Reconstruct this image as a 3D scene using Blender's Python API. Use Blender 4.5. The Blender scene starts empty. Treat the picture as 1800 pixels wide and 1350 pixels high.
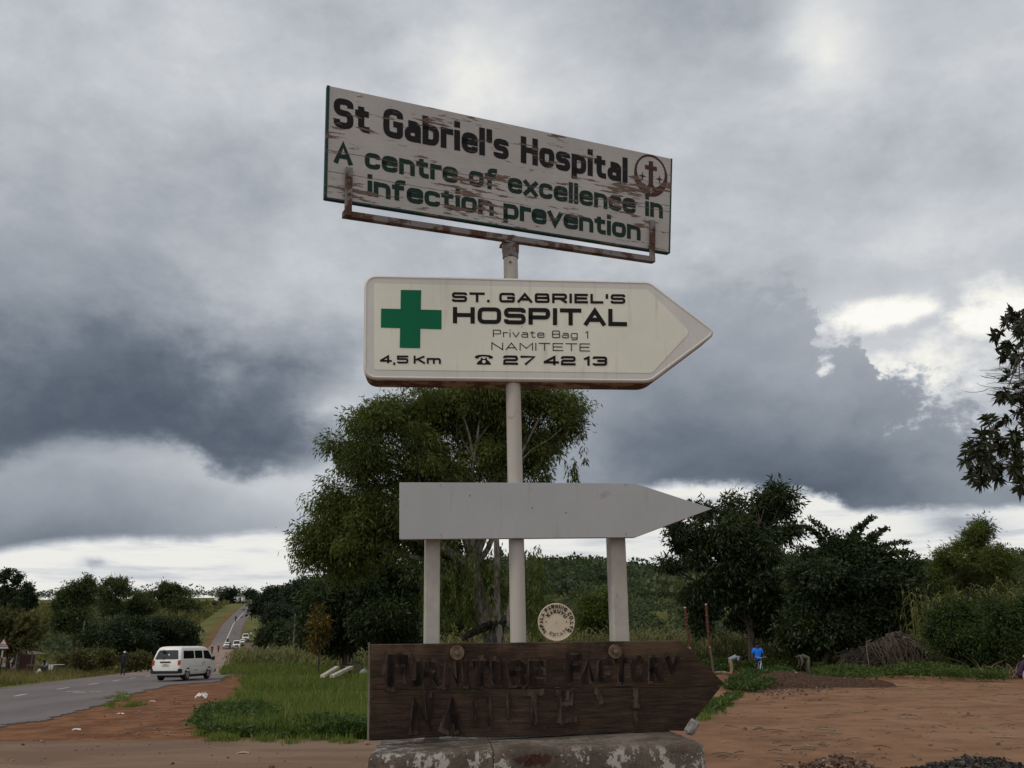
import bpy, math, random
import numpy as np
from mathutils import Matrix, Vector

# ------------------------------------------------------------------ camera, world, sun, exposure
SC = bpy.context.scene
CAM_F, CAM_PT, CAM_RL, CAM_H = 1606.0, math.radians(15.9), math.radians(.705), 1.8   # focal length in pixels of an 1800 px wide frame
cam_d = bpy.data.cameras.new('camera'); cam = bpy.data.objects.new('camera', cam_d)
SC.collection.objects.link(cam)
cam_d.sensor_width = 36.0; cam_d.lens = 36.0*CAM_F/1800.0
cam_d.clip_start = .05; cam_d.clip_end = 6000
cam.matrix_world = Matrix.Translation((0, 0, CAM_H)) @ Matrix.Rotation(math.pi/2+CAM_PT, 4, 'X') @ Matrix.Rotation(-CAM_RL, 4, 'Z')
SC.camera = cam
SC.view_settings.view_transform = 'Standard'; SC.view_settings.look = 'None'
SC.view_settings.exposure = 0.0; SC.view_settings.gamma = 1.0
SC.cycles.max_bounces = 5; SC.cycles.diffuse_bounces = 3; SC.cycles.transmission_bounces = 3
SC.cycles.glossy_bounces = 2; SC.cycles.caustics_reflective = False; SC.cycles.caustics_refractive = False

def ray(px, py):
    dx, dy = px-900, py-675
    c, s = math.cos(CAM_RL), math.sin(CAM_RL)
    x = dx*c-dy*s; y = dx*s+dy*c
    return np.array([x/CAM_F, math.cos(CAM_PT)+y/CAM_F*math.sin(CAM_PT), math.sin(CAM_PT)-y/CAM_F*math.cos(CAM_PT)])
EYE = np.array([0, 0, CAM_H])
def at(px, py, Y):
    d = ray(px, py); return EYE+d*Y/d[1]

SUN_EL, SUN_AZ = math.radians(52), math.radians(-118)      # azimuth from +Y towards +X
sun_d = bpy.data.lights.new('sun', 'SUN'); sun = bpy.data.objects.new('sun', sun_d); SC.collection.objects.link(sun)
sun_d.energy = 1.2; sun_d.angle = math.radians(14); sun_d.color = (1, .95, .86)
sv = Vector((math.sin(SUN_AZ)*math.cos(SUN_EL), math.cos(SUN_AZ)*math.cos(SUN_EL), math.sin(SUN_EL)))
sun.rotation_euler = sv.to_track_quat('Z', 'Y').to_euler()

# ---- node helpers
class NT:
    def __init__(s, tree): s.t = tree; s.n = tree.nodes; s.l = tree.links
    def node(s, typ, **kw):
        n = s.n.new(typ)
        for k, v in kw.items(): setattr(n, k, v)
        return n
    def put(s, sock, v):
        if isinstance(v, bpy.types.NodeSocket): s.l.new(v, sock)
        elif v is not None:
            if hasattr(sock, 'default_value') and hasattr(sock.default_value, '__len__') and not hasattr(v, '__len__'): v = (v,)*len(sock.default_value)
            sock.default_value = v
    def m(s, op, a, b=None, c=None, clamp=False):
        n = s.node('ShaderNodeMath', operation=op, use_clamp=clamp)
        for i, v in enumerate((a, b, c)):
            if v is not None: s.put(n.inputs[i], v)
        return n.outputs[0]
    def add(s, a, b): return s.m('ADD', a, b)
    def sub(s, a, b): return s.m('SUBTRACT', a, b)
    def mul(s, a, b): return s.m('MULTIPLY', a, b)
    def ss(s, v, a, b, lo=0., hi=1.):
        n = s.node('ShaderNodeMapRange', interpolation_type='SMOOTHSTEP')
        for k, x in zip(('Value', 'From Min', 'From Max', 'To Min', 'To Max'), (v, a, b, lo, hi)): s.put(n.inputs[k], x)
        return n.outputs[0]
    def lin(s, v, a, b, lo=0., hi=1.):
        n = s.node('ShaderNodeMapRange')
        for k, x in zip(('Value', 'From Min', 'From Max', 'To Min', 'To Max'), (v, a, b, lo, hi)): s.put(n.inputs[k], x)
        return n.outputs[0]
    def mix(s, f, a, b):            # float mix
        n = s.node('ShaderNodeMix', data_type='FLOAT'); s.put(n.inputs[0], f); s.put(n.inputs[2], a); s.put(n.inputs[3], b); return n.outputs[0]
    def cmix(s, f, a, b, bt='MIX'):
        n = s.node('ShaderNodeMix', data_type='RGBA', blend_type=bt); s.put(n.inputs[0], f)
        s.put(n.inputs[6], c4(a)); s.put(n.inputs[7], c4(b)); return n.outputs[2]
    def noise(s, vec, scale, detail=4, rough=.55, dist=0.):
        n = s.node('ShaderNodeTexNoise'); s.put(n.inputs['Vector'], vec)
        n.inputs['Scale'].default_value = scale; n.inputs['Detail'].default_value = detail
        n.inputs['Roughness'].default_value = rough; n.inputs['Distortion'].default_value = dist
        return n
    def vec(s, x, y, z):
        n = s.node('ShaderNodeCombineXYZ')
        for i, v in enumerate((x, y, z)): s.put(n.inputs[i], v)
        return n.outputs[0]
    def vmul(s, v, k):
        n = s.node('ShaderNodeVectorMath', operation='MULTIPLY'); s.put(n.inputs[0], v); n.inputs[1].default_value = k; return n.outputs[0]
    def vadd(s, v, k):
        n = s.node('ShaderNodeVectorMath', operation='ADD'); s.put(n.inputs[0], v); s.put(n.inputs[1], k); return n.outputs[0]
    def ramp(s, v, stops, interp='LINEAR'):
        n = s.node('ShaderNodeValToRGB'); cr = n.color_ramp; cr.interpolation = interp
        while len(cr.elements) < len(stops): cr.elements.new(.5)
        for e, (p, c) in zip(cr.elements, stops): e.position = p; e.color = c4(c)
        s.put(n.inputs[0], v); return n.outputs[0]
def c4(c): return c if isinstance(c, bpy.types.NodeSocket) else (tuple(c)+(1,) if len(c) == 3 else c)
def srgb(r, g, b):
    f = lambda v: (v/255/12.92 if v <= 10 else ((v/255+.055)/1.055)**2.4)
    return (f(r), f(g), f(b))

# ---- the overcast sky: Nishita behind layered procedural clouds, all laid out by direction (azimuth, elevation)
W = bpy.data.worlds.new('World'); SC.world = W; W.use_nodes = True
W.node_tree.nodes.clear(); n = NT(W.node_tree)
geo = n.node('ShaderNodeTexCoord'); D = geo.outputs['Generated']
sp = n.node('ShaderNodeSeparateXYZ'); n.put(sp.inputs[0], D)
az = n.m('ARCTAN2', sp.outputs[0], sp.outputs[1]); el = n.m('ARCSINE', sp.outputs[2])
def ae(px, py):
    d = ray(px, py); d = d/np.linalg.norm(d); return math.atan2(d[0], d[1]), math.asin(d[2])
A0, A1, E0, E1 = -.75, .75, -.05, .80
flat = n.vmul(D, (1, 1, 1.55))
nA = n.noise(flat, 5.5, 11, .60, .15); nB = n.noise(n.vadd(flat, (7.3, 2.1, 4.4)), 2.2, 6, .55, .2)
nC = n.noise(n.vadd(flat, (1.7, 9.2, 3.3)), 15, 9, .64, .0)
wa = n.sub(nA.outputs['Fac'], .5); wb = n.sub(nB.outputs['Fac'], .5); wc = n.sub(nC.outputs['Fac'], .5)
aw = n.add(az, n.add(n.mul(wb, .10), n.mul(wa, .06)))
azc = n.add(az, n.add(n.mul(wa, .10), n.mul(wc, .10)))
def curve(pts):                     # cloud edge: elevation as a function of azimuth
    node = n.node('ShaderNodeFloatCurve'); cv = node.mapping.curves[0]
    ps = sorted([((ae(x, y)[0]-A0)/(A1-A0), (ae(x, y)[1]-E0)/(E1-E0)) for x, y in pts])
    ps = [(0, ps[0][1])]+ps+[(1, ps[-1][1])]
    while len(cv.points) < len(ps): cv.points.new(.5, .5)
    for p, q in zip(cv.points, ps): p.location = q; p.handle_type = 'AUTO_CLAMPED'
    node.mapping.update()
    n.put(node.inputs['Value'], n.lin(azc, A0, A1))
    return n.lin(node.outputs[0], 0, 1, E0, E1)
def blob(px, py, rx, ry, rot=0):    # soft round patch, returns 0..1
    a, e = ae(px, py); k = 1/1606.
    x = n.mul(n.sub(aw, a), 1/(rx*k)); y = n.mul(n.sub(n.add(el, n.add(n.mul(wa, .05), n.mul(wb, .05))), e), 1/(ry*k))
    r2 = n.add(n.mul(x, x), n.mul(y, y))
    return n.m('EXPONENT', n.mul(r2, -1.))
elw = n.add(el, n.add(n.mul(wa, .10), n.mul(wc, .06)))
# upper deck: lavender grey, mottled
V = n.add(n.add(.70, n.mul(wb, .30)), n.add(n.mul(wa, .30), n.mul(wc, .14)))
for (x, y, rx, ry, amt) in ((860, 110, 150, 100, .15), (1450, 60, 100, 120, .18), (1350, 210, 350, 120, .06), (300, 60, 260, 120, .035), (1750, 150, 200, 200, .04),
                            (1300, 380, 300, 90, .05), (420, 320, 300, 90, -.05), (60, 560, 420, 110, -.08), (1000, 480, 160, 120, .02), (1700, 400, 160, 60, .08)):
    V = n.add(V, n.mul(blob(x, y, rx, ry), amt))
# right: ragged breaks with white light behind
gap = None
for (x, y, rx, ry, amt) in ((1560, 545, 150, 42, .9), (1640, 650, 170, 90, .95), (1745, 560, 100, 110, .9), (1500, 590, 60, 40, .5)):
    t_ = n.mul(blob(x, y, rx, ry), amt); gap = t_ if gap is None else n.m('MAXIMUM', gap, t_)
gfield = n.add(gap, n.add(n.mul(wa, 1.5), n.mul(wc, .8)))
V = n.add(V, n.mul(gap, .16))
V = n.mix(n.ss(gfield, .52, .86), V, 1.0)
V = n.m('MINIMUM', V, 1.02)
# left: dark belly of the big cloud
C2 = curve([(-300, 800), (0, 800), (150, 775), (300, 770), (430, 805), (560, 802), (640, 770), (720, 700), (800, 600), (1000, 300)])
dist = n.sub(elw, C2)
leftm = n.ss(n.add(az, n.mul(wa, .25)), ae(700, 700)[0], ae(470, 700)[0])
dark = n.m('MULTIPLY', n.ss(dist, .17, .0), leftm)
V = n.sub(V, n.mul(dark, n.add(n.add(.36, n.mul(wb, .35)), n.mul(wa, .22))))
# right: cumulus, dark below, with a crisp edge towards the white gap
C3 = curve([(700, 420), (1000, 430), (1250, 470), (1340, 492), (1420, 512), (1450, 580), (1510, 612), (1535, 690), (1600, 715), (1700, 745), (1800, 790), (2000, 820)])
d3 = n.sub(n.add(el, n.add(n.mul(wa, .15), n.mul(wc, .17))), C3)
rightm = n.ss(az, ae(880, 700)[0], ae(1220, 700)[0])
m3 = n.mul(n.ss(d3, n.mix(n.ss(az, ae(1100, 600)[0], ae(1420, 600)[0]), .10, .012), n.mix(n.ss(az, ae(1100, 600)[0], ae(1420, 600)[0]), -.14, -.014)), rightm)
V3 = n.add(n.add(n.lin(el, ae(1300, 870)[1], ae(1300, 560)[1], .37, .68), n.mul(wb, .34)), n.add(n.add(n.mul(wa, .30), n.mul(wc, .10)), n.mul(n.ss(az, ae(1450, 700)[0], ae(1750, 700)[0]), .13)))
V = n.mix(m3, V, V3)
V = n.add(V, n.mul(blob(570, 725, 60, 30), .22))
# left: lighter second bank under the dark belly
below2 = n.mul(n.ss(dist, .014, -.022), n.ss(n.add(az, n.mul(wa, .25)), ae(760, 700)[0], ae(560, 700)[0]))
C1 = curve([(-300, 985), (0, 962), (150, 948), (300, 942), (560, 932), (760, 905), (900, 880), (1000, 868), (1180, 852), (1300, 858), (1400, 872), (1500, 888), (1650, 888), (1800, 880), (2100, 880)])
V2 = n.add(n.add(n.lin(el, ae(100, 950)[1], ae(100, 800)[1], .50, .71), n.mul(n.ss(az, ae(200, 800)[0], ae(560, 800)[0]), .14)), n.add(n.mul(wb, .45), n.add(n.mul(wa, .24), n.mul(wc, .08))))
V = n.mix(below2, V, V2)
# cream band of clear light along the horizon, thin grey streaks in it
d1 = n.sub(n.add(el, n.add(n.mul(wa, .035), n.mul(wc, .024))), C1)
below1 = n.ss(d1, .006, -.008)
streak = n.noise(n.vmul(D, (1, 1, 9)), 7, 7, .62)
V1 = n.sub(n.add(.94, n.mul(n.ss(d1, -.02, -.10), -.03)), n.mul(n.ss(streak.outputs['Fac'], .46, .74), .16))
V1 = n.sub(V1, n.mul(blob(1690, 915, 48, 20), .30)); V1 = n.sub(V1, n.mul(blob(150, 996, 20, 7), .25))
V = n.mix(below1, V, V1)
col = n.ramp(n.m('MULTIPLY', V, .9, clamp=True), [(0, srgb(34, 41, 50)), (.27, srgb(74, 84, 98)), (.40, srgb(110, 119, 131)), (.585, srgb(163, 169, 177)), (.70, srgb(197, 201, 206)), (.80, srgb(225, 226, 226)), (.87, srgb(246, 244, 236)), (.93, (1.08, 1.07, 1.03))])
behind = n.ss(sp.outputs[1], .25, -.35)     # the sky at the photographer's back is brighter
col = n.cmix(behind, col, n.ramp(n.add(nB.outputs['Fac'], 0), [(.3, (.62, .64, .68)), (.7, (1.0, .985, .94))]))
up = n.ss(sp.outputs[2], .62, .95)
col = n.cmix(up, col, (.50, .51, .54))
skyt = n.node('ShaderNodeTexSky', sky_type='NISHITA', sun_disc=False, sun_elevation=SUN_EL, sun_rotation=SUN_AZ, air_density=1.0, dust_density=2.0)
b1 = n.node('ShaderNodeBackground'); n.put(b1.inputs[0], skyt.outputs[0]); b1.inputs[1].default_value = .08
b2 = n.node('ShaderNodeBackground'); n.put(b2.inputs[0], col); b2.inputs[1].default_value = 1.0
ms = n.node('ShaderNodeMixShader'); n.put(ms.inputs[0], .97); n.l.new(b1.outputs[0], ms.inputs[1]); n.l.new(b2.outputs[0], ms.inputs[2])
wo = n.node('ShaderNodeOutputWorld'); n.l.new(ms.outputs[0], wo.inputs[0])
W.cycles.sampling_method = 'MANUAL'; W.cycles.sample_map_resolution = 512

# ------------------------------------------------------------------ mesh helpers
RNG = np.random.default_rng(7)
def link(o, parent=None):
    SC.collection.objects.link(o)
    if parent is not None: o.parent = parent
    return o
def mesh_np(name, V, F, mat, parent=None, smooth=False, attrs=None, face_mats=None):
    """V (n,3); F (m,4), (m,3) or a list of index lists"""
    me = bpy.data.meshes.new(name)
    V = np.asarray(V, float)
    if isinstance(F, np.ndarray):
        me.vertices.add(len(V)); me.vertices.foreach_set('co', V.astype(np.float32).ravel())
        k = F.shape[1]; me.loops.add(F.size); me.loops.foreach_set('vertex_index', F.astype(np.int32).ravel())
        me.polygons.add(len(F)); me.polygons.foreach_set('loop_start', np.arange(0, F.size, k, dtype=np.int32))
        me.update(calc_edges=True)
    else:
        me.from_pydata(V.tolist(), [], F); me.update()
    for k, a in (attrs or {}).items():
        dom = 'POINT' if len(a) == len(V) and len(a) != len(me.polygons) else 'FACE'
        at_ = me.attributes.new(k, 'FLOAT', dom); at_.data.foreach_set('value', np.asarray(a, np.float32))
    for m in (mat if isinstance(mat, (list, tuple)) else [mat]): me.materials.append(m)
    if face_mats is not None: me.polygons.foreach_set('material_index', np.asarray(face_mats, np.int32))
    if smooth: me.polygons.foreach_set('use_smooth', np.ones(len(me.polygons), bool))
    return link(bpy.data.objects.new(name, me), parent)
def tag(o, label=None, cat=None, group=None, kind=None):
    for k, v in (('label', label), ('category', cat), ('group', group), ('kind', kind)):
        if v: o[k] = v
    return o
def empty(name, loc=(0, 0, 0), rz=0., label=None, cat=None, group=None):
    o = bpy.data.objects.new(name, None); o.empty_display_size = .2; o.location = loc; o.rotation_euler = (0, 0, rz)
    link(o); return tag(o, label, cat, group)
def copy_tree(o, parent=None):
    c = o.copy(); SC.collection.objects.link(c)
    if parent is not None:
        c.parent = parent
    for ch in list(o.children): copy_tree(ch, c)
    return c
def unit(v): v = np.asarray(v, float); return v/np.linalg.norm(v)
class MB:
    def __init__(s): s.V = []; s.F = []; s.S = []
    def quadgrid(s, P, close_u=False, close_v=False):       # P (nu,nv,3)
        nu, nv = P.shape[:2]; b = len(s.V); s.V += P.reshape(-1, 3).tolist()
        for i in range(nu-(0 if close_u else 1)):
            for j in range(nv-(0 if close_v else 1)):
                a = b+i*nv+j; c = b+((i+1) % nu)*nv+j; d = b+((i+1) % nu)*nv+(j+1) % nv; e = b+i*nv+(j+1) % nv
                s.F.append([a, c, d, e])
        return b
    def poly(s, pts):
        b = len(s.V); s.V += [list(map(float, p)) for p in pts]; s.F.append(list(range(b, b+len(pts)))); return s
    def box(s, c, size, R=None, bev=0.):
        hx, hy, hz = np.array(size)/2.; R = np.eye(3) if R is None else np.array(R)
        if bev <= 0:
            P = [(x, y, z) for x in (-hx, hx) for y in (-hy, hy) for z in (-hz, hz)]
            f = [(0, 1, 3, 2), (4, 6, 7, 5), (0, 4, 5, 1), (2, 3, 7, 6), (0, 2, 6, 4), (1, 5, 7, 3)]
            b = len(s.V); s.V += [(R@np.array(p)+np.array(c)).tolist() for p in P]; s.F += [[b+i for i in q] for q in f]
        else:                                               # chamfered box
            b = len(s.V); idx = {}
            for sx in (-1, 1):
                for sy in (-1, 1):
                    for sz in (-1, 1):
                        for ax in range(3):
                            h = [hx, hy, hz]; p = [sx*(h[0]-bev), sy*(h[1]-bev), sz*(h[2]-bev)]; p[ax] = (sx, sy, sz)[ax]*h[ax]
                            idx[(sx, sy, sz, ax)] = len(s.V); s.V.append((R@np.array(p)+np.array(c)).tolist())
            g = lambda sx, sy, sz, ax: idx[(sx, sy, sz, ax)]
            def q(l): s.F.append(l)
            for t in (-1, 1):
                o = [(-1, -1), (1, -1), (1, 1), (-1, 1)]
                q([g(t, a, b_, 0) for a, b_ in (o if t > 0 else o[::-1])])
                q([g(a, t, b_, 1) for a, b_ in (o[::-1] if t > 0 else o)])
                q([g(a, b_, t, 2) for a, b_ in (o if t > 0 else o[::-1])])
            for a in (-1, 1):
                for b_ in (-1, 1):
                    q([g(a, b_, -1, 0), g(a, b_, 1, 0), g(a, b_, 1, 1), g(a, b_, -1, 1)])
                    q([g(a, -1, b_, 0), g(a, 1, b_, 0), g(a, 1, b_, 2), g(a, -1, b_, 2)])
                    q([g(-1, a, b_, 1), g(1, a, b_, 1), g(1, a, b_, 2), g(-1, a, b_, 2)])
                    for c_ in (-1, 1): q([g(a, b_, c_, 0), g(a, b_, c_, 1), g(a, b_, c_, 2)])
        return s
    def tube(s, pts, rad, n=8, cap=True):
        pts = np.asarray(pts, float); m = len(pts); rad = np.broadcast_to(np.asarray(rad, float), (m,))
        T = np.gradient(pts, axis=0); T /= np.linalg.norm(T, axis=1)[:, None]+1e-9
        ref = np.array([0, 0, 1.]) if abs(T[:, 2]).mean() < .8 else np.array([1., 0, 0])
        b = len(s.V); A = np.linspace(0, 2*np.pi, n, endpoint=False)
        for i in range(m):
            u = unit(np.cross(ref, T[i])); w = np.cross(T[i], u)
            s.V += (pts[i]+rad[i]*(np.cos(A)[:, None]*u+np.sin(A)[:, None]*w)).tolist()
        for i in range(m-1):
            for j in range(n): s.F.append([b+i*n+j, b+i*n+(j+1) % n, b+(i+1)*n+(j+1) % n, b+(i+1)*n+j])
        if cap: s.F += [[b+j for j in range(n)][::-1], [b+(m-1)*n+j for j in range(n)]]
        return s
    def cyl(s, a, b, r0, r1=None, n=12): return s.tube([a, b], [r0, r0 if r1 is None else r1], n)
    def lathe(s, prof, c=(0, 0, 0), axis='z', n=20):        # prof [(r,h)]
        b = len(s.V); A = np.linspace(0, 2*np.pi, n, endpoint=False)
        for r, h in prof:
            for a in A:
                p = (r*math.cos(a), r*math.sin(a), h)
                p = {'z': p, 'y': (p[0], p[2], p[1]), 'x': (p[2], p[0], p[1])}[axis]
                s.V.append([p[0]+c[0], p[1]+c[1], p[2]+c[2]])
        for i in range(len(prof)-1):
            for j in range(n): s.F.append([b+i*n+j, b+i*n+(j+1) % n, b+(i+1)*n+(j+1) % n, b+(i+1)*n+j])
        s.F += [[b+j for j in range(n)][::-1], [b+(len(prof)-1)*n+j for j in range(n)]]
        return s
    def ball(s, c, r, n=10, m=6):
        r = np.broadcast_to(np.asarray(r, float), (3,)); P = np.zeros((m+1, n, 3))
        for i in range(m+1):
            t = math.pi*(i+.02)/(m+.04)
            for j in range(n):
                a = 2*math.pi*j/n; P[i, j] = (c[0]+r[0]*math.sin(t)*math.cos(a), c[1]+r[1]*math.sin(t)*math.sin(a), c[2]+r[2]*math.cos(t))
        s.quadgrid(P, close_v=True); return s
    def prism(s, poly, y0, y1, bev=0.):                     # poly of (x,z), counter-clockwise seen from the front (-y); front at y0
        n_ = len(poly); p = np.array(poly, float)
        rings = [(p, y1), (p, y0+bev)]
        if bev > 0:
            q = inset(p, bev); rings.append((q, y0))
        b = len(s.V)
        for q, y in rings: s.V += [[a[0], y, a[1]] for a in q]
        for k in range(len(rings)-1):
            for j in range(n_): s.F.append([b+k*n_+j, b+(k+1)*n_+j, b+(k+1)*n_+(j+1) % n_, b+k*n_+(j+1) % n_][::-1])
        s.F.append([b+(len(rings)-1)*n_+j for j in range(n_)]); s.F.append([b+j for j in range(n_)][::-1])
        return s
    def build(s, name, mat, parent=None, smooth=False, **kw):
        o = mesh_np(name, s.V, s.F, mat, parent, **kw)
        if smooth:
            o.data.polygons.foreach_set('use_smooth', np.ones(len(o.data.polygons), bool))
            try: o.data.set_sharp_from_angle(angle=math.radians(40))
            except Exception: pass
        return o
def inset(p, d):
    n_ = len(p); out = []
    for i in range(n_):
        a, b, c = p[i-1], p[i], p[(i+1) % n_]
        e1, e2 = unit(b-a), unit(c-b); n1 = np.array([-e1[1], e1[0]]); n2 = np.array([-e2[1], e2[0]])
        m_ = n1+n2; m_ = m_/max(np.dot(m_, m_), .5)*2
        out.append(b+m_*d)
    return np.array(out)
def round_poly(pts, r, seg=5):
    pts = [np.array(p, float) for p in pts]; n_ = len(pts); out = []
    rr = r if hasattr(r, '__len__') else [r]*n_
    for i in range(n_):
        a, b, c = pts[i-1], pts[i], pts[(i+1) % n_]; q = rr[i]
        if q <= 0: out.append(b); continue
        p0 = b+unit(a-b)*q; p1 = b+unit(c-b)*q
        for t in np.linspace(0, 1, seg+1): out.append((1-t)**2*p0+2*t*(1-t)*b+t*t*p1)
    return np.array(out)

# ------------------------------------------------------------------ materials
def mat(name): 
    m = bpy.data.materials.new(name); m.use_nodes = True; m.node_tree.nodes.clear(); return m, NT(m.node_tree)
def out(n, sh): o = n.node('ShaderNodeOutputMaterial'); n.l.new(sh, o.inputs[0]); return o
def pbsdf(n, col, rough=.7, spec=.3, metal=0., bump=None, bstr=.3, bdist=.01):
    p = n.node('ShaderNodeBsdfPrincipled'); n.put(p.inputs['Base Color'], c4(col)); n.put(p.inputs['Roughness'], rough)
    n.put(p.inputs['Specular IOR Level'], spec); n.put(p.inputs['Metallic'], metal)
    if bump is not None:
        b = n.node('ShaderNodeBump'); b.inputs['Strength'].default_value = bstr; b.inputs['Distance'].default_value = bdist
        n.l.new(bump, b.inputs['Height']); n.l.new(b.outputs[0], p.inputs['Normal'])
    return p.outputs[0]
def plain(name, col, rough=.6, spec=.3, metal=0., var=.18, scale=8., bumpk=.0):
    """paint, metal, cloth ... one colour with uneven tone"""
    m, n = mat(name); tc = n.node('ShaderNodeTexCoord').outputs['Object']
    f = n.noise(tc, scale, 5, .6).outputs['Fac']
    k = n.lin(f, .3, .7, 1-var, 1+var); kk = n.vec(k, k, k)
    c = n.cmix(1., col, kk, 'MULTIPLY')
    out(n, pbsdf(n, c, rough, spec, metal, f if bumpk else None, bumpk)); return m
def leafmat(name, c0, c1, trans=.35, rough=.55):
    m, n = mat(name); a = n.node('ShaderNodeAttribute', attribute_name='tint').outputs['Fac']
    c = n.cmix(a, c0, c1)
    d = n.node('ShaderNodeBsdfPrincipled'); n.put(d.inputs['Base Color'], c); d.inputs['Roughness'].default_value = rough; d.inputs['Specular IOR Level'].default_value = .25
    t = n.node('ShaderNodeBsdfTranslucent'); n.put(t.inputs[0], n.cmix(.5, c, n.cmix(1., c, (1.3, 1.5, .5, 1), 'MULTIPLY')))
    x = n.node('ShaderNodeMixShader'); x.inputs[0].default_value = trans
    n.l.new(d.outputs[0], x.inputs[1]); n.l.new(t.outputs[0], x.inputs[2]); out(n, x.outputs[0]); return m
def barkmat(name, c0, c1, scale=6.):
    m, n = mat(name); tc = n.node('ShaderNodeTexCoord').outputs['Object']
    f = n.noise(n.vmul(tc, (1, 1, .25)), scale, 6, .65).outputs['Fac']
    out(n, pbsdf(n, n.cmix(n.ss(f, .35, .65), c0, c1), .9, .1, 0, f, .6, .03)); return m
M = {}
M['bark'] = barkmat('bark', (.035, .028, .022), (.10, .085, .07))
M['bark_pale'] = barkmat('pale_bark', (.05, .042, .034), (.20, .18, .155))
M['leaf_euc'] = leafmat('eucalyptus_leaf', (.040, .060, .014), (.155, .175, .042), .42)
M['leaf_mango'] = leafmat('mango_leaf', (.020, .037, .014), (.072, .094, .030), .3)
M['leaf_dark'] = leafmat('dark_leaf', (.015, .029, .013), (.068, .088, .032), .32)
M['leaf_far'] = leafmat('far_leaf', (.032, .050, .024), (.085, .105, .044), .3)
M['leaf_yellow'] = leafmat('yellowing_leaf', (.030, .042, .014), (.24, .14, .03), .3)
M['leaf_bright'] = leafmat('bright_leaf', (.028, .050, .014), (.12, .15, .03), .35)
M['leaf_mid'] = leafmat('mid_green_leaf', (.028, .046, .018), (.105, .128, .045), .36)
M['straw_dark'] = leafmat('old_dark_straw', (.020, .015, .011), (.105, .078, .052), .05)
M['leaf_near'] = leafmat('near_leaf', (.016, .022, .010), (.036, .045, .016), .12, .45)
M['grass'] = leafmat('grass_blade', (.070, .108, .020), (.205, .24, .055), .4)
M['grass_dry'] = leafmat('verge_grass', (.085, .085, .024), (.26, .215, .08), .3)
M['weed'] = leafmat('weed_leaf', (.035, .065, .014), (.09, .13, .03), .35)
M['maize'] = leafmat('maize_leaf', (.07, .085, .022), (.26, .22, .09), .35)
M['straw'] = leafmat('dry_straw', (.10, .075, .045), (.28, .22, .14), .1)
M['black'] = plain('black_paint', (.012, .012, .012), .5)
M['rubber'] = plain('tyre_rubber', (.018, .018, .018), .85, .2)
M['wood_grey'] = barkmat('weathered_wood', (.10, .085, .065), (.22, .19, .15), 10)
M['skin'] = plain('dark_skin', (.045, .026, .018), .5, .35, var=.08)
M['hair'] = plain('black_hair', (.008, .007, .006), .9, .1)
for k, c in dict(blue=(.02, .16, .72), grey=(.20, .22, .26), khaki=(.22, .17, .10), olive=(.10, .095, .07), dark=(.03, .03, .035), white=(.62, .62, .60), purple=(.05, .028, .055),
                 pink=(.42, .20, .42), red=(.30, .03, .03), brown=(.12, .07, .04)).items():
    M['cloth_'+k] = plain(k+'_cloth', c, .9, .1, var=.2, scale=14)

# ------------------------------------------------------------------ terrain
LP = np.array([(-500, 0), (60, 0), (100, -.25), (140, -.5), (170, -.4), (200, .3), (235, 2.), (270, 5.), (320, 9.5), (448, 21.5), (520, 27), (620, 34), (720, 37.), (800, 37), (1000, 20), (1400, 0), (9000, -20)], float)
RP = np.array([(-500, 0), (60, 0), (150, 0), (220, 1.5), (300, 9), (400, 23), (500, 36), (600, 45), (680, 47.), (780, 46), (1000, 25), (1400, 0), (9000, -20)], float)
def smooth01(t): t = np.clip(t, 0, 1); return t*t*(3-2*t)
def terr(X, Y):
    X, Y = np.asarray(X, float), np.asarray(Y, float)
    R = np.where(Y > 0, Y, 0)
    t = X/np.maximum(R, 1.)
    a = smooth01((t+.285)/.06)
    a2 = smooth01((t+.27)/.16)
    zl = np.interp(R, LP[:, 0], LP[:, 1]); zr = np.interp(R, RP[:, 0], RP[:, 1])
    zr = zr*(.72+.28*a2)+np.where(R > 300, 2.5*np.sin(t*23+1)*smooth01((R-300)/200), 0)
    # the stream valley only lies across the road
    z = zl*(1-a)+zr*a
    # heap of dug earth on the right and the uneven dirt yard
    z = z+.25*np.exp(-(((X-17.5)/3.)**2+((Y-43.)/2.5)**2))
    return z
def tz(x, y): return float(terr(x, y))
def G(px, py):                       # where the sight line of a photo pixel meets the terrain
    d = ray(px, py); prev = 2.
    for Y in np.geomspace(2, 900, 700):
        p = EYE+d*Y/d[1]
        if p[2] < tz(p[0], Y):
            lo, hi = prev, Y
            for _ in range(30):
                m_ = (lo+hi)/2; p = EYE+d*m_/d[1]
                if p[2] < tz(p[0], m_): hi = m_
                else: lo = m_
            return EYE+d*hi/d[1]
        prev = Y
    return EYE+d*900/d[1]
def PX(px, Y): return at(px, 1132-(px-900)*.0123, Y)[0]
def base(px, Y, dz=0.): x = PX(px, Y); return (x, Y, tz(x, Y)+dz)

def in_poly(x, y, poly):
    x = np.asarray(x, float); y = np.asarray(y, float); r = np.zeros(x.shape, bool); p = np.asarray(poly)
    for i in range(len(p)):
        (x1, y1), (x2, y2) = p[i-1], p[i]
        c = (y1 > y) != (y2 > y)
        with np.errstate(divide='ignore', invalid='ignore'): r ^= c & (x < (x2-x1)*(y-y1)/(y2-y1)+x1)
    return r
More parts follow.
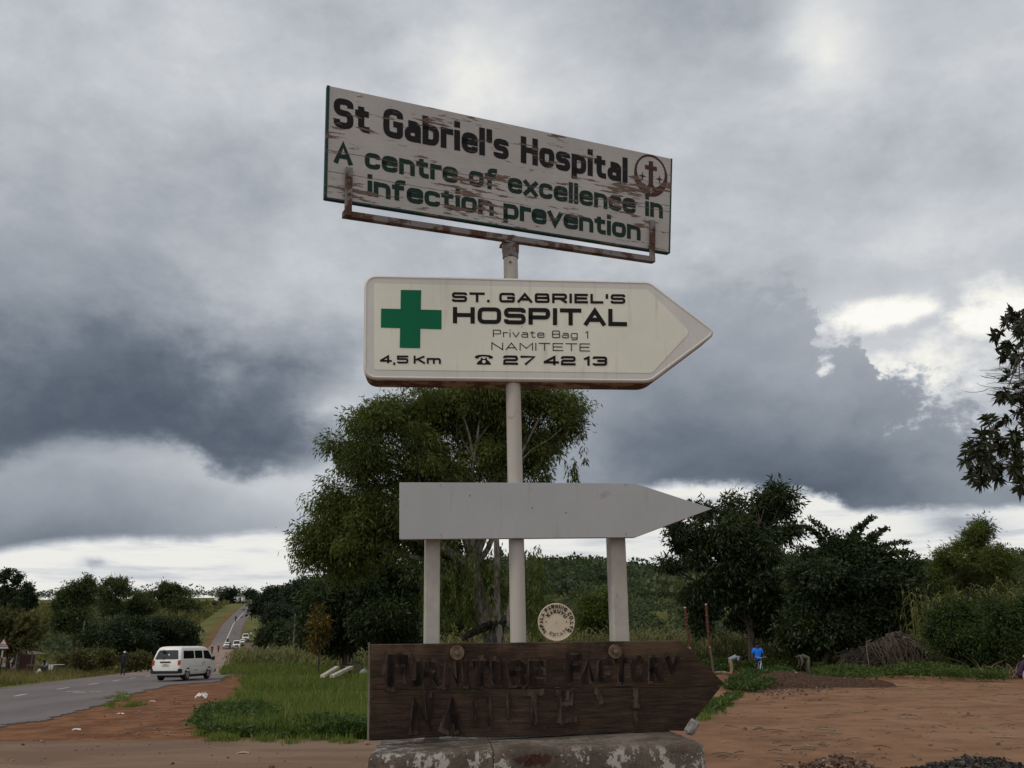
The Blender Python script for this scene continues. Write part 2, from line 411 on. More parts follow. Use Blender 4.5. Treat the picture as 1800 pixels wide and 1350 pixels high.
# road edges, read from the photo
RE = [(-11.2, 8), (-11.8, 17)]+[tuple(G(*p)[:2]) for p in ((0, 1281), (80, 1265), (150, 1249), (215, 1230), (250, 1212), (290, 1205), (385, 1199), (392, 1189))]
LE0 = [tuple(G(*p)[:2]) for p in ((-60, 1221), (0, 1212), (100, 1199), (200, 1187), (270, 1178))]
def rc(Y):                            # road centre line
    return np.interp(Y, [0, 40.6, 65, 100, 225, 320, 448, 480, 520, 700], [-10.2, -20.6, -25, -34, -69.5, -95.5, -126, -131, -131, -110])
# ------------------------------------------------------------------ ground, road
GRASS = [(-3.0+3.4, 19.6), (-3, 19.6), (-6.3, 20.5), (-7.6, 23.5), (-9.3, 30), (-11.2, 40), (-15, 52), (-16.5, 60), (-20, 70), (-30, 100), (-10, 100), (4, 66), (3, 44), (1.0, 24)]
def ground():
    u = np.linspace(-1, 1, 261); X = np.sinh(u*6.1)*np.abs(1)*2600/np.sinh(6.1)
    v = np.linspace(-.45, 1, 301); Y = 14+np.sinh(v*5.6)*3200/np.sinh(5.6)
    XX, YY = np.meshgrid(X, Y); Z = terr(XX, YY)
    nn = len(X); idx = np.arange(XX.size).reshape(XX.shape)
    F = np.stack([idx[:-1, :-1], idx[:-1, 1:], idx[1:, 1:], idx[1:, :-1]], -1).reshape(-1, 4)
    m, n = mat('ground'); pos = n.node('ShaderNodeNewGeometry').outputs['Position']
    sp = n.node('ShaderNodeSeparateXYZ'); n.put(sp.inputs[0], pos); x, y = sp.outputs[0], sp.outputs[1]
    big = n.noise(n.vmul(pos, (1, 1, 0)), .16, 5, .6).outputs['Fac']; mid = n.noise(n.vmul(pos, (1, .8, 0)), 1.1, 8, .70).outputs['Fac']; fine = n.noise(pos, 14, 6, .7).outputs['Fac']
    rut = n.noise(n.vmul(pos, (.35, .8, 0)), .9, 6, .62, .5).outputs['Fac']
    dirt = n.ramp(n.add(n.mul(mid, .55), n.mul(big, .45)), [(.34, (.120, .062, .035)), (.46, (.178, .095, .054)), (.54, (.222, .124, .072)), (.68, (.255, .155, .098))])
    dirt = n.cmix(n.ss(rut, .52, .66), dirt, n.cmix(1., dirt, (.80, .76, .74, 1), 'MULTIPLY'))
    dirt = n.cmix(n.ss(fine, .58, .74), dirt, (.27, .18, .12))
    red = n.cmix(n.ss(mid, .42, .6), (.125, .055, .027), (.205, .098, .050))
    red = n.cmix(n.ss(fine, .62, .72), red, (.30, .20, .14))
    dirt = n.cmix(n.mul(n.ss(x, 1., -4.), n.ss(n.add(y, n.mul(mid, 1.0)), 19.9, 20.6)), dirt, red)   # bare red earth by the tar edge
    track = n.cmix(n.ss(rut, .4, .62), (.150, .097, .068), (.195, .130, .092))
    track = n.cmix(n.ss(fine, .62, .70), track, (.25, .18, .135))
    trackm = n.mul(n.ss(x, 3.5, -1.), n.ss(n.add(y, n.mul(mid, 1.0)), 20.7, 20.2))
    dirt = n.cmix(trackm, dirt, track)
    fld = n.ramp(n.noise(n.vmul(pos, (1, .35, 0)), .11, 7, .7).outputs['Fac'], [(.34, (.050, .058, .018)), (.47, (.095, .100, .030)), (.56, (.125, .125, .042)), (.68, (.155, .125, .055))])
    fld = n.cmix(n.ss(fine, .5, .7), fld, (.07, .075, .022))
    gm = n.node('ShaderNodeAttribute', attribute_name='green').outputs['Fac']
    gm = n.ss(n.add(gm, n.mul(n.sub(mid, .5), .8)), .35, .65)
    col = n.cmix(gm, dirt, fld)
    bump = n.add(n.mul(mid, .6), n.mul(fine, .4))
    out(n, pbsdf(n, col, .95, .08, 0, bump, .3, .04))
    green = np.zeros(XX.shape); green[(YY > 70)] = 1; green[in_poly(XX, YY, GRASS)] = 1
    d = rc(YY)-XX
    green[(d > 3.3) & (YY > 10)] = 1
    green[(XX > 3) & (YY < 56)] = 0
    green[(np.abs(d) < 5) & (YY > 60)] *= .45
    green[(d > 3) & (d < 9) & (YY > 190) & (YY < 420)] *= .6     # red path beside the far road
    mesh_np('ground', np.stack([XX, YY, Z], -1).reshape(-1, 3), F, m, smooth=True, attrs={'green': green.ravel()})['kind'] = 'structure'
ground()
def road():
    m, n = mat('asphalt'); pos = n.node('ShaderNodeNewGeometry').outputs['Position']
    a = n.noise(n.vmul(pos, (1, .3, 0)), .5, 5, .6).outputs['Fac']; f = n.noise(pos, 40, 4, .7).outputs['Fac']
    c = n.cmix(n.ss(a, .35, .65), (.110, .094, .094), (.150, .129, .126)); c = n.cmix(n.ss(f, .5, .7), c, (.20, .175, .16))
    yv = n.node('ShaderNodeSeparateXYZ'); n.put(yv.inputs[0], pos)
    dust = n.mul(n.ss(yv.outputs[1], 58, 90), n.ss(yv.outputs[1], 260, 215))
    c = n.cmix(n.mul(dust, n.ss(a, .25, .6)), c, (.27, .185, .145))
    out(n, pbsdf(n, c, .85, .2, 0, f, .25, .01))
    rng = np.random.default_rng(3)
    Y = np.unique(np.concatenate([np.arange(9, 75, .13), np.arange(75, 560, 3.)]))
    xr0 = np.interp(Y, [p[1] for p in RE], [p[0] for p in RE]); xl0 = np.interp(Y, [p[1] for p in LE0], [p[0] for p in LE0])
    wob = np.convolve(rng.normal(0, 1, len(Y)+8), np.ones(9)/9, 'same')[:len(Y)]*.30+np.convolve(rng.normal(0, 1, len(Y)+40), np.ones(41)/41, 'same')[:len(Y)]*1.3+np.abs(rng.normal(0, .06, len(Y)))
    t = smooth01((Y-72)/22)
    xr = (xr0+np.where(Y < 62, wob, wob*.2))*(1-t)+(rc(Y)+3.5)*t; xl = (xl0+wob*.12)*(1-t)+(rc(Y)-3.5)*t
    xl = np.where(Y < 44, rc(Y)-3.7, xl)
    k = 5; P = np.zeros((len(Y), k+2, 3))
    for i in range(k):
        s_ = i/(k-1); P[:, i+1, 0] = xl*(1-s_)+xr*s_; P[:, i+1, 1] = Y; P[:, i+1, 2] = np.maximum(terr(P[:, i+1, 0], Y), terr(rc(Y), Y)-.1)+.035
    P[:, 0] = P[:, 1]-[.1, 0, .35]; P[:, -1] = P[:, -2]+[.02, 0, -.35]
    b = MB(); b.quadgrid(P); b.build('road', m)['kind'] = 'structure'
    mk = MB()
    def dash(y0, y1, off=0., w=.13):
        ys = np.linspace(y0, y1, max(2, int((y1-y0)/3)+1)); q = np.zeros((len(ys), 2, 3))
        for i, yy in enumerate(ys):
            for j in (0, 1):
                x = float(rc(yy))+off+(j-.5)*w; q[i, j] = (x, yy, max(tz(x, yy), tz(float(rc(yy)), yy)-.1)+.041)
        mk.quadgrid(q)
    for y0 in (38.5, 44.7, 50.2, 55.4, 59.6, 64.5): dash(y0, y0+1.9)
    for x_, y_ in ((125, 1217), (141, 1217), (168, 1217), (139, 1219)):
        p = G(x_, y_); mk.box((p[0], p[1], .035+.006), (.5, .13, .004))
    dash(240, 445, 0, .22)
    mk.build('road_markings', plain('road_paint', (.55, .52, .46), .8, var=.35, scale=5))['kind'] = 'structure'
road()

# ------------------------------------------------------------------ sign post: every board in its own frame
SD = 4.8
def frame(cx, cz, yaw, lean, off=0.):
    k = SD/4.3; ex = np.array([math.cos(yaw), math.sin(yaw), 0]); ez = np.array([0, math.sin(lean), math.cos(lean)])
    ey = unit(np.cross(ez, ex)); ez = np.cross(ex, ey); O = np.array([cx*k, SD, CAM_H+cz*k])+ey*off
    class Fr: pass
    f = Fr(); f.O, f.ex, f.ey, f.ez = O, ex, ey, ez
    f.mat = Matrix(((ex[0], ey[0], ez[0], O[0]), (ex[1], ey[1], ez[1], O[1]), (ex[2], ey[2], ez[2], O[2]), (0, 0, 0, 1)))
    def loc(px, py):
        d = ray(px, py); t = np.dot(O-EYE, ey)/np.dot(d, ey); p = EYE+d*t-O
        return np.array([np.dot(p, ex), np.dot(p, ez)])
    f.loc = loc; f.locs = lambda l: np.array([loc(*p) for p in l])
    f.world = lambda x, y, z: O+ex*x+ey*y+ez*z
    return f
R_ = math.radians
F_TOP = frame(.007, 2.358, R_(21.78), R_(-6.91)); F_BOX = frame(-.013, 1.51, R_(4.91), R_(-4.22))
F_BLK = frame(.022, .606, R_(4.17), R_(-.99)); F_BRD = frame(.071, -.192, R_(10.18), R_(-1.43))
def thing_at(fr, name, label, cat, group=None):
    e = empty(name, (0, 0, 0), 0, label, cat, group); e.matrix_world = fr.mat; return e

# ---- lettering: glyphs as strokes on a cap-height-1 grid
XH = .66
GL = {
 'A': (1.0, [([(0, 0), (.5, 1), (1, 0)], 0), ([(.2, .3), (.8, .3)], 0)]),
 'B': (1.0, [([(.5, .52), (.96, .52), (.96, 1), (0, 1), (0, 0), (1, 0), (1, .52), (0, .52)], .12)]),
 'C': (1.0, [([(1, .75), (1, 1), (0, 1), (0, 0), (1, 0), (1, .25)], .22)]),
 'D': (1.0, [([(0, 0), (0, 1), (1, 1), (1, 0), (0, 0), (0, .2)], (0, 0, .22, .22, 0, 0))]),
 'E': (.9, [([(1, 1), (0, 1), (0, 0), (1, 0)], 0), ([(0, .52), (.92, .52)], 0)]),
 'F': (.85, [([(1, 1), (0, 1), (0, 0)], 0), ([(0, .5), (.88, .5)], 0)]),
 'G': (1.05, [([(1, .75), (1, 1), (0, 1), (0, 0), (1, 0), (1, .48), (.5, .48)], (0, .22, .22, .22, .1, 0, 0))]),
 'H': (1.0, [([(0, 0), (0, 1)], 0), ([(1, 0), (1, 1)], 0), ([(0, .52), (1, .52)], 0)]),
 'I': (0., [([(0, 0), (0, 1)], 0)]),
 'K': (1.0, [([(0, 0), (0, 1)], 0), ([(.95, 1), (.1, .45)], 0), ([(.3, .6), (1, 0)], 0)]),
 'L': (.85, [([(0, 1), (0, 0), (1, 0)], 0)]),
 'M': (1.15, [([(0, 0), (0, 1), (.5, .25), (1, 1), (1, 0)], 0)]),
 'N': (1.0, [([(0, 0), (0, 1), (1, 0), (1, 1)], 0)]),
 'O': (1.1, [([(.5, 1), (0, 1), (0, 0), (1, 0), (1, 1), (.5, 1)], (0, .24, .24, .24, .24, 0))]),
 'P': (1.0, [([(0, 0), (0, 1), (1, 1), (1, .42), (0, .42)], (0, 0, .18, .18, 0))]),
 'R': (1.0, [([(0, 0), (0, 1), (1, 1), (1, .46), (0, .46)], (0, 0, .18, .18, 0)), ([(.55, .46), (1, 0)], 0)]),
 'S': (1.0, [([(1, .76), (1, 1), (0, 1), (0, .52), (1, .52), (1, 0), (0, 0), (0, .24)], .18)]),
 'T': (1.0, [([(0, 1), (1, 1)], 0), ([(.5, 1), (.5, 0)], 0)]),
 'U': (1.0, [([(0, 1), (0, 0), (1, 0), (1, 1)], .22)]),
 'Y': (1.0, [([(0, 1), (.5, .45), (1, 1)], 0), ([(.5, .5), (.5, 0)], 0)]),
 'a': (.8, [([(.05, XH), (1, XH), (1, 0)], (0, .16, 0)), ([(1, .40), (0, .40), (0, 0), (1, 0)], (0, .14, .14, 0))]),
 'b': (.85, [([(0, 1), (0, 0), (1, 0), (1, XH), (0, XH)], (0, 0, .2, .2, 0))]),
 'c': (.8, [([(1, XH-.2), (1, XH), (0, XH), (0, 0), (1, 0), (1, .2)], .2)]),
 'e': (.85, [([(1, .18), (1, 0), (0, 0), (0, XH), (1, XH), (1, .36), (0, .36)], (0, .18, .2, .2, .2, 0, 0))]),
 'f': (.62, [([(1, 1), (.3, 1), (.3, 0)], (0, .18, 0)), ([(.0, XH), (.85, XH)], 0)]),
 'g': (.85, [([(1, 0), (0, 0), (0, XH), (1, XH), (1, -.28), (.05, -.28)], (0, .2, .2, 0, .18, 0))]),
 'i': (0., [([(0, 0), (0, XH)], 0), ([(0, 1.03), (0, 1.05)], 0)]),
 'l': (0., [([(0, 0), (0, 1)], 0)]),
 'm': (1.3, [([(0, 0), (0, XH), (1, XH), (1, 0)], (0, 0, .18, 0)), ([(.5, XH), (.5, 0)], 0)]),
 'n': (.85, [([(0, 0), (0, XH)], 0), ([(0, XH-.02), (1, XH-.02), (1, 0)], (0, .2, 0))]),
 'o': (.85, [([(.5, XH), (0, XH), (0, 0), (1, 0), (1, XH), (.5, XH)], (0, .2, .2, .2, .2, 0))]),
 'p': (.85, [([(0, -.28), (0, XH), (1, XH), (1, 0), (0, 0)], (0, 0, .2, .2, 0))]),
 'r': (.5, [([(0, 0), (0, XH)], 0), ([(0, XH-.02), (1.1, XH-.02)], 0)]),
 's': (.8, [([(1, XH-.14), (1, XH), (0, XH), (0, .36), (1, .36), (1, 0), (0, 0), (0, .14)], .13)]),
 't': (.62, [([(.35, .95), (.35, 0), (1.0, 0)], (0, .16, 0)), ([(0, XH), (.9, XH)], 0)]),
 'v': (.85, [([(0, XH), (.5, 0), (1, XH)], 0)]),
 'x': (.85, [([(0, XH), (1, 0)], 0), ([(1, XH), (0, 0)], 0)]),
 '1': (.3, [([(0, .78), (.9, 1), (.9, 0)], 0)]),
 '2': (1.0, [([(0, .76), (0, 1), (1, 1), (1, .5), (0, .5), (0, 0), (1, 0)], (0, .18, .18, .18, .18, 0, 0))]),
 '3': (1.0, [([(0, .8), (0, 1), (1, 1), (1, 0), (0, 0), (0, .2)], .18), ([(.3, .52), (1, .52)], 0)]),
 '4': (1.0, [([(.76, 0), (.76, 1), (0, .30), (0, .24), (1.05, .24)], 0)]),
 '5': (1.0, [([(1, 1), (0, 1), (0, .58), (1, .58), (1, 0), (0, 0), (0, .16)], (0, 0, 0, .18, .18, .14, 0))]),
 '7': (1.0, [([(0, 1), (1, 1), (.35, 0)], 0)]),
 '.': (0., [([(0, 0), (0, .012)], 0)]),
 ',': (0., [([(0, .02), (0, -.10), (-.14, -.44)], 0)]),
 "'": (0., [([(0, 1.0), (0, .90), (-.05, .66)], 0)]),
}
def stroke_strip(pts, r, t, caps=(True, True)):
    pts = [np.array(p, float) for p in pts]; p0_, p1_ = unit(pts[1]-pts[0]), unit(pts[-1]-pts[-2]); pts[0] = pts[0]-p0_*t*.499*caps[0]; pts[-1] = pts[-1]+p1_*t*.499*caps[1]; n_ = len(pts); rr = list(r) if hasattr(r, '__len__') else [0]+[r]*(n_-2)+[0]
    path = []
    for i, p in enumerate(pts):
        q = rr[i]
        if i in (0, n_-1) or q <= 0: path.append(p); continue
        a, b = pts[i-1], pts[i+1]; q1 = min(q, np.linalg.norm(a-p)*.5); q2 = min(q, np.linalg.norm(b-p)*.5)
        p0, p1 = p+unit(a-p)*q1, p+unit(b-p)*q2
        for s_ in np.linspace(0, 1, 6): path.append((1-s_)**2*p0+2*s_*(1-s_)*p+s_*s_*p1)
    P = [path[0]]
    for p in path[1:]:
        if np.linalg.norm(p-P[-1]) > 1e-5: P.append(p)
    P = np.array(P); L = []; Rr = []
    for i in range(len(P)):
        d1 = unit(P[i]-P[i-1]) if i else unit(P[1]-P[0]); d2 = unit(P[i+1]-P[i]) if i < len(P)-1 else d1
        n1, n2 = np.array([-d1[1], d1[0]]), np.array([-d2[1], d2[0]]); m_ = n1+n2; k = np.dot(m_, m_)
        m_ = m_/max(k, .9)*2
        L.append(P[i]+m_*t/2); Rr.append(P[i]-m_*t/2)
    return np.array(L), np.array(Rr)
def text_strokes(txt, t, aspect, gap=.20, space=.55, caps=None):
    """strokes (left edge, right edge) fitted to a box: height 1 (cap height), width aspect"""
    caps = caps or {}
    ws = [GL[ch][0] if ch != ' ' else None for ch in txt]
    tot_w = sum(w for w in ws if w is not None); n_let = sum(w is not None for w in ws)
    fixed = n_let*t+gap*(len(txt)-1)+sum(space-gap for w in ws if w is None)
    k = (aspect-fixed)/tot_w
    x = 0.; outp = []
    for i, ch in enumerate(txt):
        if ch == ' ': x += space; continue
        w = ws[i]*k
        h = caps.get(i, 1.)
        for pts, r in GL[ch][1]:
            q = [(x+t/2+p[0]*w, (t/2+p[1]*(1-t))*h) for p in pts]
            def cap(a, b):          # square end only where a stroke runs to the edge of its letter box
                hz = abs(a[0]-b[0]) > abs(a[1]-b[1])
                return abs(a[0]-b[0])+abs(a[1]-b[1]) < .12 or (a[0] <= .02 or a[0] >= .85 if hz else min(abs(a[1]-v) for v in (0, 1, XH, XH-.02, -.28)) < .01)
            outp.append(stroke_strip(q, r, t, (cap(pts[0], pts[1]), cap(pts[-1], pts[-2]))))
        x += w+t+gap
    return outp
def lettering(name, strokes, fmap, mt, parent, y0=-.0012, thick=0.):
    """strokes to a mesh on a board; fmap: (u,v) -> (x,z) in the board's frame"""
    b = MB()
    for k, (L, Rr) in enumerate(strokes):
        y = y0-(k % 7)*.00016
        A = np.array([[*fmap(*p)] for p in L]); B = np.array([[*fmap(*p)] for p in Rr])
        q = np.zeros((len(A), 2, 3)); q[:, 0, 0], q[:, 0, 2], q[:, 1, 0], q[:, 1, 2] = A[:, 0], A[:, 1], B[:, 0], B[:, 1]; q[..., 1] = y
        b0 = b.quadgrid(q)
        if thick > 0:
            n_ = len(A); ring = [b0+2*i for i in range(n_)]+[b0+2*i+1 for i in range(n_-1, -1, -1)]
            c0 = len(b.V); b.V += [[b.V[i][0], y+thick, b.V[i][2]] for i in ring]; m_ = len(ring)
            for i in range(m_): b.F.append([ring[i], ring[(i+1) % m_], c0+(i+1) % m_, c0+i])
    return b.build(name, mt, parent)
def quad_map(fr, TL, TR, BR, BL, aspect=None):
    """text box given by its corners in the photo; returns map and aspect"""
    tl, tr, br, bl = fr.locs([TL, TR, BR, BL])
    asp = (np.linalg.norm(tr-tl)+np.linalg.norm(br-bl))/(np.linalg.norm(tl-bl)+np.linalg.norm(tr-br))
    def f(u, v):
        u = u/asp; return (bl*(1-u)+br*u)*(1-v)+(tl*(1-u)+tr*u)*v
    return f, asp

# ---- peeling painted wood of the top sign: one wear mask shared by paint and letters
def wear(n, tc):
    a = n.noise(n.vmul(tc, (1.6, 1, 13)), 3.2, 7, .68, .15).outputs['Fac']; b = n.noise(n.vmul(tc, (.9, 1, 2.4)), 2.3, 3, .5).outputs['Fac']
    peel = n.ss(n.add(a, n.mul(n.sub(b, .5), .55)), .592, .612)
    sp = n.node('ShaderNodeSeparateXYZ'); n.put(sp.inputs[0], tc)
    def crack(z0, w): 
        zz = n.add(n.sub(sp.outputs[2], z0), n.mul(n.sub(n.noise(n.vmul(tc, (1, 1, 0)), 7, 4).outputs['Fac'], .5), .012))
        return n.ss(n.m('ABSOLUTE', zz), w, w*.4)
    ck = n.m('MAXIMUM', crack(-.045, .0028), n.mul(crack(-.165, .0024), n.ss(sp.outputs[0], .3, -.1)))
    fineck = n.noise(n.vmul(tc, (1, 1, 22)), 6, 5, .7).outputs['Fac']
    peel = n.m('MAXIMUM', peel, n.mul(n.ss(fineck, .655, .68), .8))
    return n.m('MAXIMUM', peel, ck)
def worn(name, col, dirt=.25):
    m, n = mat(name); tc = n.node('ShaderNodeTexCoord').outputs['Object']
    w = wear(n, tc); g = n.noise(n.vmul(tc, (2, 1, 30)), 4, 5, .6).outputs['Fac']; st = n.noise(tc, 3.0, 5, .6).outputs['Fac']
    wood = n.cmix(g, (.085, .050, .038), (.21, .155, .130))
    k = n.lin(n.add(n.mul(st, .6), n.mul(g, .4)), .3, .7, 1-dirt, 1.05); c = n.cmix(1., col, n.vec(k, k, k), 'MULTIPLY')
    out(n, pbsdf(n, n.cmix(w, c, wood), .75, .2, 0, n.sub(n.mul(g, .3), w), .5, .004)); return m
M['worn_white'] = worn('peeling_white_paint', (.475, .462, .448)); M['worn_black'] = worn('peeling_black_paint', (.014, .013, .015), .1)
M['worn_green'] = worn('peeling_green_paint', (.012, .034, .027), .15); M['worn_maroon'] = worn('peeling_maroon_paint', (.070, .034, .031), .1)
M['worn_edge'] = worn('green_edge_paint', (.020, .060, .052), .2)
def rusty(name, paint, rust, amt=.5):
    m, n = mat(name); tc = n.node('ShaderNodeTexCoord').outputs['Object']
    a = n.noise(tc, 9, 7, .7).outputs['Fac']; b = n.noise(tc, 50, 4, .6).outputs['Fac']
    c = n.cmix(n.ss(a, amt-.04, amt+.06), paint, n.cmix(b, rust, (.05, .025, .018)))
    out(n, pbsdf(n, c, .7, .25, 0, a, .3, .004)); return m
M['rust_bar'] = rusty('rusty_grey_steel', (.20, .185, .18), (.11, .055, .038), .50)

def top_sign():
    fr = F_TOP
    e = thing_at(fr, 'hospital_sign', 'weathered white plank sign with peeling paint, black and green lettering, topmost on the pole', 'sign')
    c = fr.locs([(571, 348), (1177, 445), (1181, 279), (576, 150)])       # ccw from bottom-left
    b = MB(); b.prism(c, 0, .032, .002); b.build('board', M['worn_white'], e)
    # green-painted edge strips standing a touch proud
    s = MB(); w = .009
    for i, j in ((0, 1), (1, 2), (3, 0)):
        p, q = c[i], c[j]; d = unit(q-p); nn = np.array([-d[1], d[0]]); wi = w*(1.2 if i == 3 else .7)
        s.prism([p-nn*.003, q-nn*.003, q+nn*wi, p+nn*wi], -.0025, .034)
    s.build('edge_trim', M['worn_edge'], e)
    f, a = quad_map(fr, (586.5, 170), (1103, 278), (1103, 322), (586.5, 223))
    lettering('lettering', text_strokes("St Gabriel's Hospital", .208, a, .055, .40), f, M['worn_black'], e)
    f, a = quad_map(fr, (587, 247), (1165, 349), (1165, 384.5), (587, 286))
    lettering('lettering', text_strokes("A centre of excellence in", .205, a, .065, .46), f, M['worn_green'], e)
    f, a = quad_map(fr, (646, 307), (1126, 388), (1126, 423), (646, 344))
    lettering('lettering', text_strokes("infection prevention", .215, a, .06, .42), f, M['worn_green'], e)
    # round emblem: ring with a crescent below, cross on an anchor foot, three stars
    o = fr.loc(1144, 308.5); rx = abs(fr.loc(1173, 308.5)[0]-o[0]); rz = abs(fr.loc(1144, 345.5)[1]-o[1])
    em = MB(); A = np.linspace(0, 2*np.pi, 49)
    P = np.zeros((49, 2, 3))
    for i, t in enumerate(A):
        P[i, 0] = (o[0]+rx*math.sin(t), -.0014, o[1]+rz*math.cos(t)); P[i, 1] = (o[0]+rx*.84*math.sin(t), -.0014, o[1]+rz*(.16+.73*math.cos(t)))
    em.quadgrid(P)
    def bar(x0, z0, x1, z1, k): em.poly([(o[0]+rx*x0, -.0016-k*.0002, o[1]+rz*z0), (o[0]+rx*x1, -.0016-k*.0002, o[1]+rz*z0), (o[0]+rx*x1, -.0016-k*.0002, o[1]+rz*z1), (o[0]+rx*x0, -.0016-k*.0002, o[1]+rz*z1)])
    bar(-.13, -.55, .13, .68, 0); bar(-.36, .26, .36, .46, 1)
    for sx in (-1, 1):
        ft = np.array([(0, -.78), (0, -.42), (.13, -.42), (.30, -.60), (.44, -.62), (.30, -.78)])
        em.poly([(o[0]+rx*sx*a_, -.0020, o[1]+rz*b_) for a_, b_ in (ft if sx > 0 else ft[::-1])])
    def star(cx, cz, r, mb, y):
        mb.poly([(o[0]+rx*(cx+(r if i % 2 == 0 else r*.28)*math.sin(i*math.pi/4)), y, o[1]+rz*(cz+(r if i % 2 == 0 else r*.28)*math.cos(i*math.pi/4)*.9)) for i in range(8)])
    star(-.50, -.10, .24, em, -.0016); star(.52, -.10, .24, em, -.0016)
    ob = em.build('emblem', M['worn_maroon'], e)
    st = MB(); star(.0, -.72, .2, st, -.0030); st.build('star', M['worn_white'], ob)
    # bracket: rail below, two flat uprights bolted over the front
    r = MB(); p0, p1 = fr.loc(603, 376), fr.loc(1150, 457); d = unit(p1-p0); nn = np.array([-d[1], d[0]]); h = .017
    r.prism([p0-nn*h, p1-nn*h, p1+nn*h, p0+nn*h], -.016, .03, .002)
    r.build('rail', M['rust_bar'], e)
    for (xa, ya, xb, yb, w) in ((613, 296, 611, 381, .019), (1145.5, 390, 1144.5, 461, .016)):
        u = MB(); a_, b_ = fr.loc(xb, yb), fr.loc(xa, ya); d = unit(b_-a_); nn = np.array([-d[1], d[0]])
        u.prism([a_+nn*w, a_-nn*w, b_-nn*w, b_+nn*w], -.022, -.0035, .002); up = u.build('bracket', M['rust_bar'], e)
        for k in (.45, .80):
            q = a_+(b_-a_)*k; bo = MB(); bo.lathe([(.0075, -.022), (.0075, -.027), (.005, -.029)][::-1], (q[0], 0, q[1]), 'y', 6); bo.build('bolt', M['steel_dark'], up)
M['steel_dark'] = plain('dark_steel', (.09, .075, .065), .55, .4, .4)
top_sign()

# ---- pole with saddle cap, two short posts
M['pole'] = rusty('grimy_white_pole', (.42, .395, .36), (.20, .13, .09), .66)
def pole():
    yo = SD+.085
    a, b = at(897.5, 432, yo), at(914.5, 1300, yo)
    px_r = .5*28/CAM_F*np.linalg.norm(b-EYE)*.96
    e = empty('sign_pole', (b[0], yo, 1.25), 0, 'round off-white steel pole with a collared saddle cap carrying the hospital signs', 'pole')
    o = np.array([b[0], yo, 1.25]); top = at(897.3, 445, yo)
    mb = MB(); mb.tube([np.array([b[0], yo, 1.3])-o, (a+b)/2-o, top-o], px_r, 24); mb.build('shaft', M['pole'], e, smooth=True)
    c = MB(); h = top-o
    c.lathe([(px_r*1.06, -.035), (px_r*1.12, -.033), (px_r*1.14, -.002), (px_r*1.2, .002), (px_r*1.22, .05), (px_r*1.05, .058)], h, 'z', 24); cp = c.build('cap', M['rust_bar'], e, smooth=True)
    s = MB(); bw = .036                                    # saddle cheeks rising to the rail
    ex = F_TOP.ex; ey = np.array([-ex[1], ex[0], 0])
    for sg in (-1, 1):
        A = np.linspace(0, math.pi, 9); P = np.zeros((9, 2, 3))
        for i, t in enumerate(A):
            q = h+ex*math.cos(t)*px_r*1.25+np.array([0, 0, .045+math.sin(t)*.05])
            P[i, 0] = q+ey*sg*.034; P[i, 1] = q+ey*sg*.05
        s.quadgrid(P)
        s.poly([P[i, 0] for i in range(9)]); s.poly([P[i, 1] for i in range(9)])
    s.build('saddle', M['rust_bar'], e)
    bo = MB(); q = h+np.array([-.002, -px_r-.002, -.075]); bo.lathe([(.007, 0), (.007, -.006)], q, 'y', 8); bo.build('bolt', M['steel_dark'], e)
pole()
def posts():
    for i, (xt, xb, w, lab) in enumerate(((760, 758.5, 27.5, 'square whitewashed post with a long crack, under the blank arrow, the one nearer the grass'),
                                           (1081.5, 1089.5, 30, 'leaning square whitewashed post under the point of the blank arrow, beside the round disc'))):
        yo = SD+.10+i*.06; a, b = at(xt, 930, yo), at(xb+(xb-xt)*.8, 1300, yo)
        e = empty('sign_post', (b[0], yo, 1.28), 0, lab, 'post', 'short posts behind the arrow board')
        o = np.array([b[0], yo, 1.28]); wd = w/CAM_F*5.0*.92
        ax = (a-b); L = np.linalg.norm(ax); ez = ax/L; rz = R_(14 if i else 10); ex = unit(np.array([math.cos(rz), math.sin(rz), 0])); ey = np.cross(ez, ex)
        mb = MB(); mb.box((b+a)/2-o, (wd, wd*.9, L), np.stack([ex, ey, ez], 1), .006); mb.build('shaft', M['post_paint'], e)
def crackpaint(name, col):
    m, n = mat(name); tc = n.node('ShaderNodeTexCoord').outputs['Object']
    a = n.noise(n.vmul(tc, (14, 14, 1.2)), 2.2, 5, .6).outputs['Fac']; s = n.noise(tc, 6, 6, .65).outputs['Fac']
    c = n.cmix(n.ss(s, .35, .65), tuple(v*.78 for v in col), col); c = n.cmix(n.ss(a, .69, .72), c, (.05, .04, .03)); c = n.cmix(n.ss(s, .66, .72), c, (.25, .16, .11))
    out(n, pbsdf(n, c, .7, .25, 0, s, .3, .005)); return m
M['post_paint'] = crackpaint('cracked_whitewash', (.40, .375, .34))
posts()

# ---- the lit-box style arrow sign
def scuffed(name, col, stain=(.30, .24, .18), amt=.70, spots=.735, spec=.3, run=.25):
    m, n = mat(name); tc = n.node('ShaderNodeTexCoord').outputs['Object']
    a = n.noise(tc, 3.5, 6, .62).outputs['Fac']; b = n.noise(tc, 22, 3, .5).outputs['Fac']; v = n.noise(n.vmul(tc, (9, 1, .8)), 3, 5, .6).outputs['Fac']
    k = n.lin(a, .3, .7, .93, 1.03); c = n.cmix(1., col, n.vec(k, k, k), 'MULTIPLY')
    c = n.cmix(n.mul(n.ss(v, .55, .75), run), c, stain)
    sc_ = n.noise(n.vmul(tc, (3, 1, 16)), 7, 4, .6).outputs['Fac']; c = n.cmix(n.mul(n.ss(sc_, .66, .70), .5), c, n.cmix(1., c, (.62, .60, .58, 1), 'MULTIPLY'))
    c = n.cmix(n.ss(b, spots, spots+.02), c, (.07, .055, .05)); c = n.cmix(n.mul(n.ss(a, amt, amt+.1), .6), c, stain)
    out(n, pbsdf(n, c, .5, spec, 0, a, .04, .004)); return m
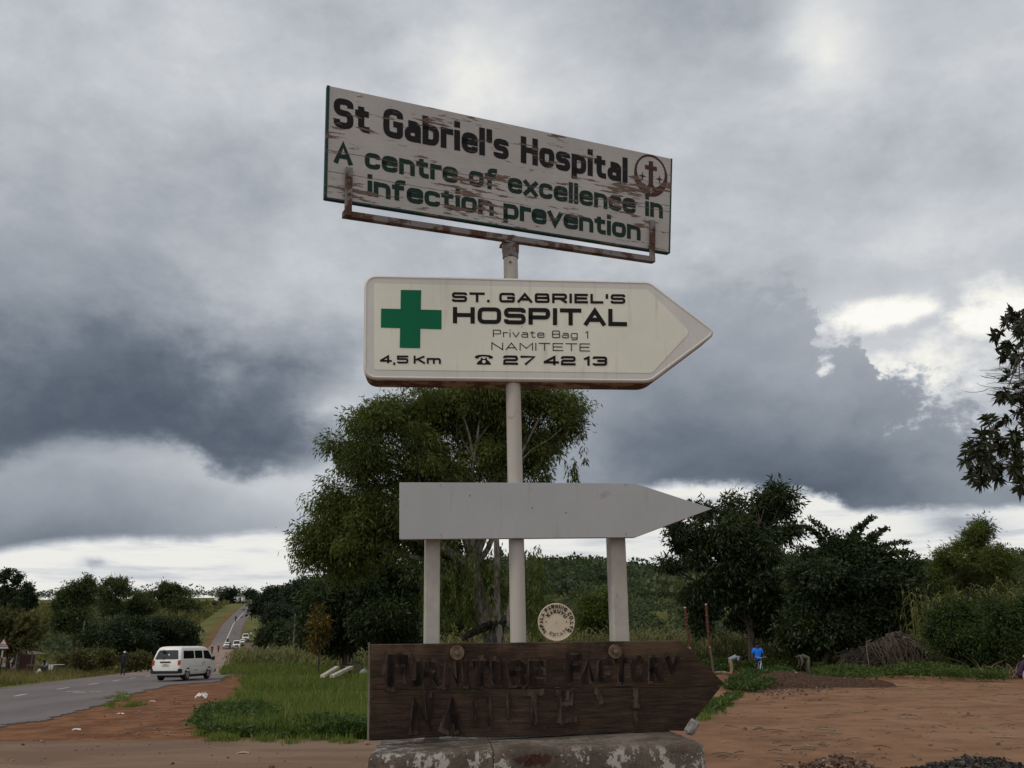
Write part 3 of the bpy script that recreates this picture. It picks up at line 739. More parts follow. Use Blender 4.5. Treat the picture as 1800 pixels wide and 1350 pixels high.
M['box_white'] = scuffed('scuffed_white_plastic', (.60, .585, .56)); M['box_cream'] = scuffed('cream_panel', (.71, .715, .62), spots=.75); M['box_side'] = rusty('stained_ground_lit_side', (.30, .22, .17), (.12, .065, .04), .47)  # side colour includes brown light reflected from the ground, plus rusty stains
M['ink'] = scuffed('black_sign_ink', (.015, .014, .014), (.03, .03, .03), .8, .76, .1); M['ink_green'] = scuffed('green_sign_ink', (.004, .135, .062), (.01, .1, .05), .8, .77, .12)
def box_sign():
    fr = F_BOX
    e = thing_at(fr, 'arrow_sign', 'cream arrow-shaped hospital box sign with a green cross and grey rim, pointing right', 'sign')
    pts = [(638, 667), (1144, 673), (1262, 584.5), (1142, 494), (640, 482.5)]
    L = fr.locs(pts); outl = round_poly(L, [.075, .045, .06, .03, .075], 7)
    b = MB(); n_ = len(outl); rings = [(inset(outl, .004), .215), (outl, .205), (outl, .012), (inset(outl, .006), .001), (inset(outl, .013), -.003), (inset(outl, .020), 0)]
    b0 = 0
    for q, y in rings: b.V += [[a[0], y, a[1]] for a in q]
    fm = []
    for k in range(len(rings)-1):
        for j in range(n_): b.F.append([k*n_+j, (k+1)*n_+j, (k+1)*n_+(j+1) % n_, k*n_+(j+1) % n_][::-1]); fm.append(1 if k < 2 else 0)
    b.F.append([(len(rings)-1)*n_+j for j in range(n_)]); fm.append(0); b.F.append([j for j in range(n_)][::-1]); fm.append(1)
    b.build('box', [M['box_white'], M['box_side']], e, face_mats=fm)
    P = round_poly(fr.locs([(657.5, 650), (1146, 656), (1213, 583.5), (1138.5, 509), (656.7, 498)]), [.012, .02, .03, .02, .012], 4)
    p = MB(); p.poly([(a[0], -.0015, a[1]) for a in P]); p.build('panel', M['box_cream'], e)
    C = fr.locs([(704.6, 509.8), (740.5, 510.3), (739.7, 544.3), (776.3, 545.3), (776, 579), (739, 578), (738.5, 612.2), (702.6, 611.6), (703.3, 577), (669.5, 576), (670, 542.5), (704, 543.3)])[::-1]
    k = MB(); k.poly([(a[0], -.0030, a[1]) for a in C]); k.build('cross', M['ink_green'], e)
    for txt, q, t, gap, sp_ in (("ST. GABRIEL'S", ((794.3, 513.7), (1099, 517.5), (1099, 534.4), (794.3, 531)), .25, .24, .70),
                               ("HOSPITAL", ((796, 539.7), (1102, 543.6), (1102, 573.8), (796, 568.5)), .245, .16, .5),
                               ("Private Bag 1", ((866.4, 579.6), (1034, 582), (1034, 595.3), (866.4, 592.5)), .115, .26, .75),
                               ("NAMITETE", ((863.7, 601.8), (1037, 604), (1037, 618), (863.7, 615.2)), .115, .30, .6),
                               ("4,5 Km", ((668, 624.5), (775, 626), (775, 640), (668, 638.6)), .24, .22, .42),
                               ("27 42 13", ((884.4, 624.8), (1067, 626.8), (1067, 643.2), (884.4, 641.3)), .25, .26, .62)):
        f, a = quad_map(fr, *q); lettering('lettering', text_strokes(txt, t, a, gap, sp_), f, M['ink'], e, -.0030)
    # telephone pictogram: curved handset over a flared body with a dial
    tl, br = fr.loc(834.6, 623.7), fr.loc(866.4, 641.3); w = br[0]-tl[0]; h = tl[1]-br[1]
    Q = lambda u, v: (tl[0]+u*w, -.0031, br[1]+v*h)
    ph = MB()
    ph.poly([Q(*p) for p in [(0, .66), (.2, .60), (.24, .76), (.40, .83), (.60, .83), (.76, .76), (.8, .60), (1, .66), (.98, .86), (.80, .99), (.5, 1.02), (.2, .99), (.02, .86)]])
    ph.poly([Q(*p) for p in [(.12, 0), (.88, 0), (.88, .18), (.68, .52), (.66, .70), (.58, .70), (.57, .60), (.43, .60), (.42, .70), (.34, .70), (.32, .52), (.12, .18)]])
    po = ph.build('telephone_mark', M['ink'], e)
    dl = MB(); dl.poly([(Q(.5, .3)[0]+.0095*math.cos(t), -.0040, Q(.5, .3)[2]+.0095*math.sin(t)) for t in np.linspace(0, 2*np.pi, 16, endpoint=False)]); dl.build('dial', M['box_cream'], po)
box_sign()
def blank_sign():
    fr = F_BLK
    e = thing_at(fr, 'blank_arrow_sign', 'blank grey-white arrow board without writing, below the hospital box sign', 'sign')
    L = round_poly(fr.locs([(702, 948), (1117, 944.5), (1252, 894), (1115, 849), (702, 848)]), [.006, .01, 0, .01, .006], 3)
    b = MB(); b.prism(L, 0, .045, .0015); b.build('board', M['blank_paint'], e)
    for x, y in ((775, 853), (1100, 852), (775, 941), (1100, 939)):
        q = fr.loc(x, y); c = MB(); c.lathe([(.003, 0), (.0055, -.0015), (.0055, .001)], (q[0], 0, q[1]), 'y', 8); c.build('rivet', M['blank_paint'], e)
M['blank_paint'] = scuffed('chalky_grey_white_paint', (.355, .362, .372), (.23, .19, .16), .66, .725, run=.3)
blank_sign()

# ---- carved wooden arrow board
def oldwood():
    m, n = mat('dark_carved_wood'); tc = n.node('ShaderNodeTexCoord').outputs['Object']
    g = n.noise(n.vmul(tc, (1.2, 6, 14)), 4, 7, .65, .2).outputs['Fac']; s = n.noise(tc, 3.2, 6, .65).outputs['Fac']; f = n.noise(n.vmul(tc, (1, 1, 5)), 26, 4, .6).outputs['Fac']
    c = n.ramp(n.add(n.mul(g, .55), n.mul(s, .45)), [(.33, (.014, .010, .008)), (.48, (.030, .0195, .0135)), (.58, (.052, .033, .022)), (.70, (.10, .068, .048))])
    c = n.cmix(n.ss(f, .64, .72), c, (.12, .09, .07))
    sp = n.node('ShaderNodeSeparateXYZ'); n.put(sp.inputs[0], tc)
    c = n.cmix(n.mul(n.ss(sp.outputs[2], .12, .20), n.ss(s, .42, .6)), c, (.085, .055, .036))
    out(n, pbsdf(n, c, .85, .15, 0, n.add(g, n.mul(f, .5)), .8, .008)); return m
M['oldwood'] = oldwood(); M['carve'] = barkmat('carved_letter_wood', (.006, .005, .0045), (.034, .023, .019), 22); M['carve_edge'] = barkmat('worn_lit_letter_wood', (.018, .013, .010), (.085, .060, .047), 30)  # carve_edge: worn broken letters and the painted lit edges share it
def furniture_board():
    fr = F_BRD
    e = thing_at(fr, 'furniture_sign', 'dark brown wooden arrow board with carved crumbling letters, resting on the concrete plinth', 'sign')
    c = fr.locs([(650, 1302), (1206, 1285), (1273, 1201), (1198, 1126), (652, 1133)])
    jl, jr = fr.loc(651, 1212.5), fr.loc(1268, 1206)       # joint between the two planks
    tip = fr.loc(1273, 1201)
    up = [jl+[0, .002], jr+[0, .001], tip, c[3], c[4]]; lo = [c[0], c[1], jr+[0, -.003], jl+[0, -.002]]
    # a ragged bottom edge
    rg = np.random.default_rng(5); t = np.linspace(0, 1, 22)[1:-1]
    bot = [c[0]]+[c[0]*(1-k)+c[1]*k+np.array([0, .006*math.sin(k*9)+rg.normal(0, .0022)]) for k in t]+[c[1]]
    b = MB(); b.prism(up, 0, .055, .003); b.build('plank', M['oldwood'], e)
    b = MB(); b.prism(bot+lo[2:], .0015, .055, .003); b.build('plank', M['oldwood'], e)
    s = MB(); a0, a1 = fr.loc(648, 1303), fr.loc(650, 1130); s.prism([a0+[-.006, 0], a0+[.002, 0], a1+[.002, .0], a1+[-.006, 0]], .006, .05); s.build('end_strip', M['wood_grey'], e)
    # upper line: small capitals with a taller first letter
    def cut(st, drop): return [s_ for i, s_ in enumerate(st) if i not in drop]
    def carve(txt, q, t, gap, mt, drop=(), y=-.003, jit=.02, th=.012):
        f, a = quad_map(fr, *q); st = cut(text_strokes(txt, t, a, gap, .4), drop); r = np.random.default_rng(len(txt)*7+int(q[0][0]))
        st = [(L+r.normal(0, jit, L.shape), Rr+r.normal(0, jit, Rr.shape)) for L, Rr in st]
        if mt is M['carve']:       # lit letter edges painted in as chipped lighter strokes, shifted up and left
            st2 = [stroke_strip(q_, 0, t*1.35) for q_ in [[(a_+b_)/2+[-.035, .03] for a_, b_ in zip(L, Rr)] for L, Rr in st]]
            st2 = [(L+r.normal(0, jit*1.3, L.shape), Rr+r.normal(0, jit*1.3, Rr.shape)) for L, Rr in st2]; lettering('letter_edge_light', st2, f, M['carve_edge'], e, y+.0018, .004)
        return lettering('lettering', st, f, mt, e, y, th)
    carve('F', ((681, 1152), (716, 1151), (716, 1206), (681, 1207)), .26, .1, M['carve'])
    carve('URNITURE', ((712, 1164), (956, 1161), (956, 1203), (712, 1207)), .23, .14, M['carve'])
    carve('F', ((997, 1150), (1018, 1150), (1018, 1199), (997, 1200)), .20, .1, M['carve'])
    carve('ACTORY', ((1022, 1160), (1193, 1154), (1193, 1196), (1022, 1199)), .21, .16, M['carve'], (1, 9))
    # lower line: first letters whole and dark, the others broken away
    f1 = dict(N=(722, 760, 1226, 1283), A=(778.5, 811.5, 1225, 1283))
    for ch, (x0, x1, y0, y1) in f1.items(): carve(ch, ((x0, y0), (x1, y0-.5), (x1, y1-.5), (x0, y1)), .25 if ch == 'N' else .27, .1, M['carve'], (), -.004, .012, .013)
    def strip(x0, y0, x1, y1, w, mt=M['carve_edge']):
        f, a = quad_map(fr, (0, 0), (1, 0), (1, 1), (0, 1)); p, q = fr.loc(x0, y0), fr.loc(x1, y1); w_ = w/CAM_F*5.0
        d = unit(q-p); nn = np.array([-d[1], d[0]]); r = np.random.default_rng(int(x0*3+y0)); t = np.linspace(0, 1, 9)
        Lf = np.array([p+(q-p)*k+nn*(w_/2+r.normal(0, w_*.10)) for k in t]); Rr = np.array([p+(q-p)*k-nn*(w_/2+r.normal(0, w_*.10)) for k in t])
        return Lf, Rr
    br = [strip(833, 1222, 835, 1277, 7), strip(859, 1222, 861, 1275, 6), strip(894, 1220, 894, 1264, 6), strip(919, 1219, 957, 1217, 9), strip(938, 1220, 939, 1274, 10),
          strip(983, 1212, 983, 1271, 8), strip(998, 1214, 997, 1232, 6), strip(983, 1267, 1014, 1265, 9), strip(985, 1238, 1006, 1236, 6), strip(1006, 1213, 1004, 1240, 5), strip(1046, 1207, 1058, 1237, 8), strip(1117, 1210, 1118, 1245, 8), strip(1116, 1250, 1118, 1277, 7), strip(1110, 1243, 1124, 1241, 5)]
    lettering('broken_letter', br, lambda u, v: (u, v), M['carve_edge'], e, -.003, .010)
    for x, y in ((803.5, 1147.5), (1081, 1145.5)):
        q = fr.loc(x, y); w = MB(); w.lathe([(.012, -.012), (.034, -.011), (.036, -.006), (.036, .002)], (q[0], 0, q[1]), 'y', 20); wo_ = w.build('washer', M['bolt_brass'], e, smooth=True)
        h = MB(); h.lathe([(.004, -.026), (.013, -.024), (.015, -.013), (.015, -.010)], (q[0], 0, q[1]), 'y', 6); h.build('bolt', M['bolt_brass'], wo_)
M['bolt_brass'] = rusty('rusted_washer', (.135, .10, .068), (.10, .06, .035), .5)
furniture_board()

# ---- concrete plinth
def plinth():
    m, n = mat('flaking_whitewashed_concrete'); tc = n.node('ShaderNodeTexCoord').outputs['Object']
    a = n.noise(tc, 3.2, 7, .7).outputs['Fac']; b = n.noise(n.vmul(tc, (1, 1, .6)), 16, 7, .75, .6).outputs['Fac']; f = n.noise(tc, 60, 3, .6).outputs['Fac']
    sp = n.node('ShaderNodeSeparateXYZ'); n.put(sp.inputs[0], tc)
    conc = n.cmix(n.ss(a, .35, .65), (.060, .048, .038), (.160, .128, .102)); conc = n.cmix(n.ss(f, .5, .75), conc, (.05, .038, .03))
    fl = n.mul(n.ss(n.add(n.add(n.mul(b, .55), n.mul(n.noise(tc, 42, 5, .7).outputs['Fac'], .45)), n.mul(n.sub(a, .5), .6)), .515, .545), n.ss(sp.outputs[2], .014, -.03))
    c = n.cmix(fl, conc, (.34, .318, .292))
    hole = n.m('ADD', n.m('POWER', n.mul(n.add(sp.outputs[0], .02), 11), 2.), n.m('POWER', n.mul(n.add(sp.outputs[2], .045), 42), 2.))
    c = n.cmix(n.ss(n.add(hole, n.mul(n.sub(n.noise(tc, 26, 6, .75).outputs['Fac'], .5), 6.)), 1.0, .8), c, (.050, .023, .017))
    ck = n.ss(n.m('ABSOLUTE', n.add(n.add(sp.outputs[0], .20), n.mul(n.sub(a, .5), .03))), .004, .0015)
    c = n.cmix(ck, c, (.03, .02, .015))
    out(n, pbsdf(n, c, .9, .15, 0, n.add(n.mul(b, .5), n.mul(fl, .5)), .9, .012))
    yf = 4.34; zt = at(676, 1319, yf)[2]
    xl, xr = at(652, 1330, yf)[0]-.035, at(1243, 1325, yf)[0]-.025
    e = empty('plinth', ((xl+xr)/2, yf+.4, 0), R_(4), 'block of cracked concrete with flaking whitewash under the wooden arrow board', 'plinth')
    w = xr-xl; ht = zt; b = MB()
    # rounded, uneven block
    nx, ny, nz = 60, 26, 40; rg = np.random.default_rng(11)
    def surf(u, v, s_):
        return u
    bm_b = MB(); prof = []
    # loft of rounded rectangles by height
    lev = [0, .3, .6, .9]+[ht-.12, ht-.06, ht-.03, ht-.014, ht-.004, ht]
    ins = [0, 0, 0, 0, 0, .0, .001, .004, .010, .022]
    npt = 160; rows = []
    for z, i_ in zip(lev, ins):
        hx, hy = w/2-i_, .42-i_; r = max(.015, .03-i_*.5); q = round_poly([(-hx, -hy), (hx, -hy), (hx, hy), (-hx, hy)], r, 4)
        s_ = np.concatenate([[0], np.cumsum(np.linalg.norm(np.diff(np.vstack([q, q[:1]]), axis=0), axis=1))]); tt = np.linspace(0, s_[-1], npt, endpoint=False); qq = np.vstack([q, q[:1]])
        x = np.interp(tt, s_, qq[:, 0]); y = np.interp(tt, s_, qq[:, 1])
        k = 1+.004*np.sin(tt*17+z*5)+rg.normal(0, .0016, npt)
        zz = z-ht+(.004*np.sin(x*3.1+1)+.002*np.sin(x*9)+.02*(x/w)+rg.normal(0, .0008, npt) if z > ht-.2 else 0)
        rows.append(np.stack([x*k, y*(1+.006*np.sin(tt*11)), np.broadcast_to(zz, x.shape)], 1))
    P = np.array(rows); b.quadgrid(P, close_v=True); b.F.append([(len(lev)-1)*npt+j for j in range(npt)])
    # mesh origin at the top so that the paint mask is measured from the rim
    ob = b.build('block', m, e, smooth=True); ob.location = (0, 0, ht)
    ch = MB(); rg = np.random.default_rng(2); ch.box((0, 0, 0), (.05, .045, .075), None, .012)
    ch.V = [[v[0]*(1+rg.normal(0, .12)), v[1]*(1+rg.normal(0, .12)), v[2]*(1+rg.normal(0, .12))] for v in ch.V]
    q = at(1216, 1278, 4.86); o = ch.build('concrete_chunk', plain('pale_rubble', (.22, .205, .19), .9, var=.5, scale=30)); o.location = q; o.rotation_euler = (.2, .5, .3)
    tag(o, 'pale loose concrete chunk behind the lower right corner of the wooden arrow board', 'rubble')
plinth()

# ---- round farm disc on its own post behind the board
def disc():
    Y = 12.5; c = at(978, 1093.5, Y); r = 31.2/CAM_F*Y*1.005
    e = empty('farm_disc_sign', (c[0], Y, 0), 0, 'round cream disc sign with black curved lettering around its edge, above the wooden arrow board', 'sign')
    m = scuffed('dusty_cream_disc', (.52, .44, .33), (.22, .14, .09), .66, .70)
    b = MB(); b.lathe([(r*.3, -.012), (r*.85, -.006), (r*.97, -.014), (r, -.008), (r, .02)], (0, 0, c[2]), 'y', 48); b.build('disc', m, e, smooth=True)
    p = MB(); p.cyl((0, .045, 0), (0, .045, c[2]+r*.5), .03, .03, 12); p.build('post', M['pole'], e)
    def arc(txt, rad, h, a0, a1, t, inside=False):
        asp = abs(a1-a0)*rad/h; st = text_strokes(txt, t, asp, .22, .6)
        def f(u, v):
            if not inside: a = a0+(a1-a0)*u/asp; rr = rad+(v-.5)*h
            else: a = a0+(a1-a0)*u/asp; rr = rad-(v-.5)*h
            return rr*math.sin(a), c[2]+rr*math.cos(a)
        lettering('lettering', st, f, M['ink'], e, -.0185)
    arc('IMPALA FARMING CO.LTD', r*.83, r*.20, R_(-131), R_(129), .27)
    arc('KAKUYU', r*.57, r*.20, R_(-58), R_(66), .27)
    arc('ESTATE', r*.66, r*.17, R_(214-360+.0)+2*math.pi-.0, R_(118), .16, True)
    d = MB()
    for a in (-88, 90):
        d.poly([(r*.55*math.sin(R_(a))+r*.035*math.cos(t), -.0186, c[2]+r*.55*math.cos(R_(a))+r*.035*math.sin(t)) for t in np.linspace(0, 2*np.pi, 8, endpoint=False)])
    d.build('dot_mark', M['ink'], e)
    h = MB(); h.lathe([(.006, -.0187), (.006, -.016)], (0, 0, c[2]), 'y', 8); h.build('bolt', M['steel_dark'], e)
disc()
# ------------------------------------------------------------------ vegetation
def rand_unit(r, n):
    v = r.normal(0, 1, (n, 3)); return v/np.linalg.norm(v, axis=1)[:, None]
def leaf_quads(P, Dd, L, Wd, r, fold=.25):
    """diamond leaves at P along Dd"""
    n_ = len(P); Dd = Dd/np.linalg.norm(Dd, axis=1)[:, None]; N = rand_unit(r, n_); S = np.cross(Dd, N); S /= np.linalg.norm(S, axis=1)[:, None]+1e-9
    U = np.cross(S, Dd); L = np.broadcast_to(L, (n_,))[:, None]; Wd = np.broadcast_to(Wd, (n_,))[:, None]
    m_ = P+Dd*L*.45
    V = np.stack([P, m_+S*Wd/2+U*Wd*fold, P+Dd*L, m_-S*Wd/2+U*Wd*fold], 1).reshape(-1, 3)
    return V, np.arange(4*n_).reshape(-1, 4)
class Leaves:
    def __init__(s): s.V = []; s.F = []; s.T = []; s.n = 0
    def add(s, V, F, T): s.V.append(V); s.F.append(F+s.n); s.T.append(T); s.n += len(V)
    def build(s, name, mt, parent=None): return mesh_np(name, np.concatenate(s.V), np.concatenate(s.F), mt, parent, attrs={'tint': np.concatenate(s.T)})
def crown_leaves(r, lobes, n_cl, per, L, Wd, rc_, droop=.35, out_=.5, shell=.62, tintb=.35, airy=False):
    """lobes [(centre, radii)]; leaf clusters spread through the volume, denser towards the outside"""
    C = np.array([l[0] for l in lobes]); Rd = np.array([l[1] for l in lobes]); sub = []
    for c, R in lobes:                       # every mass breaks up into smaller boughs of uneven size
        for d_ in rand_unit(r, 9 if airy else 11): sub.append((c+d_*R*r.uniform(.5, 1.0), R*(r.uniform(.16, .36) if airy else r.uniform(.24, .48))))
        if not airy: sub.append((c, R*.6))
    C = np.array([l[0] for l in sub]); Rd = np.array([l[1] for l in sub]); st = r.normal(0, .13, len(sub)); wgt = (Rd[:, 0]*Rd[:, 1]*Rd[:, 2])**.75; wgt /= wgt.sum()
    k = r.choice(len(sub), n_cl, p=wgt); d = rand_unit(r, n_cl)
    rad = shell+(1-shell)*r.random(n_cl)**.7; inner = r.random(n_cl) < .18; rad[inner] = r.random(inner.sum())*shell
    rad *= 1+np.clip(r.normal(0, .07, n_cl), -.12, .10)
    cc = C[k]+d*Rd[k]*rad[:, None]
    ct = np.clip(tintb+st[k]+r.normal(0, .16, n_cl), 0, 1)
    cs = np.clip(r.lognormal(0, .35, n_cl), .5, 2.2)
    n_ = n_cl*per; i = np.repeat(np.arange(n_cl), per)
    off = np.clip(r.normal(0, 1, (n_, 3)), -1.7, 1.7)*(rc_*cs[i])[:, None]*[1, 1, .75]
    P = cc[i]+off
    Dd = rand_unit(r, n_)*.8+d[i]*out_+off/np.linalg.norm(off, axis=1)[:, None]*.5; Dd[:, 2] -= droop
    ll = L*np.clip(r.normal(1, .25, n_), .5, 1.7)
    V, F = leaf_quads(P, Dd, ll, Wd*ll/L, r)
    return V, F, np.clip(ct[i]+r.normal(0, .16, n_), 0, 1), cc, k
def plobes(Y, lst, x0, z0, depth=.9, jy=.35, seed=0, grow=1.):
    """crown masses read from the photo (px, py, rx, ry) -> local ellipsoids at distance Y, given real depth"""
    r = np.random.default_rng(seed); s_ = Y/CAM_F*1.0; outl = []
    for px, py, rx, ry in lst:
        p = at(px, py, Y); s_ = Y/CAM_F*grow; rr = (rx*s_, (rx+ry)*.5*s_*depth, ry*s_)
        outl.append((np.array([p[0]-x0, r.normal(0, jy)*rr[1], p[2]-z0]), np.array(rr)))
    return outl
def limb(b, p0, p1, r0, r1, r, sag=.12, n=7, sides=7):
    p0, p1 = np.array(p0, float), np.array(p1, float); L = np.linalg.norm(p1-p0); t = np.linspace(0, 1, n)[:, None]
    w = rand_unit(r, 1)*sag*L; w2 = rand_unit(r, 1)*sag*.5*L
    pts = p0*(1-t)+p1*t+w*np.sin(t*np.pi)+w2*np.sin(t*2*np.pi); b.tube(pts, np.linspace(r0, r1, n), sides); return pts
def tree(name, label, cat, Y, trunk_px, lobes, leafm, n_cl, per, L, Wd, rc_, trunk_r=.3, bark='bark', group=None, seed=0, fork=.35, droop=.35, depth=.9, shell=.6, tintb=.35, out_=.5, jy=.35, rd=None, extra=None, limbs=True, lean=0., grow=None, airy=False):
    grow = grow or (.80 if airy else .92)
    r = np.random.default_rng(seed+100); x0, y0, z0 = base(trunk_px, Y); n_cl = int(n_cl*2.3); L, Wd, rc_ = L*.66, Wd*.66, rc_*.72
    e = empty(name, (x0, Y, z0-.05), 0, label, cat, group)
    lb = plobes(Y, lobes, x0, z0-.05, depth, jy, seed, grow)
    lv = Leaves(); V, F, T, cc, k = crown_leaves(r, lb, n_cl, per, L, Wd, rc_, droop, out_, shell, tintb, airy=airy); lv.add(V, F, T)
    if extra: extra(lv, r, x0, z0-.05)
    lv.build('crown', M[leafm], e)
    b = MB(); C = np.array([l[0] for l in lb]); top = C[:, 2].max(); cen = C.mean(0)
    f = np.array([cen[0]*.35+lean, 0, max(top*fork, .4)])
    t = np.linspace(0, 1, 6)[:, None]; pts = np.array([0, 0, -.1])*(1-t)+f*t+np.array([[.25*math.sin(q*5+seed), .1*math.sin(q*4), 0] for q in t[:, 0]])*trunk_r
    b.tube(pts, trunk_r*np.array([1.35, 1.05, .96, .9, .84, .78]), 12)
    if limbs:
        for c, R in lb:
            if c[2] < f[2]*1.25: continue
            s_ = .25+.55*r.random(); start = f*(1-.12*r.random()) if c[2] > f[2] else f*.9
            q = limb(b, start, c, trunk_r*.34, trunk_r*.08, r)
            for _ in range(3):
                d = rand_unit(r, 1)[0]; limb(b, q[4], c+d*R*.75, trunk_r*.14, trunk_r*.03, r, .1, 5, 5)
    b.build('trunk', M[bark], e, smooth=True)
    return e
def vegetation():
    # the tall tree behind the sign: fine hanging foliage, pale trunk with a broken limb
    def drapes(lv, r, x0, z0):
        for px, py0, py1, n_, w in ((940, 960, 1125, 420, 24), (805, 930, 1105, 560, 44), (850, 940, 1060, 300, 30), (900, 960, 1060, 100, 18), (770, 930, 1080, 240, 25), (1005, 800, 850, 60, 20), (960, 800, 870, 80, 24)):
            for _ in range(n_//10):
                x, y = px+r.normal(0, w*.55), py0+r.random()*(py1-py0)*.55; p = at(x, y, 55)+[0, r.normal(0, 1.6), 0]; ln = (.4+.6*r.random())*(py1-y)*55/CAM_F
                m_ = int(18+ln*9); zz = np.sort(r.random(m_))*ln; P = np.stack([p[0]-x0+r.normal(0, .10, m_)+.08*np.sin(zz*2), p[1]-55+r.normal(0, .10, m_), p[2]-z0-zz], 1)
                Dd = np.stack([r.normal(0, .45, m_), r.normal(0, .45, m_), -np.ones(m_)], 1); V, F = leaf_quads(P, Dd, .38*np.clip(r.normal(1, .2, m_), .5, 1.5), .085, r); lv.add(V, F, np.clip(r.normal(.35+.2*(r.random()-.5), .18, m_), 0, 1))
    e = tree('tall_tree', 'tall spreading tree with fine drooping foliage, the biggest crown, right behind the sign pole', 'tree', 55, 884,
         [(660, 748, 42, 42), (715, 720, 58, 44), (618, 803, 50, 42), (700, 800, 78, 66), (790, 725, 80, 62), (870, 725, 80, 66), (960, 715, 66, 40), (1000, 722, 36, 40), (955, 785, 60, 42), (592, 888, 46, 40), (566, 932, 44, 22), (640, 895, 66, 56), (710, 880, 80, 60), (800, 820, 90, 60), (850, 690, 110, 36), (545, 985, 30, 22), (590, 985, 40, 40), (560, 955, 40, 24), (610, 950, 50, 34), (660, 960, 50, 36), (640, 930, 60, 40), (890, 800, 60, 50), (760, 950, 60, 45)],
         'leaf_euc', 4300, 15, .44, .105, .36, .58, 'bark_pale', fork=.40, droop=.75, seed=1, shell=.55, tintb=.40, extra=drapes, jy=.5, grow=1.12)
    b = MB(); r = np.random.default_rng(4); p = lambda x, y: np.array([at(x, y, 54.2)[0]-e.location.x, -.8, at(x, y, 54.2)[2]-e.location.z])
    limb(b, p(889, 1092), p(812, 1124), .30, .16, r, .06, 9); limb(b, p(876, 1175), p(880, 1096), .30, .22, r, .03)
    b.build('broken_limb', M['charred'], e, smooth=True)
    b = MB()
    for xa, ya, xb, yb, q in ((868, 1100, 878, 960, .22), (884, 1150, 868, 900, .25), (893, 1100, 905, 930, .2)): limb(b, p(xa, ya)+[0, -.1, 0], p(xb, yb)+[0, .2, 0], q, q*.6, r, .03)
    b.build('trunk', M['bark_pale'], e, smooth=True)
    tree('mango_tree', 'dense dark round mango tree with a short trunk, left of the sign posts', 'tree', 66, 607,
         [(640, 1015, 72, 46), (598, 1055, 66, 62), (660, 1075, 86, 70), (560, 1085, 34, 50), (705, 1010, 48, 46), (585, 1110, 52, 36), (690, 1108, 58, 36), (625, 985, 46, 20)],
         'leaf_mango', 1900, 14, .46, .15, .42, .30, fork=.3, droop=.5, seed=2, shell=.66, tintb=.34)
    tree('yellowing_shrub', 'slim shrub with yellow and orange leaves against the dark mango tree', 'shrub', 61, 562,
         [(556, 1075, 12, 14), (562, 1098, 16, 22), (556, 1125, 18, 24), (570, 1110, 10, 20)], 'leaf_yellow', 110, 9, .30, .13, .22, .06, seed=3, shell=.5, tintb=.45)
    tree('spreading_tree', 'dark broad tree with feathery leaf sprays, beside the tip of the blank arrow', 'tree', 58, 1322,
         [(1370, 885, 34, 34), (1345, 880, 30, 22), (1290, 890, 36, 26), (1328, 905, 58, 40), (1238, 930, 50, 44), (1196, 945, 32, 34), (1300, 960, 86, 66), (1258, 1020, 80, 66), (1350, 1005, 66, 66), (1325, 1080, 76, 50), (1228, 1075, 38, 40), (1395, 1050, 40, 60), (1380, 930, 26, 26), (1180, 985, 20, 26)],
         'leaf_dark', 1900, 15, .50, .14, .36, .26, fork=.30, droop=.5, seed=4, shell=.5, tintb=.40, airy=True)
    def spikes(lv, r, x0, z0):
        for xa, ya, xb, yb in ((1478, 965, 1426, 917), (1452, 958, 1418, 930), (1470, 985, 1400, 966), (1500, 955, 1532, 914), (1490, 960, 1510, 928), (1520, 965, 1536, 945), (1535, 975, 1592, 956), (1525, 960, 1556, 934), (1560, 995, 1622, 992), (1548, 985, 1588, 976), (1440, 985, 1408, 985), (1545, 990, 1600, 972)):
            p0, p1 = at(xa, ya, 54), at(xb+(xb-xa)*.12, yb+(yb-ya)*.12, 54); m_ = 190; t = r.random(m_); P = p0[None]*(1-t[:, None])+p1[None]*t[:, None]; P[:, 2] += .25*np.sin(t*np.pi); P += r.normal(0, .05, (m_, 3))*[1, 3, 1]; P -= [x0, 54, z0]
            Dd = rand_unit(r, m_)+unit(p1-p0)*.8; V, F = leaf_quads(P, Dd, .30*(1.25-.6*t), .15*(1.2-.5*t), r); lv.add(V, F, np.clip(r.normal(.35, .15, m_), 0, 1))
    e = tree('thorny_tree', 'dark bushy tree with spiky shoots standing out of its top, above the brush heap', 'tree', 54, 1432,
         [(1500, 995, 70, 44), (1442, 1012, 52, 50), (1560, 1022, 56, 50), (1500, 1070, 100, 66), (1420, 1085, 48, 55), (1568, 1090, 42, 42), (1470, 970, 30, 22), (1535, 975, 30, 20), (1480, 1120, 90, 26)],
         'leaf_dark', 2000, 14, .38, .17, .36, .22, fork=.22, droop=.25, seed=5, shell=.55, tintb=.25, extra=spikes)
    tree('feathery_tree', 'loose feathery tree with two light green crowns, behind the bushes at the right', 'tree', 75, 1705,
         [(1722, 930, 24, 28), (1716, 962, 38, 30), (1735, 985, 44, 26), (1664, 985, 34, 30), (1640, 1020, 30, 30), (1690, 1030, 50, 45), (1745, 1035, 44, 44), (1776, 1020, 20, 40), (1660, 1060, 44, 30)],
         'leaf_euc', 1500, 12, .50, .10, .40, .18, seed=6, fork=.5, droop=.35, shell=.4, tintb=.45, jy=.4, airy=True)
    # bushes at the right edge of the yard
    tree('round_bush', 'rounded green bush with pale hanging grass heads, next to the brush heap', 'bush', 46, 1668,
         [(1662, 1082, 36, 30), (1690, 1090, 40, 34), (1672, 1120, 44, 36), (1650, 1110, 24, 34), (1700, 1130, 36, 30)], 'leaf_bright', 820, 12, .25, .085, .22, .08, seed=7, shell=.6, tintb=.12)
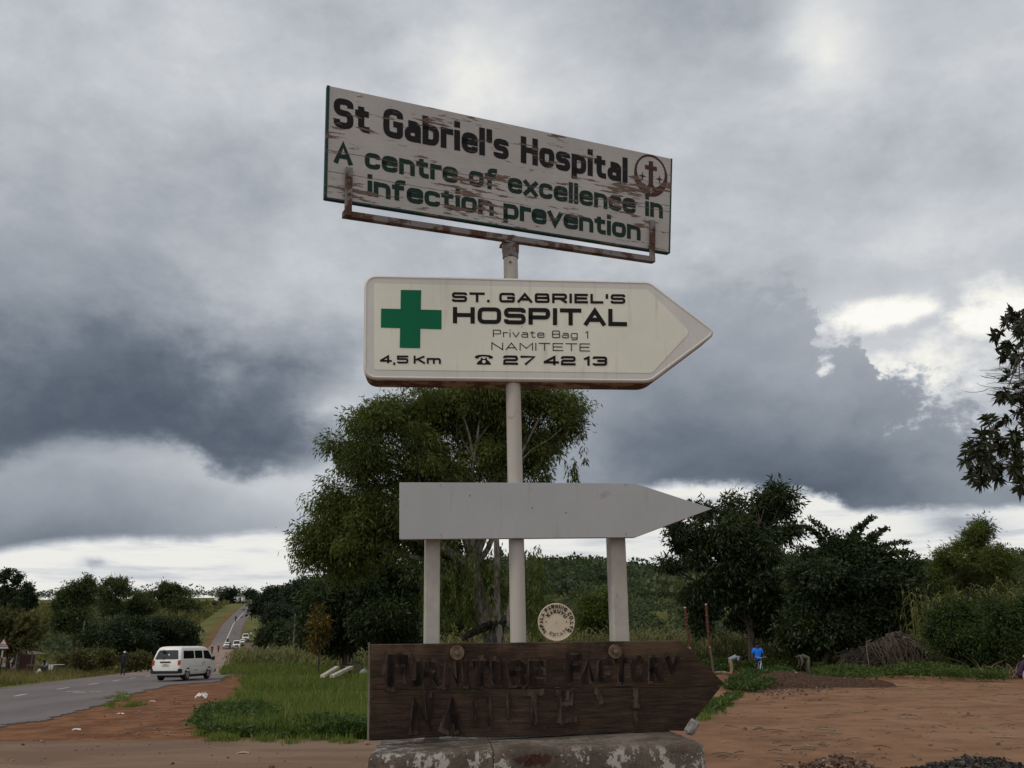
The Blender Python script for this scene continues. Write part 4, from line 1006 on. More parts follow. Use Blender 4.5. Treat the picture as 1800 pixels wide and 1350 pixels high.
    tree('wide_bush', 'wide dark green bush at the right edge, above the crouching figure', 'bush', 45, 1752,
         [(1765, 1085, 50, 40), (1740, 1115, 50, 46), (1790, 1120, 40, 50), (1745, 1145, 60, 32), (1815, 1080, 40, 40)], 'leaf_bright', 950, 12, .25, .08, .24, .08, seed=8, shell=.6, tintb=.10)
    tree('lime_bush', 'yellow-green bush seen between the sign posts, right of the round disc', 'bush', 72, 1058,
         [(1035, 1058, 20, 12), (1072, 1045, 18, 16), (1050, 1075, 36, 26), (1045, 1100, 36, 24), (1085, 1075, 24, 34)], 'leaf_bright', 560, 11, .34, .11, .36, .09, seed=9, shell=.6, tintb=.55)
    tree('low_bush', 'small bright green bush beyond the maize, left of the tall tree trunk', 'bush', 68, 822,
         [(820, 1085, 18, 22), (835, 1100, 22, 20), (800, 1105, 18, 16)], 'leaf_bright', 260, 11, .30, .10, .28, .06, seed=31, shell=.6, tintb=.55)
    tree('back_tree', 'shadowy green tree between the left whitewashed post and the tall tree trunk', 'tree', 95, 790,
         [(790, 1040, 34, 40), (825, 1030, 30, 34), (800, 1085, 50, 34), (850, 1075, 36, 36)], 'leaf_mid', 420, 12, .6, .2, .6, .2, seed=32, shell=.6, tintb=.45)
    # trees left of the road
    tree('bobble_tree', 'bare-limbed tree with small round leaf tufts, at the left edge', 'tree', 78, 32,
         [(16, 1007, 7, 5), (34, 1012, 5, 4.5), (8, 1019, 4, 7), (28, 1022, 5, 6), (25, 1033, 3, 3), (2, 1008, 3, 4), (6, 1042, 12, 18), (18, 1050, 9, 10), (44, 1040, 11, 16), (50, 1055, 12, 14), (40, 1070, 16, 18), (12, 1062, 16, 12), (58, 1052, 6, 7)],
         'leaf_dark', 560, 11, .36, .14, .20, .14, group=None, seed=10, shell=.3, tintb=.2, fork=.55)
    def tufts(lv, r, x0, z0):
        for _ in range(150):
            a, q = r.random()*2*np.pi, math.sqrt(r.random()); px, py = 12+60*q*math.cos(a), 1110+34*q*math.sin(a)
            p = at(px, py, 66)+[0, r.normal(0, .8), 0]-np.array([x0, 66, z0]); d = unit(np.array([(px-10)/60+r.normal(0, .2), r.normal(0, .4), .9])); m_ = 26
            P = np.tile(p, (m_, 1))+d*(r.random(m_)[:, None]*.5)+r.normal(0, .05, (m_, 3)); Dd = d+rand_unit(r, m_)*.55; V, F = leaf_quads(P, Dd, .34, .10, r); lv.add(V, F, np.clip(r.normal(.5, .2, m_)+.15*(r.random() < .4), 0, 1))
    tree('tufted_tree', 'low wide tree with upright tufted leaf clusters, behind the red triangular sign', 'tree', 66, 20,
         [(10, 1100, 44, 24), (30, 1112, 34, 26), (-10, 1110, 40, 30), (15, 1128, 52, 16)], 'leaf_olive', 520, 10, .4, .14, .3, .16, seed=11, shell=.5, tintb=.2, extra=tufts)
    tree('forked_tree', 'slender tree with two bare forked trunks in the meadow, left of the white minibus', 'tree', 105, 128,
         [(128, 1040, 18, 14), (150, 1022, 13, 12), (160, 1032, 8, 10), (112, 1058, 20, 14), (140, 1060, 30, 22), (128, 1085, 28, 24), (104, 1095, 12, 16), (150, 1100, 20, 20)],
         'leaf_mid', 620, 12, .50, .17, .42, .22, seed=12, fork=.60, shell=.4, tintb=.4, airy=True)
    for i, (px, lob, lab) in enumerate(((200, [(200, 1024, 18, 10), (186, 1038, 12, 10), (212, 1038, 18, 12), (198, 1060, 24, 18), (178, 1058, 10, 8)], 'tall tree with a layered crown on the skyline, right of the forked tree'),
                                       (250, [(250, 1050, 12, 8), (244, 1070, 22, 16), (262, 1066, 14, 12)], 'mid-height tree with a loose crown filling the gap before the roundest skyline tree'),
                                       (303, [(300, 1028, 24, 10), (314, 1040, 20, 12), (288, 1048, 26, 18), (316, 1062, 22, 18), (338, 1058, 9, 6), (348, 1066, 8, 5)], 'broad round-topped tree on the skyline, above the roof of the minibus'))):
        tree('roadside_tree', lab, 'tree', 135+i*4, px, lob, 'leaf_mid', 400, 11, .58, .20, .46, .28, airy=True, group='trees on the skyline left of the road', seed=13+i, shell=.5, tintb=.45)
    for i, (px, Y, lob, lab) in enumerate(((180, 95, [(185, 1130, 36, 26), (165, 1120, 20, 22), (205, 1112, 26, 22)], 'dark thicket below the skyline trees, behind the yellowish shrubs by the road'),
                                          (240, 100, [(232, 1108, 40, 26), (262, 1100, 32, 16), (240, 1135, 44, 26)], 'dark dome-shaped thicket behind the walking man in the white cap'),
                                          (300, 104, [(300, 1106, 34, 18), (325, 1128, 24, 14), (292, 1138, 36, 20), (338, 1112, 10, 10)], 'dark spreading thicket directly behind the roof of the minibus'))):
        tree('thicket', lab, 'thicket', Y, px, lob, 'leaf_dark', 520, 11, .48, .19, .42, .15, group='thickets beyond the left verge', seed=20+i, shell=.6, tintb=.25)
    for i, (px, Y, lob, lab) in enumerate(((178, 80, [(172, 1160, 16, 12), (160, 1166, 14, 10), (187, 1158, 10, 14)], 'olive shrub of the left verge, thick with yellowed leaves'), (128, 74, [(118, 1164, 12, 10), (145, 1162, 14, 14)], 'olive shrub around the dark post on the left verge'), (242, 82, [(236, 1162, 12, 14), (250, 1160, 12, 12), (262, 1166, 12, 8)], 'green shrub beside the walking man in the white cap'))):
        tree('verge_shrub', lab, 'shrub', Y, px, lob, 'leaf_olive', 200, 11, .36, .13, .3, .05, group='shrubs on the left verge', seed=26+i, shell=.4, tintb=.5)
    # right of the road, towards the hill
    for i, (px, Y, lob, lab) in enumerate(((480, 290, [(486, 1050, 26, 12), (468, 1060, 20, 10), (505, 1062, 22, 14), (455, 1070, 12, 8)], 'flat-topped dark tree on the slope where the far road disappears'),
                                          (522, 230, [(522, 1045, 24, 18), (535, 1030, 18, 14), (515, 1070, 28, 20), (545, 1060, 20, 26)], 'dark tree on the slope, touching the left side of the tall tree'),
                                          (490, 190, [(490, 1078, 26, 12), (510, 1085, 22, 12), (475, 1085, 14, 8)], 'dark umbrella-crowned tree above the little brick kiosk'),
                                          (483, 150, [(478, 1112, 16, 10), (490, 1104, 14, 7), (470, 1125, 12, 12), (485, 1135, 14, 10)], 'tree with a yellowish top beside the short lamp post'),
                                          (512, 140, [(505, 1122, 20, 9), (520, 1115, 16, 10), (512, 1138, 18, 10)], 'low layered tree behind the taller lamp post'),
                                          (545, 120, [(545, 1095, 16, 22), (535, 1120, 20, 18), (548, 1135, 18, 14)], 'dark tree between the taller lamp post and the mango tree'))):
        tree('slope_tree', lab, 'tree', Y, px, lob, 'leaf_thick' if i < 3 else 'leaf_dark', 560, 10, Y*.0052, Y*.0019, Y*.0045, .2+Y*.0006, group='trees right of the far road', seed=40+i, shell=.6, tintb=.4)
    for i, (px, Y, lob, lab) in enumerate(((402, 470, [(395, 1045, 7, 4), (406, 1043, 8, 6), (400, 1062, 12, 14), (390, 1072, 10, 8)], 'dark tall tree left of the far road on the crest'), (424, 470, [(424, 1070, 10, 8), (414, 1074, 8, 6), (434, 1073, 5, 5)], 'round dark bush right beside the tall crest tree'), (441, 540, [(441, 1046, 7, 6), (436, 1052, 6, 5)], 'small tree alone against the sky above the end of the far road'), (372, 430, [(372, 1070, 5, 4), (371, 1076, 3, 3)], 'little round tree on the green slope left of the crest tree'))):
        tree('crest_tree', lab, 'tree', Y, px, lob, 'leaf_thick', 220, 9, 2.0, .8, 1.3, .3, group='trees by the crest of the far road', seed=50+i, shell=.5, tintb=.3)
M['charred'] = barkmat('charred_wood', (.008, .007, .006), (.045, .040, .036), 5)
M['leaf_olive'] = leafmat('olive_leaf', (.035, .042, .014), (.16, .145, .055), .3)
M['leaf_thick'] = leafmat('thicket_leaf', (.014, .026, .016), (.040, .055, .028), .2)
vegetation()

def near_tree():
    """branches of a long-leaved tree whose trunk stands outside the frame on the right"""
    Y = 12.5; r = np.random.default_rng(77); x0 = PX(2130, Y); e = empty('long_leaved_tree', (x0, Y, 0), 0, 'long-leaved dark branches reaching in from the right edge against the bright cloud gap', 'tree')
    cl = [(1782, 556, 22), (1765, 575, 16), (1795, 575, 20), (1752, 590, 14), (1785, 598, 22), (1758, 612, 16), (1778, 622, 20), (1800, 620, 22), (1762, 640, 16), (1790, 645, 20), (1773, 660, 14), (1797, 680, 18), (1785, 700, 14), (1770, 702, 16), (1758, 708, 13), (1795, 712, 16), (1723, 742, 16), (1740, 738, 16), (1760, 742, 14), (1735, 762, 18), (1792, 735, 18), (1700, 795, 17), (1722, 785, 18), (1748, 780, 20), (1775, 775, 20), (1795, 770, 20), (1695, 812, 15), (1712, 808, 20), (1738, 803, 22), (1765, 800, 24), (1790, 800, 24), (1704, 838, 18), (1726, 832, 20), (1715, 852, 13), (1750, 828, 16), (1752, 850, 12), (1778, 832, 18), (1797, 845, 16), (1785, 855, 12), (1740, 818, 18), (1815, 560, 26), (1815, 640, 26), (1815, 740, 26), (1815, 800, 26), (1830, 700, 30), (1840, 600, 30), (1850, 800, 30), (1870, 680, 34), (1860, 540, 30), (1900, 620, 34), (1900, 760, 34), (1950, 690, 36), (1940, 560, 34), (1880, 470, 34), (1950, 480, 36), (2010, 600, 40), (2020, 720, 40), (2000, 430, 40)]
    lv = Leaves(); b = MB(); hub = np.array([0, 0, at(1990, 760, Y)[2]]); hub2 = np.array([-.1, 0, at(1990, 600, Y)[2]])
    b.tube([(0, 0, -.1), (.05, 0, hub[2]*.5), (0, 0, hub[2]), (-.1, 0, hub2[2]), (-.3, .1, hub2[2]+1.2)], [.26, .21, .17, .13, .05], 12)
    mains = []
    for tx, ty, h in ((1730, 830, hub), (1720, 760, hub), (1765, 640, hub2), (1780, 560, hub2), (1900, 460, hub2), (1800, 712, hub)):
        p = at(tx, ty, Y); mains.append(limb(b, h, (p[0]-x0, r.normal(0, .3), p[2]), .055, .010, r, .07, 11, 7))
    mp = np.concatenate(mains)
    for px, py, rad in cl:
        for _ in range(3 if rad >= 18 else 2):
            dy = r.normal(0, .5); p = at(px+5+r.normal(0, rad*.36), py-5+r.normal(0, rad*.36), Y+dy); c = np.array([p[0]-x0, dy, p[2]])
            q = mp[np.argmin(((mp-c)**2).sum(1)+(mp[:, 0] < c[0])*.15)]
            tw = limb(b, q, c, .010, .004, r, .08, 5, 5); ax = unit(c-q+np.array([-.15, 0, .1]))
            m_ = int(r.integers(12, 20)); th = np.arange(m_)*2.4; u = unit(np.cross(ax, [.1, 1, .2])); w = np.cross(ax, u)
            for a in th:
                d = unit(ax*r.uniform(.1, .7)+(u*math.cos(a)+w*math.sin(a))); L = .13*r.uniform(.7, 1.3); s_ = unit(np.cross(d, rand_unit(r, 1)[0])); n_ = np.cross(s_, d)
                t = np.array([0, .3, .65, 1.]); wd = np.array([.004, .021, .017, .001])*L/.19*1.5; dr = r.uniform(.0, .45)
                mid = c-ax*.05*r.random()+d*(t*L)[:, None]+np.array([0, 0, -1.])*(dr*L*t**2)[:, None]
                V = np.stack([mid+s_*wd[:, None]+n_*wd[:, None]*.35, mid-s_*wd[:, None]+n_*wd[:, None]*.35], 1).reshape(-1, 3)
                lv.add(V, np.array([[0, 1, 3, 2], [2, 3, 5, 4], [4, 5, 7, 6]]), np.full(3, np.clip(r.normal(.4, .25), 0, 1)))
    for _ in range(70):                       # bare twigs
        p = at(r.uniform(1738, 1800), r.uniform(640, 690), Y); c = np.array([p[0]-x0, r.normal(0, .3), p[2]]); limb(b, c+[.35, 0, .05*r.normal()], c, .005, .0025, r, .12, 5, 4)
    lv.build('crown', M['leaf_near'], e); b.build('trunk', M['bark'], e, smooth=True)
near_tree()

def stuff(o, label=None): o['kind'] = 'stuff'; return o
def woodland():
    r = np.random.default_rng(21); lv = Leaves()
    def crowns(n_, tr, yr, size, quads, cond=None):
        t = r.uniform(*tr, n_); Y = np.sqrt(r.uniform(yr[0]**2, yr[1]**2, n_)); X = t*Y
        if cond is not None: k = cond(X, Y); X, Y = X[k], Y[k]
        Z = terr(X, Y); m_ = len(X); R = size*np.clip(r.lognormal(0, .28, m_), .55, 2.)
        i = np.repeat(np.arange(m_), quads); d = rand_unit(r, len(i)); d[:, 2] = np.abs(d[:, 2])*.9-.15
        P = np.stack([X[i], Y[i], Z[i]+R[i]*.75], 1)+d*R[i][:, None]*np.array([1, 1, .72])*(.8+.25*r.random(len(i)))[:, None]
        Dd = rand_unit(r, len(i))+d*.3+[0, 0, -.35]; ll = R[i]*.20*np.clip(r.normal(1, .3, len(i)), .4, 1.8)
        ct = np.clip(r.normal(.42, .26, m_), 0, 1); V, F = leaf_quads(P, Dd, ll, ll*.7, r, .15); lv.add(V, F, np.clip(ct[i]+r.normal(0, .12, len(i)), 0, 1))
    hill = lambda X, Y: (X/Y > -.265) & (X-rc(Y) > 12)
    crowns(2600, (-.27, .68), (330, 640), 4.4, 150, hill)
    crowns(520, (-.26, .62), (640, 700), 4.8, 130, hill)
    crowns(700, (-.27, .64), (130, 330), 3.0, 150, lambda X, Y: hill(X, Y) & (X-rc(Y) > 22) & ((X > 2) | (Y > 200)))
    stuff(lv.build('distant_woodland', M['leaf_far']))
    lv.__init__()
    crowns(330, (-.66, -.285), (600, 690), 3.8, 60, lambda X, Y: rc(Y)-X > 10)
    gap = lambda X, Y: (X/Y < -.535) | (X/Y > -.487)
    crowns(130, (-.66, -.40), (240, 560), 3.2, 70, gap); crowns(60, (-.44, -.30), (180, 420), 2.0, 60, lambda X, Y: rc(Y)-X > 16)
    crowns(200, (-.66, -.40), (150, 330), 2.6, 90, gap)
    stuff(lv.build('far_scrub', M['leaf_far']))
woodland()

def blades(r, X, Y, h, w, lean=.5, Z=None):
    n_ = len(X); Z = terr(X, Y) if Z is None else Z; a = r.random(n_)*2*np.pi; d = np.stack([np.cos(a), np.sin(a), np.zeros(n_)], 1)
    b = r.random(n_)*2*np.pi; s_ = np.stack([np.cos(b), np.sin(b), np.zeros(n_)], 1)*w[:, None]/2
    B = np.stack([X, Y, Z], 1); k = (lean*r.random(n_)**1.3)[:, None]
    p1 = B+[0, 0, 1]*(h*.55)[:, None]+d*(h[:, None]*.22*k); p2 = B+[0, 0, 1]*(h*(1-.3*k[:, 0]))[:, None]+d*(h[:, None]*.75*k)
    V = np.stack([B-s_, B+s_, p1+s_*.75, p1-s_*.75, p2+s_*.12, p2-s_*.12], 1).reshape(-1, 3); i = np.arange(n_)[:, None]*6
    F = np.concatenate([i+[0, 1, 2, 3], i+[3, 2, 4, 5]], 1).reshape(-1, 4); return V, F
def sample(r, poly, n_, bias=1.):
    p = np.array(poly); lo, hi = p.min(0), p.max(0); X = []; Y = []; got = 0
    while got < n_:
        y = lo[1]+(hi[1]-lo[1])*r.random(n_*3)**bias; x = lo[0]+(hi[0]-lo[0])*r.random(n_*3); k = in_poly(x, y, poly); X.append(x[k]); Y.append(y[k]); got += k.sum()
    return np.concatenate(X)[:n_], np.concatenate(Y)[:n_]
def patchy(X, Y, s=1.3): return .5+.25*np.sin(X*s+1.7*np.sin(Y*s*.6))+.25*np.sin(Y*s*.8+1.3*np.sin(X*s*1.3+2))
def grass():
    r = np.random.default_rng(31)
    X, Y = sample(r, GRASS, 95000, 2.0); q = patchy(X, Y, .8); h = .27*(.5+.75*q)*np.clip(r.normal(1, .3, len(X)), .35, 2.); w = np.full(len(X), .020)*(1+Y/60)
    h *= np.where(Y > 62, .6, 1.)
    V, F = blades(r, X, Y, h, w, .9); t = np.clip(.30+.35*(patchy(X, Y, .33)-.5)+r.normal(0, .2, len(X)), 0, 1)
    stuff(mesh_np('verge_grass', V, F, M['grass'], attrs={'tint': np.repeat(t, 2)}))
    # tufts straggling out over the bare earth and along the tar edge
    tx, ty = [], []
    for px, py, w_, n_ in ((430, 1215, 16, 900), (405, 1245, 18, 900), (385, 1268, 16, 700), (365, 1288, 16, 700), (395, 1296, 40, 700), (520, 1303, 90, 900), (212, 1226, 14, 700), (236, 1240, 16, 500), (190, 1240, 9, 250), (430, 1196, 30, 700), (1238, 1262, 10, 300), (1262, 1235, 14, 300)):
        for _ in range(max(3, n_//70)):
            q = G(px+r.normal(0, w_*.6), py+r.normal(0, 4)); tx.append(q[0]+r.normal(0, .10, 55)); ty.append(q[1]+r.normal(0, .16, 55))
    tx, ty = np.concatenate(tx), np.concatenate(ty); V, F = blades(r, tx, ty, .12*np.clip(r.normal(1, .4, len(tx)), .3, 2.2), np.full(len(tx), .018), 1.); stuff(mesh_np('straggling_tufts', V, F, M['grass'], attrs={'tint': np.repeat(np.clip(r.normal(.4, .25, len(tx)), 0, 1), 2)}))
    # pale wispy seed stalks standing above the rest
    X, Y = sample(r, GRASS, 5200, 1.6); k = patchy(X, Y, .8) > .35; X, Y = X[k], Y[k]; V, F = blades(r, X, Y, .42*np.clip(r.normal(1, .25, len(X)), .5, 1.7), np.full(len(X), .016)*(1+Y/70), .7); stuff(mesh_np('seed_stalks', V, F, M['grass_dry'], attrs={'tint': np.repeat(np.clip(r.normal(.6, .25, len(X)), 0, 1), 2)}))
    # broad-leaved weeds along the near edge
    lv = Leaves(); edge = [(-6.6, 20.6), (-7.9, 23.6), (-9.6, 30), (-7.6, 29), (-6.0, 24), (1, 23.2), (1, 19.7), (-3, 19.5), (-5, 19.9)]
    X, Y = sample(r, edge, 1500, 1.3); n_ = len(X); i = np.repeat(np.arange(n_), 16); hh = .30*np.clip(patchy(X, Y, 1.6)+.25, .2, 1.2)
    P = np.stack([X[i]+r.normal(0, .10, len(i)), Y[i]+r.normal(0, .10, len(i)), hh[i]*r.random(len(i))**.6], 1); Dd = rand_unit(r, len(i)); Dd[:, 2] = np.abs(Dd[:, 2])*.6
    V, F = leaf_quads(P, Dd, .10*np.clip(r.normal(1, .3, len(i)), .4, 2), .05, r); lv.add(V, F, np.clip(r.normal(.35, .25, n_)[i]+r.normal(0, .15, len(i)), 0, 1)); stuff(lv.build('broadleaf_weeds', M['weed']))
    # verge left of the road
    lp = [(-21.5, 36), (-26.2, 54.9), (-29.3, 70), (-35, 88), (-58, 96), (-58, 60), (-40, 42)]
    X, Y = sample(r, lp, 42000, 1.3); e_ = rc(Y)-3.9-X; k = e_ > .25; X, Y, e_ = X[k], Y[k], e_[k]; h = (.22+.3*smooth01(e_/3))*(.4+.9*patchy(X, Y, .9))*np.clip(r.normal(1, .3, len(X)), .3, 2.)
    V, F = blades(r, X, Y, h, np.full(len(X), .05), .9); t = np.clip(.38+.5*(patchy(X, Y, .3)-.5)+r.normal(0, .2, len(X)), 0, 1); stuff(mesh_np('roadside_grass', V, F, M['grass_dry'], attrs={'tint': np.repeat(t, 2)}))
    # tussocks over the far slopes and the strip towards the stream
    t_ = r.uniform(-.58, -.285, 26000); Y = np.sqrt(r.uniform(85**2, 470**2, len(t_))); X = t_*Y; k = np.abs(X-rc(Y)) > 8+np.where(X < rc(Y), 4, 0); X, Y = X[k], Y[k]
    h = (.35+Y*.0016)*np.clip(r.lognormal(0, .4, len(X)), .3, 2.5); V, F = blades(r, X, Y, h, h*.9, .8); stuff(mesh_np('slope_tussocks', V, F, M['grass_dry'], attrs={'tint': np.repeat(np.clip(r.normal(.12, .2, len(X)), 0, 1), 2)}))
    sp_ = [(-20.3, 66), (-26.2, 84), (-37, 130), (-14, 130), (-9, 92), (-10, 72)]
    X, Y = sample(r, sp_, 20000); X = np.maximum(X, rc(Y)+4.2); h = .45*(.4+.9*patchy(X, Y, .5))*np.clip(r.normal(1, .3, len(X)), .3, 2); V, F = blades(r, X, Y, h, np.full(len(X), .07), .9); stuff(mesh_np('bank_grass', V, F, M['grass'], attrs={'tint': np.repeat(np.clip(r.normal(.25, .2, len(X)), 0, 1), 2)}))
    # maize
    def maize(name, poly, n_, hgt, tb, avoid=None):
        X, Y = sample(r, poly, n_); nl = 11; i = np.repeat(np.arange(n_), nl); H = hgt*np.clip(r.normal(1, .12, n_), .6, 1.4); Z = terr(X, Y)
        a = r.random(len(i))*2*np.pi; d = np.stack([np.cos(a), np.sin(a), np.zeros(len(i))], 1); s_ = np.stack([-np.sin(a), np.cos(a), np.zeros(len(i))], 1)
        f = np.tile(np.linspace(.15, .98, nl), n_); L = .75*np.clip(r.normal(1, .25, len(i)), .4, 1.6)*(1.1-.5*f); B = np.stack([X[i], Y[i], Z[i]+H[i]*f], 1); up = r.uniform(.1, .6, len(i))
        p1 = B+d*(L*.4)[:, None]+[0, 0, 1]*(L*up*.6)[:, None]; p2 = B+d*(L*.75)[:, None]+[0, 0, 1]*(L*(up*.4-.15))[:, None]; p3 = B+d*L[:, None]+[0, 0, 1]*(L*(up*.1-.55))[:, None]
        w = .05
        V = np.stack([B-s_*w*.4, B+s_*w*.4, p1+s_*w, p1-s_*w, p2+s_*w*.8, p2-s_*w*.8, p3+s_*w*.1, p3-s_*w*.1], 1).reshape(-1, 3); j = np.arange(len(i))[:, None]*8
        F = np.concatenate([j+[0, 1, 2, 3], j+[3, 2, 4, 5], j+[5, 4, 6, 7]], 1).reshape(-1, 4); T = np.repeat(np.clip((tb+r.normal(0, .22, n_))[i]+r.normal(0, .15, len(i)), 0, 1), 3)
        V2, F2 = blades(r, X, Y, H*1.08, np.full(n_, .045), .12, Z); F = np.concatenate([F, F2+len(V)]); V = np.concatenate([V, V2]); T = np.concatenate([T, np.full(len(F2), .55)])
        stuff(mesh_np(name, V, F, M['maize'], attrs={'tint': T}))
    maize('maize_field', [(-5, 60), (-5, 80), (13, 80), (13.4, 60)], 1050, 2.3, .45)
    maize('maize_field', [(-29, 98), (-34, 112), (-13, 116), (-10, 78), (-15, 76), (-21, 92)], 900, 1.75, .38)
    maize('maize_field', [(13, 59), (13, 66), (32, 66), (32, 52), (25, 53), (24, 58)], 900, 2.2, .35)
    maize('maize_field', [(20.5, 47.6), (21.5, 53), (31, 52), (31, 47.6)], 240, 3.9, .14)
    # low green growth in front of the heap and on the mound, and the clump by the workers
    lv = Leaves()
    for poly, n_, hh, tb in (([tuple(G(*p)[:2]) for p in ((1425, 1193), (1500, 1196), (1700, 1200), (1770, 1200), (1760, 1183), (1440, 1180))], 1500, .50, .55), ([tuple(G(*p)[:2]) for p in ((1275, 1213), (1330, 1219), (1360, 1212), (1400, 1194), (1380, 1184), (1310, 1190))], 900, .42, .15), ([tuple(G(*p)[:2]) for p in ((1230, 1258), (1250, 1258), (1300, 1225), (1290, 1222))], 60, .10, .4), ([(13, 55), (13, 58), (30, 54), (30, 50)], 700, .8, .3), ([(8, 55), (8, 62), (14, 62), (14, 55)], 500, .9, .3)):
        X, Y = sample(r, poly, n_); i = np.repeat(np.arange(n_), 14); h_ = hh*np.clip(patchy(X, Y, 1.2)+.3, .3, 1.3)
        P = np.stack([X[i]+r.normal(0, .12, len(i)), Y[i]+r.normal(0, .12, len(i)), terr(X, Y)[i]+h_[i]*r.random(len(i))**.6], 1); Dd = rand_unit(r, len(i)); Dd[:, 2] = np.abs(Dd[:, 2])*.7
        V, F = leaf_quads(P, Dd, .15*np.clip(r.normal(1, .3, len(i)), .4, 2), .07, r); lv.add(V, F, np.clip(tb+r.normal(0, .2, n_)[i]+r.normal(0, .15, len(i)), 0, 1))
    stuff(lv.build('low_green_growth', M['weed']))
    # dry stalks lying about by the bushes
    b = MB()
    for _ in range(260):
        x, y = r.uniform(21, 26.5), r.uniform(42.5, 46); z = tz(x, y); a = r.random()*6.3; L = r.uniform(.4, 1.3); v = np.array([math.cos(a), math.sin(a)*.5, r.uniform(-.1, 1.)])*L
        p0 = np.array([x, y, z+r.uniform(0, .35)]); b.tube([p0, p0+v*.5+[0, 0, .12], p0+v], [.014, .012, .006], 4, False)
    stuff(b.build('dry_stalks', M['straw'], attrs={'tint': r.random(len(b.F))}))
grass()
# ------------------------------------------------------------------ vehicles
M['van_white'] = scuffed('dusty_white_car_paint', (.76, .75, .72), (.40, .31, .24), .66, .80, .5)
M['glass'] = plain('dark_window_glass', (.012, .013, .015), .08, .6, 0, .1)
M['red_lamp'] = plain('red_lamp_lens', (.42, .015, .012), .25, .5); M['amber_lamp'] = plain('amber_lamp_lens', (.30, .12, .03), .3, .5)
M['plastic'] = plain('black_plastic', (.02, .02, .021), .6, .25); M['rim'] = plain('grey_steel_wheel', (.28, .27, .26), .5, .4, .5)
M['headlamp'] = plain('headlamp_glass', (.6, .6, .6), .15, .6, .2); M['plate'] = plain('number_plate', (.55, .54, .48), .5)
def stack_body(levels, npt=64, r=.16):
    """body as rounded plan outlines stacked by height: (z, x_rear, x_front, half_width, corner radius)"""
    rows = []
    for z, xr, xf, hw, rc_ in levels:
        q = round_poly([(xr, -hw), (xf, -hw), (xf, hw), (xr, hw)], rc_, 5); qq = np.vstack([q, q[:1]])
        s_ = np.concatenate([[0], np.cumsum(np.linalg.norm(np.diff(qq, axis=0), axis=1))])
        # same parameter on every level: corners stay aligned
        rows.append(np.stack([q[:, 0], q[:, 1], np.full(len(q), z)], 1))
    P = np.array(rows); b = MB(); b.quadgrid(P, close_v=True); k = P.shape[1]
    b.F.append([j for j in range(k)][::-1]); b.F.append([(len(rows)-1)*k+j for j in range(k)]); return b
def wheel(parent, x, y, r=.32, w=.19):
    s_ = 1 if y > 0 else -1; wl = MB(); wl.lathe([(r*.62, -w/2), (r*.94, -w/2), (r, -w*.35), (r, w*.35), (r*.94, w/2), (r*.62, w/2)], (x, y, r), 'y', 22); o = wl.build('wheel', M['rubber'], parent, smooth=True)
    h = MB(); yo = y+s_*(w/2+.004); h.lathe([(r*.60, 0), (r*.56, s_*.012), (r*.34, -s_*.02), (r*.30, s_*.02), (r*.12, s_*.03)], (x, yo, r), 'y', 18); h.build('rim', M['rim'], o, smooth=True)
    return o
